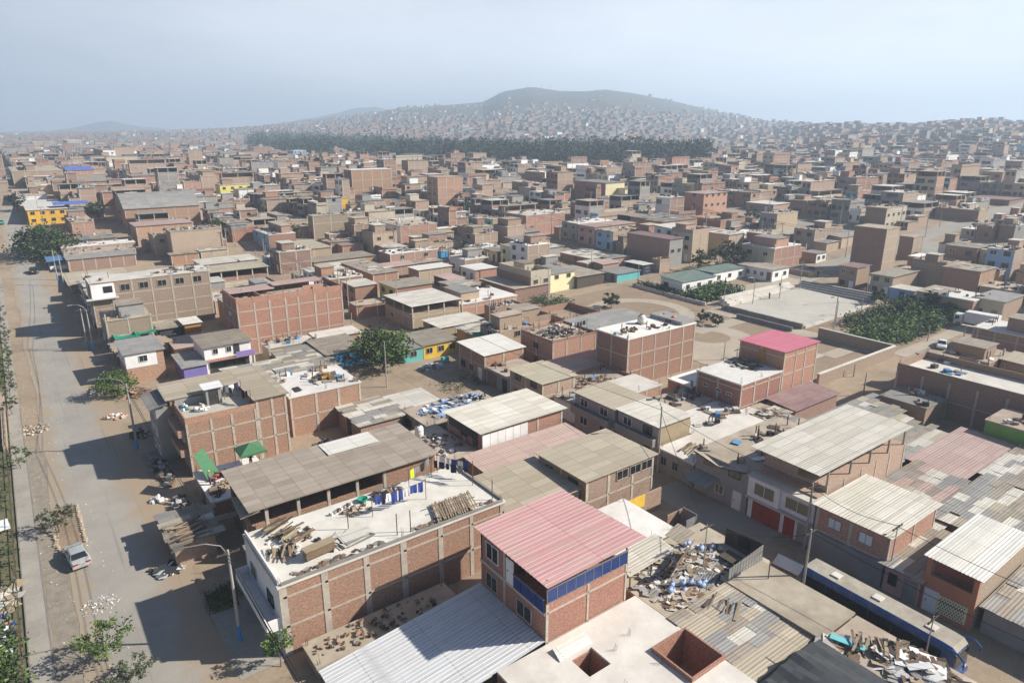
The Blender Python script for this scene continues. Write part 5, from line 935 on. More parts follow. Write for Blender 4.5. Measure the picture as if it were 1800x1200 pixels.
m=MB(); m.box(26,34,75.6,75.8,0,1.3); tag(m.build('yard_wall','brick_rose'),'low red brick wall in front of the rubbish bags','wall')
# N4 terrace
laundry(18.8,87.2,20.9,83.0,7.0,'washing line on the white rooftop terrace, nearest the tall wall',['cloth_navy','cloth_white','cloth_grey','cloth_black'],7); laundry(18.4,87.0,21.0,87.5,7.0,'short washing line beside the rooftop stair house',['cloth_black','cloth_navy','cloth_white'],4)
rubble(15.6,85.4,7.0,.9,.8,22,'white chairs and buckets piled on the rooftop terrace',['tarp_white','white','wood_pale'],.8,.5); rubble(13.9,87.0,7.0,.5,.7,16,'blue and white sacks in the corner of the rooftop terrace',['cloth_blue','tarp_white','net_green'],.6,.45)
# builders' yard
rubble(14.8,73.4,2.26,1.5,1.0,60,'pale heap of sand in the builders yard',['wood_pale'],.5,.45,name='sand'); rubble(14.3,75.6,2.26,1,.8,40,'stack of loose red bricks in the builders yard',['brick_rose','cloth_red'],.4,.4); rubble(18.4,72.2,2.26,1,1.2,24,'white sacks and tools in the builders yard',['tarp_white','plaster_grey','blue'],.5,.5)
person(13.4,74.6,2.26,'person with a yellow helmet bending over bricks in the builders yard','cloth_grey','cloth_navy',1.2,arm=1); person(18.4,76.4,2.26,'person in black under the green canopy','cloth_black','cloth_black',2.5,arm=1)
person(13.6,60.2-2.6,2.76,'person in dark clothes standing on the small brick room','cloth_navy','cloth_black',4.2,arm=1); person(16.1,57.2,2.76,'second person in dark clothes at the right of the small brick room','cloth_black','cloth_black',1.4)
m=MB(); blob(m,(13.4,74.63,2.26+1.66),.14,.15,.1,j=0,n=10); tag(m.build('helmet','plastic_yellow',smooth=True),'yellow helmet on the bending worker','helmet')
planks(9.3,66,2.45,3.6,3,22,.2,'old boards weighing down the roof of the jutting shed',h=.15); 
rubble(6.8,64.0,0,1.1,1.0,26,'dark tarpaulin and sheets dumped on the street beside the jutting shed',['tarp_dark','steel','tarp_white','metal_dark'],.5,.9,flat=True)
rubble(10.4,75,0,.9,3.4,70,'junk piled along the fence by the left street',['plaster_grey','wood_dark','tarp_white','metal_dark','wood'],.9,.6); rubble(10.4,86,0,.8,5,90,'scrap piled before the tall brick house',['wood','steel','metal_dark','plaster_grey'],1.0,.7); rubble(8.6,78.6,0,.9,.6,14,'white sacks dumped at the roadside',['tarp_white','white'],.5,.6)
rubble(10.0,99,0,1.2,2,40,'plant tubs and scrap by the lamp post',['wood_dark','plaster_grey','leaf_green'],.5,.6); rubble(10.8,89.5,0,1.2,2,30,'grey corrugated sheets stacked on the pavement',['grey_sheet','steel'],.6,1.2,flat=True)
rubble(12,117,0,2.0,2.2,90,'heap of broken planks and rods beside the small white street house',['wood','rust','brick_salmon'],.9,.7,flat=True); rubble(7.6,121,0,1.5,2,80,'pale rubble heaped below the roadside bush',['plaster_grey','roof_pale'],.5,.6); rubble(8.2,108,0,1.4,1.1,46,'pale broken blocks on the dirt verge',['roof_pale','brick_salmon'],.5,.6)
rubble(1.0,62.3,0,1.5,1.3,70,'small heap of white rubbish on the dirt verge behind the silver car',['white','tarp_white','roof_pale','dirt'],.1,.17); rubble(-1.6,110,0,1.8,2.2,90,'pale rubble heap beside the left pavement',['roof_pale','brick_pale','dirt'],.25,.32)
for i in range(5):
    n_=60; m=MB()
    for k in range(n_): x=ru(-3,2.6) ; y=ru(44+i*24,68+i*24); s=ru(.05,.14); m.obox((x,y,.05),s,s*.7,.03,ru(0,3),m=k%2)
    tag(m.build('litter',['white','roof_pale']),'scraps of pale litter scattered over the roadside dirt',kind='stuff')
# scrap-covered roof yard right of the pink-roofed house
YZ=2.66
rubble(43,32.6,YZ,5.4,2.9,330,'broken boards, sheets and rags covering the scrap yard roof',['roof_pale','wood_pale','grey_sheet','plaster_grey','tarp_white','wood','pale_sheet','rust'],.35,.6,flat=True)
rubble(40.2,30.2,YZ,2.2,.9,110,'splintered boards in the near corner of the scrap yard',['wood_pale','wood','roof_pale'],.4,.6,flat=True); rubble(44,31,YZ,3.5,1.6,120,'small broken bits in the middle of the scrap yard',['plaster_grey','wood','rust','tarp_white'],.2,.3)
for k,(x,y,c) in enumerate(((46.2,34.9,4),(40.0,31.4,4),(41.3,31.0,4),(42.6,30.4,3))):
    for i in range(c): sack(x+ru(-.6,.6),y+ru(-.4,.4),YZ+.3*(i%2),'pale blue sack in the small pile beside the corrugated lean-to' if k else 'pale blue sack heaped behind the leaning panel','bag_blue','sacks in the scrap yard' if k else 'sacks behind the leaning panel',.75)
for x,y,l in((47.9,33.2,'single pale blue sack right of the yard pole'),(46.8,33.7,'single pale blue sack left of the yard pole')): sack(x,y,YZ,l,'bag_blue',None,.9)
m=MB(); m.obox((43.2,33.0,YZ+1.0),4.6,.08,1.7,.35,.35); tag(m.build('leaning_panel','wood'),'weathered timber panel leaning in the middle of the scrap yard','panel')
m=MB(); m.obox((40.8,32.6,YZ+.9),.9,.1,2.0,.3,.3); tag(m.build('leaning_panel','wood_dark'),'narrow dark board leaning beside the lean-to','panel')
m=MB(); m.corr((42.8,29.4,YZ+.1),(45.0,30.2,YZ+.35),(44.0,31.9,YZ+.35),(41.8,31.0,YZ+.1),.2,.04); tag(m.build('loose_sheet','grey_sheet'),'loose grey corrugated sheet on the scrap yard floor','sheet')
m=MB(); m.corr((44.2,35.9,YZ+1.5),(46.6,36.4,YZ+1.6),(47.0,34.6,YZ+1.3),(44.6,34.2,YZ+1.2),.3,.04); tag(m.build('loose_sheet','brown_sheet'),'dark corrugated sheet propped beside the lean-to','sheet')
r=root('bench',48,31.2,YZ,'dark steel frame bench by the tall fence','bench'); MB().box(46.8,48.3,30.2,31.8,YZ+.45,YZ+.52).build('seat','wood_dark',r)
for a in(46.85,48.2):
    for b in(30.25,31.7): MB().box(a,a+.05,b,b+.05,YZ,YZ+.45).build('leg','metal_dark',r)
for x,y,h in((38.4,31.2,1.6),(41.4,34.0,1.8),(42.6,31.6,1.2),(47.9,35.4,1.4)): pass
pole_at(44.6,31.7,4.6,'thin pole with one crossbar rising from the scrap yard',arms=1,r=.07,zb=YZ)
# bus-side roofs
planks(46.6,17.6,3.0,2.4,3,24,.5,'scrap timber strewn over the roof in front of the coach',h=.5); rubble(46.8,14.4,2.97,2.2,3.2,150,'mixed scrap heaped at the end of the roof in front of the coach',['wood_dark','plaster_grey','rust','wood_pale','white'],.6,.8,flat=True)
m=MB(); m.obox((45.4,19.0,3.3),2.4,.8,.06,1.9,.15); tag(m.build('door_leaf','turquoise'),'pale turquoise door leaf lying on the scrap-covered roof','door leaf')
m=MB(); m.obox((47.8,13.6,3.3),1.3,.9,.05,.4); tag(m.build('loose_sheet','white'),'white square sheet near the coach end of the scrap-covered roof','sheet')
m=MB(); m.obox((46.3,16.9,3.4),1.4,.7,.05,1.4); tag(m.build('loose_sheet','white_sheet'),'small white ribbed sheet beside the scrap heap','sheet')
r=root('boat_hull',54.7,28.6,0,'upturned white panel lying on the dirt street near the coach','panel'); m=MB(); m.obox((54.3,29.2,.5),2.6,1.2,.12,-1.5,.5); o=m.build('panel','car_white',r)
m=MB(); m.tube([(47.6,27.2,3),(47.6,27.2,5.2)],.05,5); tag(m.build('post','rust'),'lone post on the dusty roof left of the coach','post')
rubble(44.6,19.3,3,.9,1.4,20,'boards at the corner of the tarpaulin',['wood','roof_pale'],.3,.9,flat=True)
m=MB(); m.lathe((44.2,23.1,3.1),[(.2,0),(.1,.3)],6); 
planks(41.5,27.2,2.95,2.6,2,7,.4,'few old planks on the patchwork roof',h=.1)
rubble(86,57.5,6.3,2.0,2.6,80,'grey timber offcuts heaped at the foot of the magenta-roofed tower',['wood','wood_dark','plaster_grey'],.5,.6,flat=True)
rubble(80,48,2.7,2,2,60,'grey scrap beside the yellow sheet shed',['plaster_grey','wood','roof_pale'],.4,.7,flat=True); rubble(69.5,72.6,2.6,3.5,1.6,50,'leftover bricks on the low roof',['brick_tan','wood'],.3,.5); rubble(75.4,88.5,5.7,4,3,80,'scrap and washing tubs on the ragged roof',['metal_dark','wood','plaster_grey'],.5,.6)
laundry(76.5,86.8,80.4,86.2,5.7,'washing line on the ragged roof by the park',['cloth_navy','cloth_white','cloth_grey'],7); laundry(45.2,127.6,49,127.6,10.0,'washing line on the roofless top of the reddish building',['cloth_white','cloth_grey','cloth_navy'],7)
planks(62.5,47.4,3.0,3.4,2.4,12,.3,'dark planks on the broad dusty roof',h=.1); rubble(68,40.6,5.1,4,2,36,'bricks and bars scattered on the roof behind the slanting grey front',['wood_dark','brick_brown','roof_pale'],.3,.5)
rubble(68.4,27.8,5.3,.8,1.2,10,'pale offcuts',['wood'],.1,.3) if 0 else None
rubble(56,99.5,0,2.4,1.6,90,'heap of mixed scrap before the low yellow house',['plaster_grey','tarp_white','wood','bag_blue'],.7,.6)
m=MB(); m.box(59.0,60.2,100.4,101.3,0,1.0); tag(m.build('skip_bin','turquoise'),'small turquoise bin before the low yellow house','bin')
# shade nets beside the white-roofed house
for x0,x1,y0,y1,z0,l in((66.5,72,97,103,3.3,'bright green shade net right of the low yellow house'),(62,64.5,96.5,100,2.6,'small green net on poles behind the bright white roof')):
    r=root('shade_net',x0,y0,0,l,'shade net'); m=MB(); N=6
    for i in range(N):
        for j in range(N):
            P=lambda i,j:(x0+(x1-x0)*i/N,y0+(y1-y0)*j/N,z0+.8*abs(i/N-.4)+.5*abs(j/N-.5)); m.quad(P(i,j),P(i+1,j),P(i+1,j+1),P(i,j+1))
    m.build('net','net_green',r)
    for x,y in((x0,y0),(x1,y0),(x0,y1),(x1,y1)): m=MB(); m.tube([(x,y,0),(x,y,z0+.5)],.05,5); m.build('post','wood',r)
house('low patched roof behind the green shade nets',68.5,76,104,111,2.6,'the low patched roof by the nets',wm='brick_tan',roof='patch',rm='pale_sheet',wu=1,fr='V'); house('roofless tan brick rooms in a row across the dirt lane',77.5,86,103,112,3.2,'the roofless tan rooms',wm='brick_tan',roof='par',par=1.2,rm='dirt',wu=1); house('roofless brick shell right of the tan rooms facing the park',87,97,100,110,2.4,'the roofless shell by the park',wm='brick_salmon',roof='par',par=1.4,rm='dirt',wu=1)
house('two-storey tan house with a small white window near the green nets',68.5,76.5,96.3,102.6,4.8,'the small-white-window house',wm='brick_tan',roof='par',par=.3,rm='roof_dust',wu=1,wv=1,fr='')
house('low walled yard house between the tan terrace house and the yellow house',66,76.5,113,120,2.5,'the walled yard house',wm='brick_pale',roof='sheet',rm='roof_dust' if 0 else 'pale_sheet',wu=1,fr='V')
# poles, lamps, cables
PL=[]
for i,(x,y,hh,l) in enumerate(((8.7,147.7,8,'concrete pole left of its twin by the long four-storey building'),(9.5,146.3,8,'concrete pole right of its twin by the long four-storey building'),(8.7,210,8,'far concrete pole left of its twin near the big street tree'),(9.5,203.3,8,'far concrete pole right of its twin near the big street tree'),(10.4,270,9,'very distant concrete pole at the top of the left street'),(10.8,300,9,'most distant concrete pole on the left street'))):
    pole_at(x,y,hh,l,arms=1,lamp=(-2.2,.2) if i in(1,3) else None,group=None if i in(1,3) else 'utility poles along the streets',street=True); PL.append((x,y,hh))
pole_at(8.9,94.5,9.2,'curved street lamp beside the tall brick house on the left street',lamp=(-3.2,.6),arms=0,street=True); pole_at(9.6,50.4,8.6,'curved street lamp with blue painted foot in front of the white street front',lamp=(-3.0,.5),arms=1,street=True)
for a,b in(((9.6,50.4,8.2),(8.9,94.5,8.8)),((9.6,50.4,7.6),(8.9,94.5,8.2)),((8.9,94.5,8.7),(9.5,146.3,7.7)),((8.9,94.5,8.2),(8.7,147.7,7.5)),((9.5,146.3,7.7),(9.5,203.3,7.7)),((8.7,147.7,7.7),(8.7,210,7.7)),((9.6,50.4,8.2),(9.9,14,8.6)),((9.6,50.4,7.6),(9.9,14,8.0)),((9.6,50.4,7.9),(9.7,14,8.3))): cable(a,b,'black cable strung between poles along the left street')
for i,(x,y,hh,l) in enumerate(((58.5,30.1,7.4,'concrete pole in front of the white garage house'),(50.6,25.6,7.6,'concrete pole at the back end of the coach'),(59.0,49.8,8.6,'tall pole with small lamp before the timber-sided house'),(59.2,22.3,6.5,'short timber pole between the two-white-window and the pink-fronted houses'),(50.3,15.4,5.6,'thin pole standing on the near side of the coach'))): pole_at(x,y,hh,l,arms=1 if i!=2 else 0,lamp=(-1.4,.6) if i==2 else None,zb=0,r=.14 if i<3 else .07,group='utility poles along the streets' if i!=2 else None)
for a,b in(((58.5,30.1,7.2),(59,49.8,8.2)),((58.5,30.1,6.8),(50.6,25.6,7.4)),((58.5,30.1,6.9),(59.2,22.3,6.4)),((59,49.8,8.2),(59,96,8)),((50.6,25.6,7.3),(50.6,2,7.6)),((50.6,25.6,7.1),(44.6,31.7,7)),((59.2,22.3,6.3),(59,2,6.8)),((44.6,31.7,7),(59,49.8,7.8))): cable(a,b,'black cable crossing the bus street')
ip=[(1405,508,1416,458),(1370,524,1375,482),(1323,534,1327,495),(1271,545,1278,505),(1463,592,1472,520),(1468,572,1478,530),(1513,553,1517,505),(1521,531,1529,476),(1272,633,1275,600),(1295,630,1294,612),(680,680,678,600),(750,470,757,430),(700,560,699,490),(620,590,624,550),(964,470,963,440),(1039,480,1040,440),(1121,500,1122,465),(1517,695,1524,655),(1630,600,1634,572),(1710,622,1720,580),(1500,662,1502,640),(470,470,474,430),(863,480,866,440),(861,600,861,520),(963,533,965,470),(1690,612,1701,570),(757,410,758,368),(732,400,731,360),(745,405,746,372),(1651,400,1652,372),(1745,412,1747,380)]
for i,(x,y,x2,y2) in enumerate(ip):
    X,Y=gat(x,y); z0=H(X,Y); lo=z0; hi=z0+30
    for _ in range(30):
        mm_=(lo+hi)/2
        if pr(X,Y,mm_)[1]>y2: lo=mm_
        else: hi=mm_
    wh=['beside the sports court','beside the park yard','by the health post garden','at the corner of the park garden','on the bare soil beside the court','in front of the court, slightly farther','at the far right corner of the court','behind the far bleacher','behind the white panel-roofed block','beside the magenta-roofed tower','in the middle of the dirt square','behind the white-fronted house','near the round tree','left of the round tree','among the far low roofs','near the dark shops','at the dirt crossing','beside the retaining wall lane','in front of the parked white car','by the white slab-roofed brown house','below the park wall','beside the tan lane','behind the turquoise house','right of the yellow house','by the dirt street before the park','beside the blue tarpaulin roof','right of the windowless tower','left of the three by the tower','between two poles by the tower','by the far avenue','at the far right avenue'][i]
    pole_at(X,Y,lo-z0,'thin pole '+wh,arms=1 if i%3==0 else 0,r=.12,lamp=(-1.6,.4) if i in(5,7,2) else None,group='poles around the park and lanes')
# fences of the left gardens
r=root('garden_fence',-4.8,85,0,'dark timber garden fence left of the pavement','fence')
for k in range(60): m=MB(); x=-4.85; y=46+k*1.25; m.box(x-.04,x+.04,y-.04,y+.04,0,1.3); (m.build('post','wood_dark',r) if k%2==0 else None)
m=MB(); m.box(-4.87,-4.83,46,120,.4,.46); m.box(-4.87,-4.83,46,120,1.0,1.06); m.build('rail','wood_dark',r)
m=MB(); m.obox((-5.9,82,.5),1.6,2.4,.06,.1); tag(m.build('board','white'),'white board lying behind the left garden fence','board')
rubble(-6.3,62.5,.1,1.3,3.2,60,'laundry, sacks and tubs dumped in the left garden',['tarp_white','cloth_blue','plaster_grey','white','brick_rose','cloth_grey'],.5,.45)
rubble(-6.5,68,.1,1.8,2.2,30,'old roofing sheets in the left garden',['wood_pale','pale_sheet'],.3,1.2,flat=True)
m=MB(); m.box(-5.2,-4.7,104,128,0,.9); tag(m.build('planter_wall','brick_pale'),'low planter wall beside the left pavement','wall')
r=root('picket_planter',10.5,53.5,0,'small planter with dark picket fence below the street lamp','planter'); 
for k in range(9): MB().box(8.6,8.65,55.2+.3*k,55.3+.3*k,0,.8).build('picket','wood_dark',r)
MB().box(8.65,10.8,55,57.9,0,.25).build('soil','soil_green',r)
r=root('bed_edging',-.2,80,0,'rough stone edging around the planted bed ahead of the silver car','edging'); m=MB()
for k in range(26): m.obox((1.0 if k<18 else -1.4+ru(-.1,.1),(74.3+.5*k) if k<18 else 73.6+.5*(k-18),.1),ru(.2,.4),ru(.2,.3),.22,ru(0,3))
m.build('stones','brick_pale',r); strip('soil_bed',-1.2,.9,74,83.5,'park_soil',.045,2,.2)
# people around the park
for i,(px,py,l,s) in enumerate(((1370,508,'person in black standing by the park yard','cloth_black'),(1352,526,'person in dark blue beside a park pole','cloth_navy'),(1437,487,'person in dark clothes by the dark shops beyond the avenue','cloth_black'),(1275,498,'person in grey beside the health post','cloth_grey'),(1600,520,'person in black before the shop fronts','cloth_black'))):
    X,Y=gat(px,py); person(X,Y,H(X,Y)+.08,l,s,'cloth_black',i*1.3)
# ================= trees and plants =================
tree(48.8,103.8,7.6,5.2,'round leafy green tree on the dirt square beside the bright blue house',('leaf_green','leaf_bright','leaf_dark'),4200,.26,th=.12,zb=0,tr=.3)
tree(53.5,108.5,5.2,3.2,'sparse grey-green tree right of the round leafy tree',('leaf_olive','leaf_grey'),700,.17,th=.2,zb=0)
X,Y=gat(85,452); tree(X,Y,14.5,8.6,'large dark spreading tree on the left street',('leaf_dark','leaf_wood','leaf_green'),5200,.42,th=.12,zb=0,tr=.5,ry=9)
tree(9.6,117.5,4.4,3.0,'dense green roadside bush beside the small white street house',('leaf_green','leaf_bright'),1900,.19,th=.05,zb=0,name='shrub')
tree(-1.0,77.9,2.7,1.9,'sparse grey-green young tree in the stone-edged bed ahead of the silver car',('leaf_olive','leaf_grey'),900,.13,th=.35,zb=0,tr=.09)
tree(.55,54.3,3.4,1.9,'young branching green tree on the verge near the bottom left corner',('leaf_bright','leaf_green'),1100,.13,th=.3,zb=0,tr=.08); tree(1.5,50.6,2.1,1.8,'small grey-green tree cut by the bottom edge',('leaf_olive','leaf_grey'),900,.12,th=.2,zb=0,tr=.07)
tree(11.3,45.6,3.4,1.1,'slim bright green street tree before the white street front',('leaf_bright','leaf_green'),700,.12,th=.35,zb=0,tr=.05)
cy_=[(-3.6,97),(-4.0,127),(-3.9,134.5),(-3.9,141),(-3.4,148),(-3.8,155),(-3.7,163),(-4,176),(-4.1,190),(-3.9,118),(-3.8,205)]
lbs=['nearest','second','third','fourth','fifth','sixth','seventh','eighth','ninth','tenth','farthest']
for i,(x,y) in enumerate(sorted(cy_,key=lambda p:p[1])): tree(x,y,ru(3.2,4.4),ru(.9,1.4),lbs[i]+' slender young tree in the row left of the street',('leaf_olive','leaf_green'),420,.13,th=.25,zb=0,tr=.06,group='young trees in a row along the left pavement')
def bed(label,x0,x1,y0,y1,n,h,mats,s=.2,zb=None,name='shrubbery'):
    m=MB()
    for _ in range(n//14):
        cx,cy=ru(x0,x1),ru(y0,y1); z=(H(cx,cy) if zb is None else zb); hh=h*ru(.4,1); R0=ru(.5,1.2); k=random.randrange(len(mats))
        for _ in range(14):
            x,y,zz=cx+random.gauss(0,.4)*R0,cy+random.gauss(0,.4)*R0,z+hh*rnd()**.8; a=Vector((ru(-1,1),ru(-1,1),ru(-.5,.6))).normalized(); b=a.cross(Vector((ru(-1,1),ru(-1,1),1))).normalized(); ss=s*ru(.6,1.4)
            P=[Vector((x,y,zz))+a*ss*u_+b*ss*.55*v_ for u_,v_ in((-1,-.3),(0,-1),(1,.3),(0,1))]; m.quad(*[tuple(p) for p in P],m=k)
    return tag(m.build(name,list(mats)),label,kind='stuff')
bed('dense green shrubs of the right park garden',131.5,171,56.4,66,9000,2.6,('leaf_green','leaf_bright','leaf_bright','leaf_dark'),.3); bed('dense green shrubs of the right park garden',140,171,66,71.5,3600,2.6,('leaf_green','leaf_dark'),.3)
bed('green plants in front of the health post',130.5,146,99.5,107.5,6500,2.4,('leaf_green','leaf_bright','leaf_dark'),.28); bed('green plants along the health post fence',129.8,133,108,121,1500,1.8,('leaf_olive','leaf_dark'),.28)
bed('wild green plants in the left garden',-9,-5,44,62,3600,1.3,('leaf_bright','leaf_green','leaf_olive'),.17,0); bed('dry plants in the left garden',-9,-5,62,104,2200,.8,('leaf_olive','leaf_green','leaf_grey'),.15,0); bed('grass along the left road edge',-7.5,-4.6,104,200,2600,.6,('leaf_olive','leaf_bright'),.15,0)
bed('grass and shrubs by the park',100.5,103,60,68,700,1.2,('leaf_bright','leaf_green'),.2); bed('garden plants by the dirt crossing',99,106,117,127,1300,1.8,('leaf_olive','leaf_green'),.25); bed('plants in the small street planter',8.7,10.7,55.1,57.8,500,.8,('leaf_green','leaf_dark'),.12,.2); bed('green vines under the purple balcony',26,30.8,117.2,118.4,260,1.6,('leaf_bright','leaf_green'),.13,0); bed('grass before the tan terrace house',58,68,118,121.5,900,.9,('leaf_bright','leaf_green'),.18,0)
bed('weeds at the edge of the dirt square',52,60,86,92,600,.7,('leaf_olive','leaf_green'),.15,0)
tp=[(1228,478,6,'left tree behind the health post','leaf_green'),(1262,474,6,'second tree behind the health post','leaf_green'),(1283,470,7.5,'pointed dark tree behind the health post','leaf_dark'),(1540,533,3.5,'small shrub at the corner of the park lane','leaf_green'),(1641,545,4.5,'dark tree before the beige shop house','leaf_dark'),(1667,556,3.2,'bright young tree beside the box truck','leaf_bright'),(712,470,3,'climbing shrub on the low wall behind the tan lane','leaf_bright'),(518,428,6,'dusty tree in the far lane','leaf_olive'),(383,414,6,'tree behind the white box room','leaf_green'),(175,388,7,'tree behind the blue tarpaulin','leaf_green'),(650,392,7,'tree in the gap right of the large brick wall','leaf_green'),(640,345,7,'far dusty tree left of the tower','leaf_olive'),(1074,540,3.6,'dark shrub in the garden at the dirt crossing','leaf_dark'),(1600,550,3.5,'round bright shrub in the park garden','leaf_bright'),(1322,392,5,'dusty tree behind the roofless walls','leaf_olive'),(450,396,5,'green tree by the yellow front','leaf_green'),(1178,560,1.6,'young round tree on the park path','leaf_bright'),(1237,566,2.6,'small bare tree by the park wall','leaf_grey'),(1258,573,2.4,'second small bare tree by the park wall','leaf_grey'),(32,372,7,'dark tree at the top of the left street','leaf_dark'),(1380,326,9,'distant dark tree clump before the crowded slope','leaf_dark'),(820,378,6,'dusty tree by the turquoise house','leaf_olive')]
for px,py,h,l,mm in tp:
    X,Y=gat(px,py); tree(X,Y,h,h*.55,l,(mm,'leaf_dark' if mm!='leaf_grey' else 'leaf_olive'),int(420+60*h),.2+.02*h,th=.2,tr=.1)
# ================= houses farther off, each placed where its near roof corner stands =================
def hpx(label,short,Nx,Ny,Lx,Rx,yb,xb=None,**k):
    xb=xb or Nx+(900-Nx)*(yb-Ny)/3900
    X,Y=gat(xb,yb); z0=H(X,Y); lo,hi=z0,z0+60
    for _ in range(40):
        m_=(lo+hi)/2
        if pr(X,Y,m_)[1]>Ny: lo=m_
        else: hi=m_
    z=lo; h=CZ-z; D=X*FW[0]+Y*FW[1]; l=X*RT[0]+Y*RT[1]; d=D*cP+h*sP
    def solve(x,ax): q=(x-900)/1200; return (q*d-l)/(RT[ax]-q*FW[ax]*cP)
    du=min(60,max(3,solve(Rx,0))); dv=min(60,max(3,solve(Lx,1)))
    k.setdefault('det',1); hh=z-z0; ns=max(1,round(hh/3.2)); k.setdefault('sh',hh/ns-.02); k.setdefault('zb',z0)
    return house(label,X,X+du,Y,Y+dv,hh,short,**k)
S_='brick_salmon';T_='brick_tan';B_='brick_brown';P_='brick_pale'
hpx('long brick workshop with a pale barrel-vaulted roof','the vaulted workshop',218,368,201,350,404,roof='vault',rm='grey_sheet',wm=S_,wu=1,bay=4)
hpx('brick house with thin pale roof in front of the vaulted workshop','the brick house below the vault',238,398,228,338,433,rm='rose_sheet',roof='sheet',wm=S_,bay=4,wu=1,wv=1)
hpx('white box room standing on a brick house','the white box room',347,402,338,377,425,wm='white',rm='roof_white',fr='',wu=0,dr=0,kind='painted_house')
hpx('brick house underneath the white box room','the house under the white box',350,425,338,398,442,wm='brick_rose',rm='roof_dust',wu=1)
hpx('low brick house half hidden by the big dark street tree','the house by the big tree',125,392,112,165,422,rm='roof_dust',wu=1)
hpx('yellow two-storey house with a white roof at the top of the left street','the yellow street house',47,370,38,117,396,wm='yellow',roof='sheet',rm='white_sheet',fr='',wu=2,wv=4,kind='painted_house')
hpx('pale pink two-storey house right of the yellow street house','the pale pink house',119,372,113,181,390,wm='pink_paint',fm='white',roof='sheet',rm='grey_sheet',fr='',wu=1,wv=3,kind='painted_house')
hpx('white one-storey house with three dark windows above the yellow street house','the three-window white house',25,345,20,82,362,wm='white',rm='roof_dust',fr='',wv=3,wu=0,dr=0,kind='painted_house')
hpx('long brick hall with a grey-blue street front at the far left','the long far-left hall',20,302,3,110,327,wm=T_,fm='sky_blue',rm='roof_dust',wu=1,bay=5)
hpx('brick hall with a vivid blue strip along its roof','the blue-strip hall',117,300,112,165,322,wm=S_,rm='blue_sheet',roof='sheet',tilt=1.2,wu=1)
hpx('brick block behind the far-left hall','the block behind the hall',140,320,120,200,335,wm=T_,roof='sheet',rm='brown_sheet',wu=1)
hpx('white-fronted tall building with a dark brick flank','the tall white front',180,264,153,202,294,wm='white',fm='brick_brown',rm='brick_brown',fr='',wv=2,wu=0,dr=0,sh=2.9,kind='painted_house')
hpx('pale brick block on the far left skyline','the far-left skyline block',57,250,30,97,262,wm=T_,rm='roof_dust',wu=1)
hpx('white and grey concrete building with many openings on the left skyline','the many-windowed skyline building',117,247,104,142,263,wm='plaster_beige',rm='roof_white',fr='',wv=4,wu=1)
hpx('wide pinkish brick block on the left skyline','the wide skyline brick block',213,259,200,254,277,wm=S_,rm='roof_dust',wu=1)
hpx('brick house with two small windows below the wide skyline block','the two-small-window house',246,266,240,281,284,wm=T_,rm='roof_dust',wv=2,wu=1)
hpx('brick block left of centre on the left skyline','the centre-left skyline block',283,257,275,319,272,wm=S_,rm='roof_dust',wu=1)
hpx('long brick wall house with pale crest on the left skyline','the pale-crested skyline house',341,258,320,375,271,wm=T_,rm='roof_dust',wu=1)
hpx('long brick house with a shaded terrace behind the vaulted workshop','the terrace house behind the vault',232,310,222,326,332,wm=S_,rm='brown_sheet',roof='sheet',wu=1,bay=5)
hpx('square brick block right of the shaded terrace house','the square brick block',322,320,317,352,343,wm=S_,rm='roof_dust',wu=1); hpx('tall plain brick block left of the pale yellow house','the tall plain block',352,310,335,380,341,wm=T_,rm='roof_dust',wu=1)
hpx('pale yellow two-storey house with shaded windows','the pale yellow house',386,326,378,444,349,wm='lemon',rm='roof_dust',fr='',wu=1,wv=4,kind='painted_house')
hpx('turquoise low house on the far left','the far turquoise house',81,286,76,117,295,wm='turquoise',rm='roof_dust',fr='',wu=1,wv=2,kind='painted_house')
hpx('grey-white two-storey house right of the vaulted workshop','the grey-white house by the vault',351,367,344,386,386,wm='plaster_beige',roof='sheet',rm='grey_sheet',fr='',wu=1,wv=2,kind='painted_house')
hpx('white wall house under a long bright blue roof','the long blue roof',419,308,410,498,317,wm='white',roof='sheet',rm='blue_sheet',fr='',wu=1,tilt=.8,kind='painted_house')
hpx('tall windowless brick tower block with pale grid of columns','the windowless brick tower',617,299,604,688,352,wm=S_,rm='roof_pale',wu=0,dr=0,bay=5.2,sh=4.2)
hpx('brick house with a bright yellow wall and wide openings','the bright yellow wall',580,350,549,611,378,wm='yellow',fm='brick_brown',rm='roof_dust',fr='',wv=2,wu=0,dr=0,sh=4.6)
hpx('large blank brick wall house below the bright yellow wall','the large blank wall',549,380,541,641,420,wm=P_,rm='roof_dust',wu=1,bay=5.5,sh=5)
hpx('brown brick house left of the bright yellow wall','the brown house by the yellow wall',515,339,497,549,358,wm=T_,rm='tan_sheet',roof='sheet',wu=1); hpx('low brick house left of the brown house','the low brick row',390,353,383,439,373,wm=S_,rm='roof_dust',wu=1)
hpx('two-storey house with a white plastered corner and long brick side','the white-cornered house',703,398,669,768,428,wm=S_,fm='white',rm='roof_dust',wu=2,fr='V',bay=4)
hpx('brick house with a blue and white street front in the far lane','the blue lane house',472,413,444,519,442,wm=S_,fm='sky_blue',rm='roof_pale',wu=2,fr=''); hpx('house with a white bay front and long tan side under a dusty roof','the white bay house',521,440,488,582,464,wm=T_,fm='white',roof='sheet',rm='tan_sheet',wu=2,bay=5)
hpx('reddish brick house left of the large blank wall','the reddish lane house',488,390,440,541,412,wm=T_,rm='roof_dust',wu=1,bay=5); hpx('low brick wall house with thick pale columns','the thick-columned low house',573,425,565,622,438,wm=S_,rm='roof_dust',wu=1,bay=6)
hpx('stepped three-storey brick house right of the windowless tower','the stepped brick house',769,312,750,813,366,wm=S_,rm='roof_dust',wu=2,bay=4,sh=4.2); hpx('upper brick storey behind the stepped brick house','the upper brick storey',770,296,748,786,314,wm=T_,rm='roof_dust',wu=1)
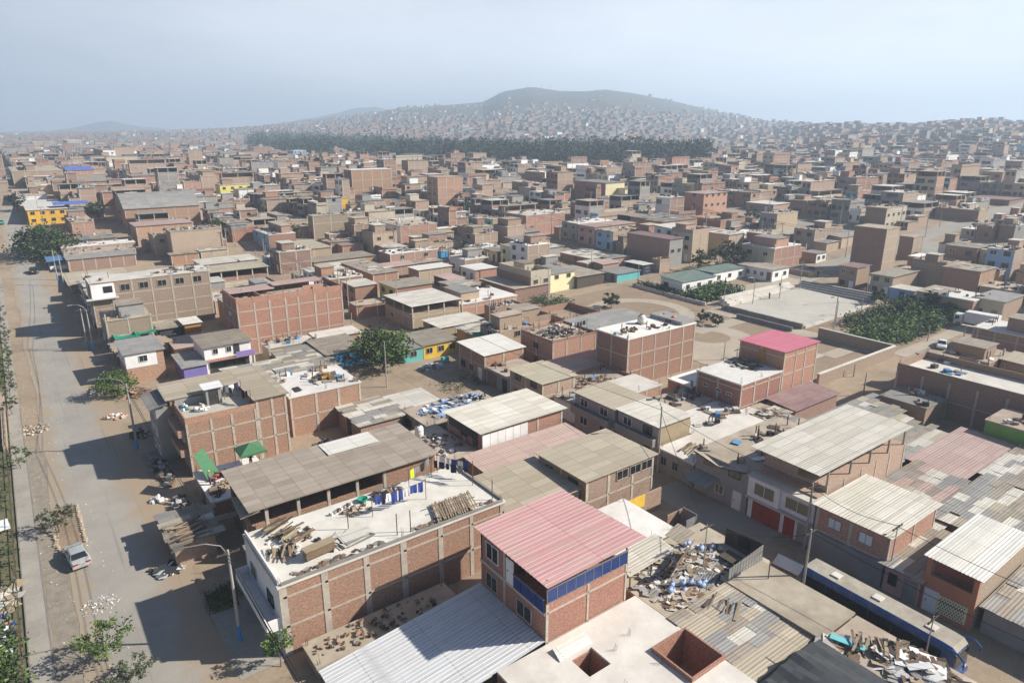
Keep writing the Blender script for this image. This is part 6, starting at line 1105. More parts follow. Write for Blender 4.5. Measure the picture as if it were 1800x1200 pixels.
hpx('white rounded four-storey building near the dark wood','the white rounded building',515,265,505,538,282,wm='sky_blue',rm='roof_white',fr='',wv=3,wu=1,kind='painted_house'); hpx('pink brick house left of the white rounded building','the pink brick house by the wood',466,264,455,493,279,wm=S_,rm='roof_dust',wu=1); hpx('orange brick house with small windows near the left end of the wood','the orange brick house by the wood',405,268,395,453,278,wm=T_,rm='roof_dust',wv=3,wu=1)
hpx('brown two-storey block above the long blue roof','the brown block above the blue roof',436,283,420,460,301,wm=T_,rm='roof_dust',wu=1); hpx('small tan block right of the long blue roof','the small tan block',480,292,462,499,302,wm=T_,rm='roof_dust',wu=1); hpx('brick house with a row of dark openings before the wood','the dark-openings house',558,281,553,593,296,wm=S_,rm='roof_pale',wv=5,wu=1)
hpx('low pinkish brick row at the foot of the windowless tower','the low row at the tower',633,354,628,702,367,wm=S_,rm='roof_dust',wu=1)
hpx('three-storey brick building with regular pale columns in the middle distance','the regular-columned building',925,379,889,993,417,wm=S_,rm='roof_pale',wu=2,bay=4.4,sh=4.2)
hpx('turquoise-fronted house with four small windows and a blue roof canopy','the turquoise front',866,386,821,888,401,wm=T_,fm='turquoise',rm='roof_dust',fr='',wu=4,dr=0,kind='painted_house')
hpx('tan brick house with pierced upper wall left of the regular-columned building','the pierced tan house',835,412,812,875,441,wm=T_,rm='roof_dust',wu=1); hpx('long low brick house left of the pierced tan house','the long low house',753,428,738,811,446,wm=T_,rm='roof_dust',wu=1,bay=4.5); hpx('low house with a clean white roof left of the turquoise front','the clean white roof',770,402,762,850,415,wm=S_,rm='roof_white',wu=1,bay=5)
hpx('dark brown house below the cream warehouse','the dark house by the warehouse',934,360,880,957,373,wm=T_,fm=B_,rm='roof_dust',wu=1)
hpx('big cream-walled warehouse with a grey roof','the cream warehouse',1065,322,1010,1098,359,wm='cream',fm='brick_brown',roof='sheet',rm='grey_sheet',fr='',wu=0,dr=0,kind='warehouse',cat='warehouse'); hpx('lower cream wall joined to the right of the cream warehouse','the lower cream wall',1099,332,1070,1137,358,wm='cream',roof='sheet',rm='grey_sheet',fr='',wu=0,dr=0,kind='warehouse',cat='warehouse')
hpx('tall narrow brick block with two bays beside the cream wall','the two-bay brick block',1024,357,1003,1071,387,wm=S_,rm='roof_dust',wu=2,bay=6,sh=5); hpx('white slim building behind the cream warehouse','the slim white building',958,303,923,974,329,wm='white',fm='brick_brown',rm='roof_white',fr='',wv=1,wu=0,dr=0,kind='painted_house'); hpx('tan brick block left of the slim white building','the tan block',948,323,900,966,342,wm=T_,fm=B_,rm='roof_pale',wu=0,dr=0,bay=4)
hpx('grey open-framed four-storey building with a maroon roof','the maroon-roofed framed building',1178,421,1103,1201,472,wm='plaster_grey',fm='brick_brown',rm='maroon_sheet',roof='sheet',fr='',wv=2,wu=0,dr=0,sh=3.4,bay=4); hpx('brick house with a long white roof right of the framed building','the long white roof',1282,414,1255,1341,432,wm=S_,rm='roof_white',wu=2,bay=4)
hpx('three-storey house with blue ground floor behind the park yard','the blue-based house',1362,437,1305,1408,478,wm=S_,fm='plaster_beige',rm='roof_white',wu=[2,2,2],fr='V',dr=0,sh=3.2); hpx('tan four-storey block with yellow balcony strip','the yellow-striped tan block',1367,376,1337,1403,414,wm=T_,fm='plaster_grey',rm='roof_dust',wu=2,fr='',sh=3.6,bal=.8)
hpx('roofless rose brick house with white columns','the roofless rose house',1267,391,1214,1315,406,wm=S_,fm=B_,roof='par',rm='roof_dust',wu=1,fr='V'); hpx('tall brick house under a pink sheet roof','the pink-topped far house',1238,341,1204,1279,385,wm=S_,roof='sheet',rm='rose_sheet',wv=4,wu=1,fr='',sh=3.6); hpx('grey house with a broad white roof right of two white cars','the broad white roof',1360,360,1312,1391,374,wm=T_,fm='plaster_grey',roof='sheet',rm='white_sheet',wu=2,fr='')
hpx('tan house with a blue-grey top before the cream wall','the blue-topped tan house',1141,342,1116,1160,364,wm=T_,rm='plaster_grey',wu=1,fr=''); hpx('house outlined in yellow paint behind the broad white roof','the yellow-outlined house',1351,324,1335,1378,348,wm=T_,fm='lemon',rm='roof_white',wu=2,fr='',wk='purple'); hpx('tan two-storey house with windows right of the cream warehouse','the windowed tan house',1182,320,1172,1211,334,wm=T_,roof='sheet',rm='white_sheet',wv=3,wu=1,fr=''); hpx('long low brick house in front of the blue-topped tan house','the long low brick house',1121,372,1100,1171,386,wm=S_,rm='roof_pale',wu=1,bay=4)
hpx('tall blank brown brick tower by the avenue','the blank brown tower',1560,403,1503,1583,484,wm=P_,fm=B_,rm='roof_dust',fr='V',wu=0,dr=0,bay=5,sh=3.4)
hpx('grey-green tall building with bright green roof room','the green-topped building',1560,366,1523,1595,403,wm='plaster_beige',fm=B_,rm='roof_dust',wv=4,wu=0,dr=0,fr='',sh=3.2)
X,Y=gat(1567,400); zt=H(X,Y); m=MB(); m.box(X+2,X+10,Y+1,Y+6,zt+14,zt+17.5); 
hpx('brown brick tower block right of the blank brown tower','the second brown tower',1607,417,1582,1624,457,wm=P_,fm=B_,rm='roof_dust',wu=0,dr=0,fr='V'); hpx('low brick house with a bright white roof below the brown towers','the bright white tower-foot roof',1639,455,1597,1658,479,wm=S_,fm=B_,rm='roof_white',wu=0,fr='')
hpx('tan house with a white angular bay front','the white angular bay house',1676,430,1651,1706,459,wm=T_,fm='white',rm='roof_dust',wu=2,fr=''); hpx('pale blue and white four-storey building at the right edge','the pale blue building',1785,441,1736,1800,498,wm=P_,fm='sky_blue',rm='roof_pale',wu=2,fr='',kind='painted_house',sh=2.9); hpx('grey brick building with white openings at the far right edge','the far-right grey building',1786,397,1758,1815,426,wm='plaster_grey',fm=B_,rm='roof_pale',wv=2,wu=0,fr='')
hpx('brown block in front of the pale blue building','the brown block by the blue one',1758,478,1703,1765,506,wm=P_,fm=B_,rm='roof_dust',wu=1,fr='U'); hpx('teal-shuttered shop house with a white band and long tan side','the white-banded shop house',1571,487,1532,1615,522,wm=P_,fm='plaster_beige',roof='sheet',rm='brown_sheet',wu=2,fr=''); hpx('beige two-storey house with four wide windows on the park lane','the beige park-lane house',1658,519,1612,1690,549,wm='plaster_beige',roof='patch',rm='tan_sheet',wu=2,fr='',dr=1)
hpx('brown brick house over a white garage front','the white garage-front house',1712,529,1655,1742,562,wm=B_,rm='roof_white',wu=2,dr=2,fr=''); hpx('tan two-storey house with a mottled grey roof at the right','the mottled-roof house',1766,531,1712,1800,565,wm=T_,fm='plaster_beige',roof='sheet',rm='grey_sheet',wu=2,fr=''); hpx('low pale-walled house between the shop and beige houses','the low pale-walled house',1608,512,1566,1625,532,wm=P_,fm='sky_blue',roof='sheet',rm='pale_sheet',wu=1,fr='')
hpx('red-fronted brick house left of the blank brown tower','the red-fronted house',1508,471,1477,1530,510,wm=B_,roof='sheet',rm='maroon_sheet',wu=2,fr=''); hpx('white two-storey house before the dark canopy','the white canopy house',1436,446,1410,1453,463,wm='white',fm=B_,roof='sheet',rm='grey_sheet',fr='',wv=2,wu=0,dr=0,kind='painted_house')
hpx('low shops under a ragged grey roof with a yellow wall across the avenue','the ragged-roofed shops',1422,478,1380,1447,486,wm='lemon',fm=B_,roof='patch',rm='grey_sheet',wu=2,fr='',kind='low_house')
hpx('brick block with a pale side beside the green far building','the pale-sided far block',1509,337,1487,1537,363,wm=S_,fm='sky_blue',rm='roof_dust',wu=2,fr=''); hpx('slim salmon brick house on the right middle distance','the slim salmon house',1449,322,1444,1471,349,wm=S_,rm='roof_dust',wu=1,fr=''); hpx('tall tan block far in the right distance','the tall tan far block',1559,306,1552,1578,328,wm=T_,rm='roof_pale',wu=1,fr='')
hpx('long dark brown warehouse wall by the right avenue','the dark avenue warehouse',1722,370,1645,1738,390,wm=T_,fm=B_,rm='roof_dust',wu=0,dr=0,fr='',kind='warehouse',cat='warehouse'); hpx('dark red-roofed hall with a pale panel on its flank','the dark red hall',1775,352,1700,1800,362,wm=B_,roof='sheet',rm='maroon_sheet',wu=0,dr=0,fr='',kind='warehouse',cat='warehouse')
# nearer middle belt, y 440-560
hpx('white-fronted two-storey house behind the vine wall','the white vine-wall house',817,457,790,858,482,wm=T_,fm='white',rm='roof_pale',wu=2,fr='V'); hpx('tan house with pale sheet top and brick side in the lane','the small tan lane house',736,475,718,794,498,wm=T_,fm=B_,roof='sheet',rm='white_sheet',wu=1); hpx('timber-walled box house with a pinkish roof','the timber box house',789,492,763,816,510,wm='wood',fm='wood_dark',roof='sheet',rm='rose_sheet',wu=0,dr=0,fr='',kind='painted_house')
hpx('brick house with white door wall left of the framed three-storey house','the white door-wall house',836,475,810,873,496,wm=S_,fm='white',roof='sheet',rm='white_sheet',wu=2,fr=''); hpx('unfinished three-storey house with bare columns at the dirt street','the bare-columned house',933,488,877,968,526,wm='plaster_beige',fm=B_,roof='par',rm='roof_dust',wv=2,wu=0,fr='V',par=1.6); hpx('cream two-storey house right of the bare-columned house','the cream dirt-street house',968,482,925,1010,515,wm='cream',fm=B_,roof='sheet',rm='grey_sheet',wv=2,fr='',kind='painted_house'); hpx('low house with a shaded porch right of the cream dirt-street house','the shaded-porch house',1015,487,960,1062,508,wm='wood_dark',roof='sheet',rm='brown_sheet',wu=0,fr='',kind='low_house')
hpx('low house with a brown roof shading its yard','the shaded yard house',905,508,845,965,532,wm=B_,roof='sheet',rm='roof_dust' ,wu=1,fr=''); hpx('pale curved roof behind the reddish windowless building','the pale curved roof',570,478,551,651,490,wm=T_,roof='vault',rm='pale_sheet',wu=1,fr=''); hpx('brown flat roof with brick front behind the pale curved roof','the brown flat roof',552,461,531,659,474,wm=S_,roof='sheet',rm='brown_sheet',wu=1,bay=5); hpx('brick house with a bare corner column right of the reddish building','the bare-corner house',655,482,600,700,512,wm=S_,roof='patch',rm='brown_sheet',wu=1)
hpx('long low house with white panel wall behind the four-storey building','the white panel wall',355,466,340,454,480,wm='white',roof='sheet',rm='pale_sheet',wu=0,dr=0,fr='',kind='low_house'); hpx('low brick wall house right of the four-storey building','the low wall house',384,482,372,462,495,wm=S_,roof='par',rm='dirt',wu=0,dr=0)
hpx('small navy house with a pale blue roof at the dirt crossing','the navy house',1130,466,1099,1146,484,wm='cloth_navy' ,roof='sheet',rm='white_sheet',wu=1,wv=1,fr='',kind='painted_house'); hpx('row of grey shacks with blue doors at the dirt crossing','the blue-doored shacks',1085,482,1055,1125,497,wm='turquoise',fm='plaster_grey',roof='sheet',rm='grey_sheet',wu=2,fr='',kind='low_house'); hpx('brown brick yard house left of the blue-doored shacks','the brown yard house',1040,455,985,1085,470,wm=B_,roof='patch',rm='pale_sheet',wu=1,fr='',kind='low_house'); hpx('small brick house right of the navy house','the small brick house by the navy one',1160,462,1150,1180,480,wm=T_,roof='par',rm='dirt',wu=0,dr=0)
hpx('blue-walled house behind the climbing shrub','the blue-walled house',775,442,760,800,456,wm='blue',rm='roof_dust',fr='',wu=1,kind='painted_house'); hpx('row of grey huts behind the dirt street before the park','the grey huts',930,440,900,990,456,wm='plaster_grey',roof='patch',rm='pale_sheet',fr='',wu=1,kind='low_house')
# ================= the rest of the town on its street grid =================
rs_=random.Random(11)
OCC=[(a-.5,b+.5,c-.5,d+.5) for (_,_,_,_,a,b,c,d) in HOUSES]+[(99,182,48,127),(220,238,50,430),(50,61,84,108),(-30,10.5,-50,420),(165,340,93,106)]
def free(a,b,c,d):
    for A,B,C_,D in OCC:
        if a<B and b>A and c<D and d>C_: return False
    return True
wood_px=[(435,262),(640,276),(840,284),(1050,290),(1240,290)]
def in_wood(x,y):
    r=math.hypot(x,y)
    if r<430: return False
    p=pr(x,y,H(x,y))
    if p[0]<420 or p[0]>1255: return False
    for (x0,y0),(x1,y1) in zip(wood_px,wood_px[1:]):
        if x0<=p[0]<=x1: yy=y0+(y1-y0)*(p[0]-x0)/(x1-x0); return 230+(p[0]-430)*.045<p[1]<yy+9
    return p[1]>240 and p[1]<262 if p[0]<435 else False
lots=[]
u=12.0-47*12
bi=0
while u<3300:
    v=-200
    while v<3000:
        r=math.hypot(u,v)
        if r>3100 or r<60: v+=40; continue
        nl=8
        for k in range(nl):
            w_=8.3; a=v+k*w_
            for side in(0,1):
                x0=u+(0 if side==0 else 20.2); dep=rs_.uniform(14,19.8); x1=x0+dep if side==0 else u+40.2; x0=x0 if side==0 else x1-dep
                cx,cy=(x0+x1)/2,a+w_/2; rr=math.hypot(cx,cy)
                if rr<118: continue
                if cx*FW[0]+cy*FW[1]<60: continue
                p=pr(cx,cy,H(cx,cy)+4)
                if p[0]<-60 or p[0]>1870 or p[1]>1000: continue
                if H(cx,cy)>rs_.gauss(70,27) : continue
                if rr>1200 and rs_.random()<(.3 if rr<1900 else .5): continue
                lots.append((rr,x0,x1,a+.1,a+w_-rs_.choice([.1,.1,.3,1.2]),side))
        v+=nl*8.3+rs_.choice([0,0,6.5])
    u+=47; bi+=1
lots.sort()
L2=[]
for l in lots:
    if in_wood((l[1]+l[2])/2,(l[3]+l[4])/2): continue
    if free(*l[1:5]): L2.append(l); continue
    if l[0]>440: continue
    a,b,c,d=l[1:5]; mx_,my_=(a+b)/2,(c+d)/2; halves=[(a,mx_-.1,c,d),(mx_+.1,b,c,d)]
    for h_ in halves:
        if free(*h_): L2.append((l[0]+3,*h_,l[5])); continue
        p,q=h_[0],h_[1]
        for e,f in((c,my_),(my_,d)):
            if free(p,q,e,f): L2.append((l[0]+6,p,q,e,f,2))
lots=L2
NHAND=len(HOUSES); NAUTO=max(0,298-NHAND)
def vis(l):
    return True
WMN={'brick_salmon':'salmon brick','brick_tan':'tan brick','brick_brown':'brown brick','brick_pale':'pale dusty brick','brick_rose':'reddish brick'}
RMN={'roof_dust':'dusty roof','roof_pale':'pale slab roof','roof_white':'white roof','brown_sheet':'brown sheet roof','grey_sheet':'grey sheet roof','tan_sheet':'tan sheet roof','pale_sheet':'pale sheet roof','concrete_dark':'dark slab roof','rose_sheet':'faded pink roof'}
land=list(HOUSES[:NHAND]); used=set()
ORD=['','second ','third ','fourth ','fifth ','sixth ','seventh ','eighth ']
def auto_label(cx,cy,wm,rm,st,fm):
    look=('one','two','three','four','five')[st-1]+'-storey '+WMN[wm]+' house, '+RMN[rm]
    p=pr(cx,cy,H(cx,cy)); c=sorted(land,key=lambda h:(h[1]-cx)**2+(h[2]-cy)**2)[:6]
    for h in c:
        q=pr(h[1],h[2],H(h[1],h[2])); rel='behind' if q[1]-p[1]>abs(p[0]-q[0])*.35 else 'in front of' if p[1]-q[1]>abs(p[0]-q[0])*.35 else 'right of' if p[0]>q[0] else 'left of'
        s=look+', '+rel+' '+h[0]
        if s not in used and len(s.replace('-',' ').split())<=16: used.add(s); return s
    for o in ORD[1:]:
        s=look+', '+o+rel+' '+c[0][0]
        if s not in used: used.add(s); return s
    return s
AUTO=[];REST=[]
for l in lots: (AUTO if len(AUTO)<NAUTO else REST).append(l)
for rr,x0,x1,y0,y1,side in AUTO:
    st=1 if side==2 else rs_.choices([1,2,3,4],[.45,.50,.05,0] if rr<210 else [.42,.45,.12,.01])[0]; wm=rs_.choices(list(WMN),[.3,.3,.14,.2,.06])[0]; rf=rs_.choices(['slab','sheet','patch','par'],[.36,.26,.22,.16])[0]
    rm={'slab':rs_.choice(['roof_dust','roof_pale','roof_dust','roof_white']),'sheet':rs_.choice(['brown_sheet','grey_sheet','tan_sheet','pale_sheet','rose_sheet']),'patch':rs_.choice(['brown_sheet','grey_sheet','pale_sheet']),'par':'roof_dust'}[rf]
    fm=rs_.choice([None,None,'plaster_grey','plaster_grey','plaster_beige','plaster_beige','white','white','white','sky_blue','cream','pink_paint','lemon']) if side==0 else None
    random.seed(int(x0*7+y0*13)); 
    if rf=='patch': st=min(st,2)
    if st==1 and rf!='slab': x1=x0+(x1-x0)*rs_.uniform(.75,1)
    house(auto_label((x0+x1)/2,(y0+y1)/2,wm,rm,st,fm),x0,x1,y0,y1,st*2.7+rs_.uniform(-.1,.5),'',wm=wm,fm=fm,roof=rf,rm=rm,wu=2 if side==0 else 0,dr=1 if side==0 else 0,wv=rs_.choice([0,0,0,2]) if st>1 else 0,bay=rs_.uniform(3.2,4.2),det=1 if rr>170 else 2,fr='V' if rs_.random()<.8 else '',group=None,tilt=rs_.choice([0,.2,.4]) if rf=='sheet' else 0,par=rs_.uniform(.3,1.2),openst=(rf=='sheet' and st>1 and rs_.random()<.3))
pc=0; FP=[]
for uu in range(0,9):
    U_=52.4+47*uu
    for k in range(0,14):
        for U2 in (U_+.5,U_+5.9):
            V_=70+k*29+uu*7+(U2-U_)*2; rr=math.hypot(U2,V_)
            if rr<150 or rr>430: continue
            p=pr(U2,V_,H(U2,V_)+4)
            if not(0<p[0]<1800) or any(a-.4<U2<b+.4 and c-.4<V_<d+.4 for a,b,c,d in OCC[:NHAND]) or 103<U2<180 and 50<V_<125: continue
            c=sorted(land,key=lambda h:(h[1]-U2)**2+(h[2]-V_)**2)[:8]
            for h in c:
                q=pr(h[1],h[2],H(h[1],h[2])); pp=pr(U2,V_,H(U2,V_)); rel='behind' if q[1]-pp[1]>abs(pp[0]-q[0])*.35 else 'in front of' if pp[1]-q[1]>abs(pp[0]-q[0])*.35 else 'right of' if pp[0]>q[0] else 'left of'
                s='grey street pole '+rel+' '+h[0]
                if s not in used: break
            if s in used: s='second '+s
            used.add(s); ph=ru(7.5,9); pole_at(U2,V_,ph,s,arms=1 if k%2 else 0,r=.14,group='utility poles along the far streets'); pc+=1; FP.append((U2,V_,H(U2,V_)+ph-.3,uu,U2-U_))
for a in FP:
    for b in FP:
        if a[3]==b[3] and abs(a[4]-b[4])<.1 and 0<b[1]-a[1]<32:
            for dz in(0,-.6): cable((a[0],a[1],a[2]+dz),(b[0],b[1],b[2]+dz),'black cable strung between far street poles',.7,.035)
random.seed(5)
# beyond the 300 largest: one mass
m=MB(); mats=['brick_salmon','brick_tan','brick_brown','plaster_grey','white','roof_dust','roof_pale','roof_white','brown_sheet','grey_sheet','glass','sky_blue','plaster_beige','cream','turquoise','brick_pale','concrete_dark']
mi={k:i for i,k in enumerate(mats)}
SUBR=[]
for rr,x0,x1,y0,y1,side in REST:
    if rr>1700 and side!=2:
        q=x0+(x1-x0)*rs_.uniform(.3,.7); SUBR.append((rr,x0,q-1,y0,y1-rs_.uniform(0,2),side,0)); 
        if rs_.random()<.6: SUBR.append((rr,q+1,x1,y0+rs_.uniform(0,2),y1,side,0))
        continue
    if side==2: SUBR.append((rr,x0,x1,y0,y1,side,0)); continue
    k=rs_.random(); q=x0+(x1-x0)*rs_.uniform(.35,.65)
    if k<.7: SUBR.append((rr,x0,q-.02,y0,y1,side,0)); SUBR.append((rr,q+.02,x1,y0,y1,side,rs_.choice([0,0,-1])))
    elif k<.85: w=(y0+y1)/2; SUBR.append((rr,x0,x1,y0,w-.02,side,0)); SUBR.append((rr,x0,x1,w+.02,y1,side,0))
    else: SUBR.append((rr,x0,x1,y0,y1,side,0))
WW=['brick_salmon','brick_tan','brick_brown','plaster_grey','white','plaster_beige','brick_pale']; FF=['brick_brown','brick_tan','plaster_grey','white','sky_blue','cream','plaster_beige','turquoise']
for rr,x0,x1,y0,y1,side,low in SUBR:
    st=1 if side==2 else rs_.choices([1,2,3,4,5],[.40,.42,.14,.035,.005] if rr<900 else [.48,.40,.11,.01,0])[0]
    if low: st=1
    z0=H((x0+x1)/2,(y0+y1)/2); z=z0+st*2.7+rs_.uniform(-.5,.9)
    if rr>1300:
        z-=rs_.uniform(0,1.2)
        if z0>34 and rs_.random()<.22: continue
    w_=mi[rs_.choices(WW,[.15,.26,.22,.14,.05,.06,.12] if rr<700 else [.06,.10,.40,.34,.02,.04,.04])[0]]; f_=mi[rs_.choices(FF,[.30,.08,.2,.19,.03,.04,.15,.01] if rr<1100 else [.40,.08,.3,.07,.01,.02,.12,0])[0]]; t_=mi[rs_.choices(['roof_dust','roof_pale','roof_white' if rr<1300 else 'concrete_dark','brown_sheet','grey_sheet'],[.34,.16,.12,.20,.18] if rr<700 else [.16,.09,.2,.25,.3])[0]]
    b0=z0-2; gap=0
    open_=rr<1000 and st>1 and rs_.random()<.3
    zw=z-1.9 if open_ else z
    A,B,C_,D=(x0,y0),(x1,y0),(x1,y1),(x0,y1); P=lambda p,zz:(p[0],p[1],zz)
    m.quad(P(A,b0),P(B,b0),P(B,zw),P(A,zw),w_); m.quad(P(B,b0),P(C_,b0),P(C_,z),P(B,z),w_); m.quad(P(C_,b0),P(D,b0),P(D,z),P(C_,z),w_); m.quad(P(D,b0),P(A,b0),P(A,zw),P(D,zw),f_); m.quad(P((x0-.3,y0-.3),z),P((x1+.2,y0-.3),z),P((x1+.2,y1),z),P((x0-.3,y1),z),t_)
    if open_:
        m.quad(P(A,zw),P(B,zw),P(C_,zw),P(D,zw),mi['roof_dust'])
        for xx in(x0,(x0+x1)/2,x1-.25):
            m.box(xx,xx+.25,y0,y0+.25,zw,z,12,bot=False,top=False)
        m.box(x0,x0+.25,y1-.3,y1,zw,z,12,bot=False,top=False)
    elif rr<1000:
        k=rs_.random()
        if k<.35 and x1-x0>4:
            sx=rs_.uniform(2,min(5,x1-x0)); sy=rs_.uniform(2,min(5,y1-y0)); px_=x0+rs_.random()*(x1-x0-sx); zz=z+rs_.uniform(1.6,2.6); c1=mi[rs_.choice(WW)]; m.box(px_,px_+sx,y1-sy,y1,z,zz,c1,bot=False,top=False); m.quad((px_-.2,y1-sy-.2,zz),(px_+sx+.2,y1-sy-.2,zz),(px_+sx+.2,y1+.1,zz),(px_-.2,y1+.1,zz),mi[rs_.choice(['roof_dust','brown_sheet','roof_white','grey_sheet'])])
        elif k<.6:
            h=rs_.uniform(.4,1.3); m.box(x0,x1,y0,y0+.15,z,z+h,w_,bot=False); m.box(x0,x0+.15,y0,y1,z,z+h,f_,bot=False)
        elif k<.85:
            for xx in(x0,(x0+x1)/2,x1-.25):
                if rs_.random()<.7: m.box(xx,xx+.25,y0,y0+.25,z,z+rs_.uniform(.5,1.6),12,bot=False)
        if rr<700:
            for _ in range(rs_.randint(0,4)):
                x=rs_.uniform(x0+.5,x1-.5); y=rs_.uniform(y0+.5,y1-.5); s_=rs_.uniform(.3,1.1); m.box(x-s_/2,x+s_/2,y-s_/2,y+s_/2,z,z+rs_.uniform(.2,1.0),rs_.choice([3,4,8,9,10,11,2]),bot=False)
    if rr<950:
        for s in range(st-(1 if open_ else 0)):
            zc=z0+s*2.7+1.5
            n_=rs_.choice([1,2,2,3])
            for i in range(n_):
                if rs_.random()<.2: continue
                y=y0+(y1-y0)*(i+.5)/n_; hw=(y1-y0)/n_*rs_.uniform(.22,.42); hh=rs_.uniform(.5,.95); m.quad((x0-.04,y+hw,zc-hh),(x0-.04,y-hw,zc-hh),(x0-.04,y-hw,zc+hh),(x0-.04,y+hw,zc+hh),10)
            if rs_.random()<.12:
                x=rs_.uniform(x0+1,x1-1); m.quad((x-.6,y0-.04,zc-.5),(x+.6,y0-.04,zc-.5),(x+.6,y0-.04,zc+.5),(x-.6,y0-.04,zc+.5),10)
        if rr<620:
            n=max(1,int((x1-x0)/3.6))
            for i in range(n+1): xx=x0+(x1-x0-.3)*i/n; m.quad((xx,y0-.04,z0),(xx+.28,y0-.04,z0),(xx+.28,y0-.04,zw),(xx,y0-.04,zw),12)
            for s in range(1,st): zz=z0+s*2.7; m.quad((x0,y0-.035,zz-.1),(x1,y0-.035,zz-.1),(x1,y0-.035,zz+.1),(x0,y0-.035,zz+.1),12)
tag(m.build('distant_houses',mats),'countless low brick houses covering the plain and the hill slopes',kind='stuff')

m=MB(); cm=['wood','plaster_grey','tarp_white','brick_tan','rust','grey_sheet','wood_dark','pale_sheet','tarp_blue','brown_sheet','metal_dark']
for a,b,c,d,z,rr in CLUT:
    if b-a<1 or d-c<1: continue
    if rr<118 and rs_.random()<.3: continue
    for _ in range(rs_.randint(4,16) if rr<300 else 5):
        gx_,gy_=rs_.uniform(a,b),rs_.uniform(c,d)
        for _ in range(rs_.randint(1,4)):
            x=min(b-.2,max(a+.2,gx_+rs_.gauss(0,.6))); y=min(d-.2,max(c+.2,gy_+rs_.gauss(0,.5))); k=rs_.random()
            if k<.45: m.obox((x,y,z+.2),rs_.uniform(.3,1.1),rs_.uniform(.3,.8),rs_.uniform(.2,.7),rs_.uniform(0,3),m=rs_.randrange(len(cm)))
            elif k<.8: m.obox((x,y,z+.12),rs_.uniform(.8,2),rs_.uniform(.5,1.1),.04,rs_.uniform(0,3),rs_.uniform(-.12,.12),rs_.uniform(-.1,.1),m=rs_.randrange(len(cm)))
            else: m.obox((x,y,z+.6),.1,.1,1.4,m=4)
tag(m.build('roof_scraps',cm),'scraps, boards and odds and ends strewn over the flat roofs',kind='stuff')
print('hand',NHAND,'auto',len(AUTO),'rest',len(REST),AUTO[-1][0] if AUTO else 0)
# ---- wood, field and far marks ----
m=MB(); random.seed(3)
cnt=0
for _ in range(9000):
    px_=ru(430,1245); 
    for (x0,y0),(x1,y1) in zip(wood_px,wood_px[1:]):
        if x0<=px_<=x1: yb=y0+(y1-y0)*(px_-x0)/(x1-x0)
    py=yb+6-ru(0,1)**1.2*(26 if px_<1100 else 18)
    if px_<435: continue
    if cnt>2000: break
    X,Y=gat(px_,py); 
    if not(300<math.hypot(X,Y)<1600): continue
    cnt+=1; z=H(X,Y); h=ru(9,19)*(1.0+.55*noise.noise(Vector((X*.009,Y*.009,3)))+.25*noise.noise(Vector((X*.03,Y*.03,9)))); R0=ru(2.2,5.2); dark=0 if rnd()<.55 else 1 if rnd()<.7 else 2
    for q in range(44):
        a=ru(0,6.28); t=rnd(); zz=z+h*(.1+.9*t); rad=R0*math.sqrt(rnd())*(1.1-.75*abs(t-.55)**1.2*1.5); x,y=X+rad*math.cos(a),Y+rad*math.sin(a)
        A=Vector((ru(-1,1),ru(-1,1),ru(-.6,.9))).normalized(); B=A.cross(Vector((ru(-1,1),ru(-1,1),.4))).normalized(); s=ru(.55,1.35)
        P=[Vector((x,y,zz))+A*s*u_+B*s*.7*v_ for u_,v_ in((-1,-.2),(0,-1),(1,.2),(0,1))]; m.quad(*[tuple(p) for p in P],m=dark)
tag(m.build('wood',['leaf_wood','leaf_dark','leaf_green']),'long dark wood of tall trees across the plain below the hill',kind='stuff')
m=MB()
for px0,px1,yt,yb in((640,800,270,281),(800,1000,279,286)):
    n=14
    for i in range(n):
        a=px0+(px1-px0)*i/n; b=px0+(px1-px0)*(i+1)/n; q=[gat(a,yb),gat(b,yb),gat(b,yt),gat(a,yt)]; m.quad(*[(x,y,H(x,y)+.5) for x,y in q])
o=m.build('field','leaf_green'); o['kind']='structure'
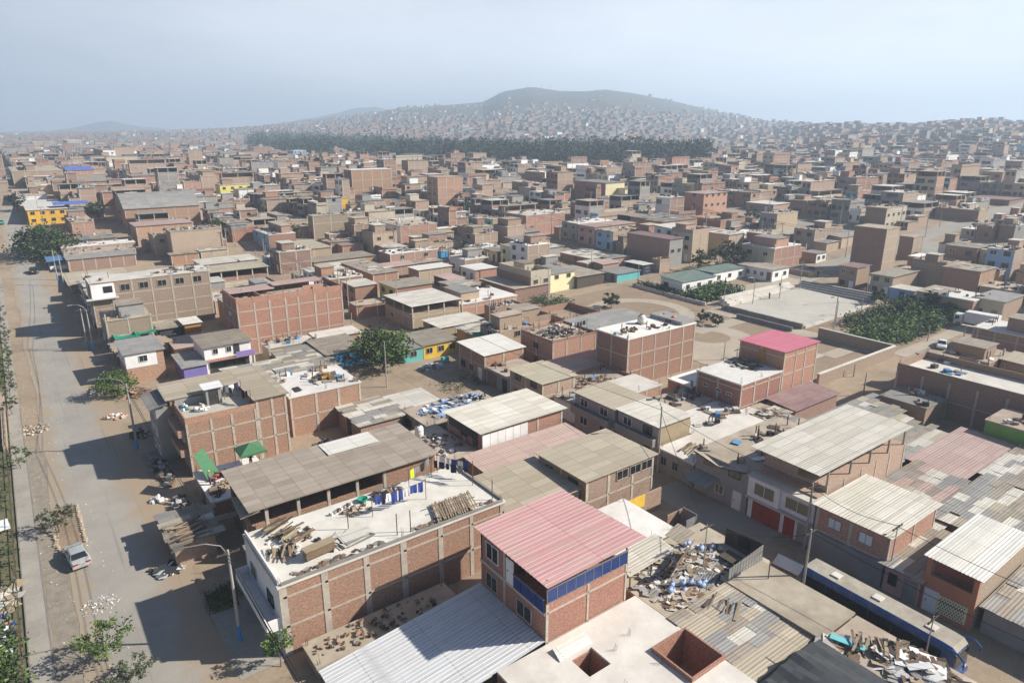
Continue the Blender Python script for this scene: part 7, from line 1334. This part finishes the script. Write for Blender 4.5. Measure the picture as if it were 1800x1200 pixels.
for px_,h,l in((952,26,'tallest thin mast on top of the far hill'),(968,22,'thin mast right of the tallest one on the far hill'),(925,18,'thin mast at the left of the hill top')):
    a,te=px_dir(px_,160); X=2880*(FW[0]*math.cos(a)+RT[0]*math.sin(a)); Y=2880*(FW[1]*math.cos(a)+RT[1]*math.sin(a)); m=MB(); z=H(X,Y); m.tube([(X,Y,z),(X,Y,z+h)],[1.2,.6],5); tag(m.build('mast','steel'),l,'mast')
# faint hills far behind
m=MB(); 
def hills(pts,R0,dep):
    for (x0,y0),(x1,y1) in zip(pts,pts[1:]):
        for k in range(4):
            def P(x,y,R,f=1):
                a,te=px_dir(x,y); return (R*(FW[0]*math.cos(a)+RT[0]*math.sin(a)),R*(FW[1]*math.cos(a)+RT[1]*math.sin(a)),(CZ+te*R)*f if f else -5)
            t0,t1=k/4,(k+1)/4; xa,ya,xb,yb=x0+(x1-x0)*t0,y0+(y1-y0)*t0,x0+(x1-x0)*t1,y0+(y1-y0)*t1; j=lambda x:2*noise.noise(Vector((x*.05,R0,0)))
            ya+=j(xa); yb+=j(xb)
            m.quad(P(xa,ya,R0-dep,0),P(xb,yb,R0-dep,0),P(xb,yb,R0),P(xa,ya,R0)); m.quad(P(xa,ya,R0),P(xb,yb,R0),P(xb,yb,R0+dep,0),P(xa,ya,R0+dep,0))
hills([(60,235),(120,226),(170,216),(195,212),(225,220),(262,224),(330,230),(420,228),(520,212),(590,200),(625,190),(660,188),(720,200),(800,215)],4600,700)
o=m.build('hills','terrain_far'); o['kind']='structure'
# ================= haze =================
me=bpy.data.meshes.new('haze'); mb=MB(); mb.box(-3500,5800,-3800,5900,-14,262); hz=mb.build('haze','cable'); hz.data.materials.clear()
hm=bpy.data.materials.new('haze'); hm.use_nodes=True; n=hm.node_tree; n.nodes.clear(); o_=n.nodes.new('ShaderNodeOutputMaterial'); pv=n.nodes.new('ShaderNodeVolumePrincipled'); pv.inputs['Color'].default_value=(.67,.83,1,1); pv.inputs['Density'].default_value=.0004; pv.inputs['Anisotropy'].default_value=.2; n.links.new(pv.outputs[0],o_.inputs['Volume'])
hz.data.materials.append(hm); hz['kind']='stuff'; hz['label']='pale blue haze lying over the whole town'
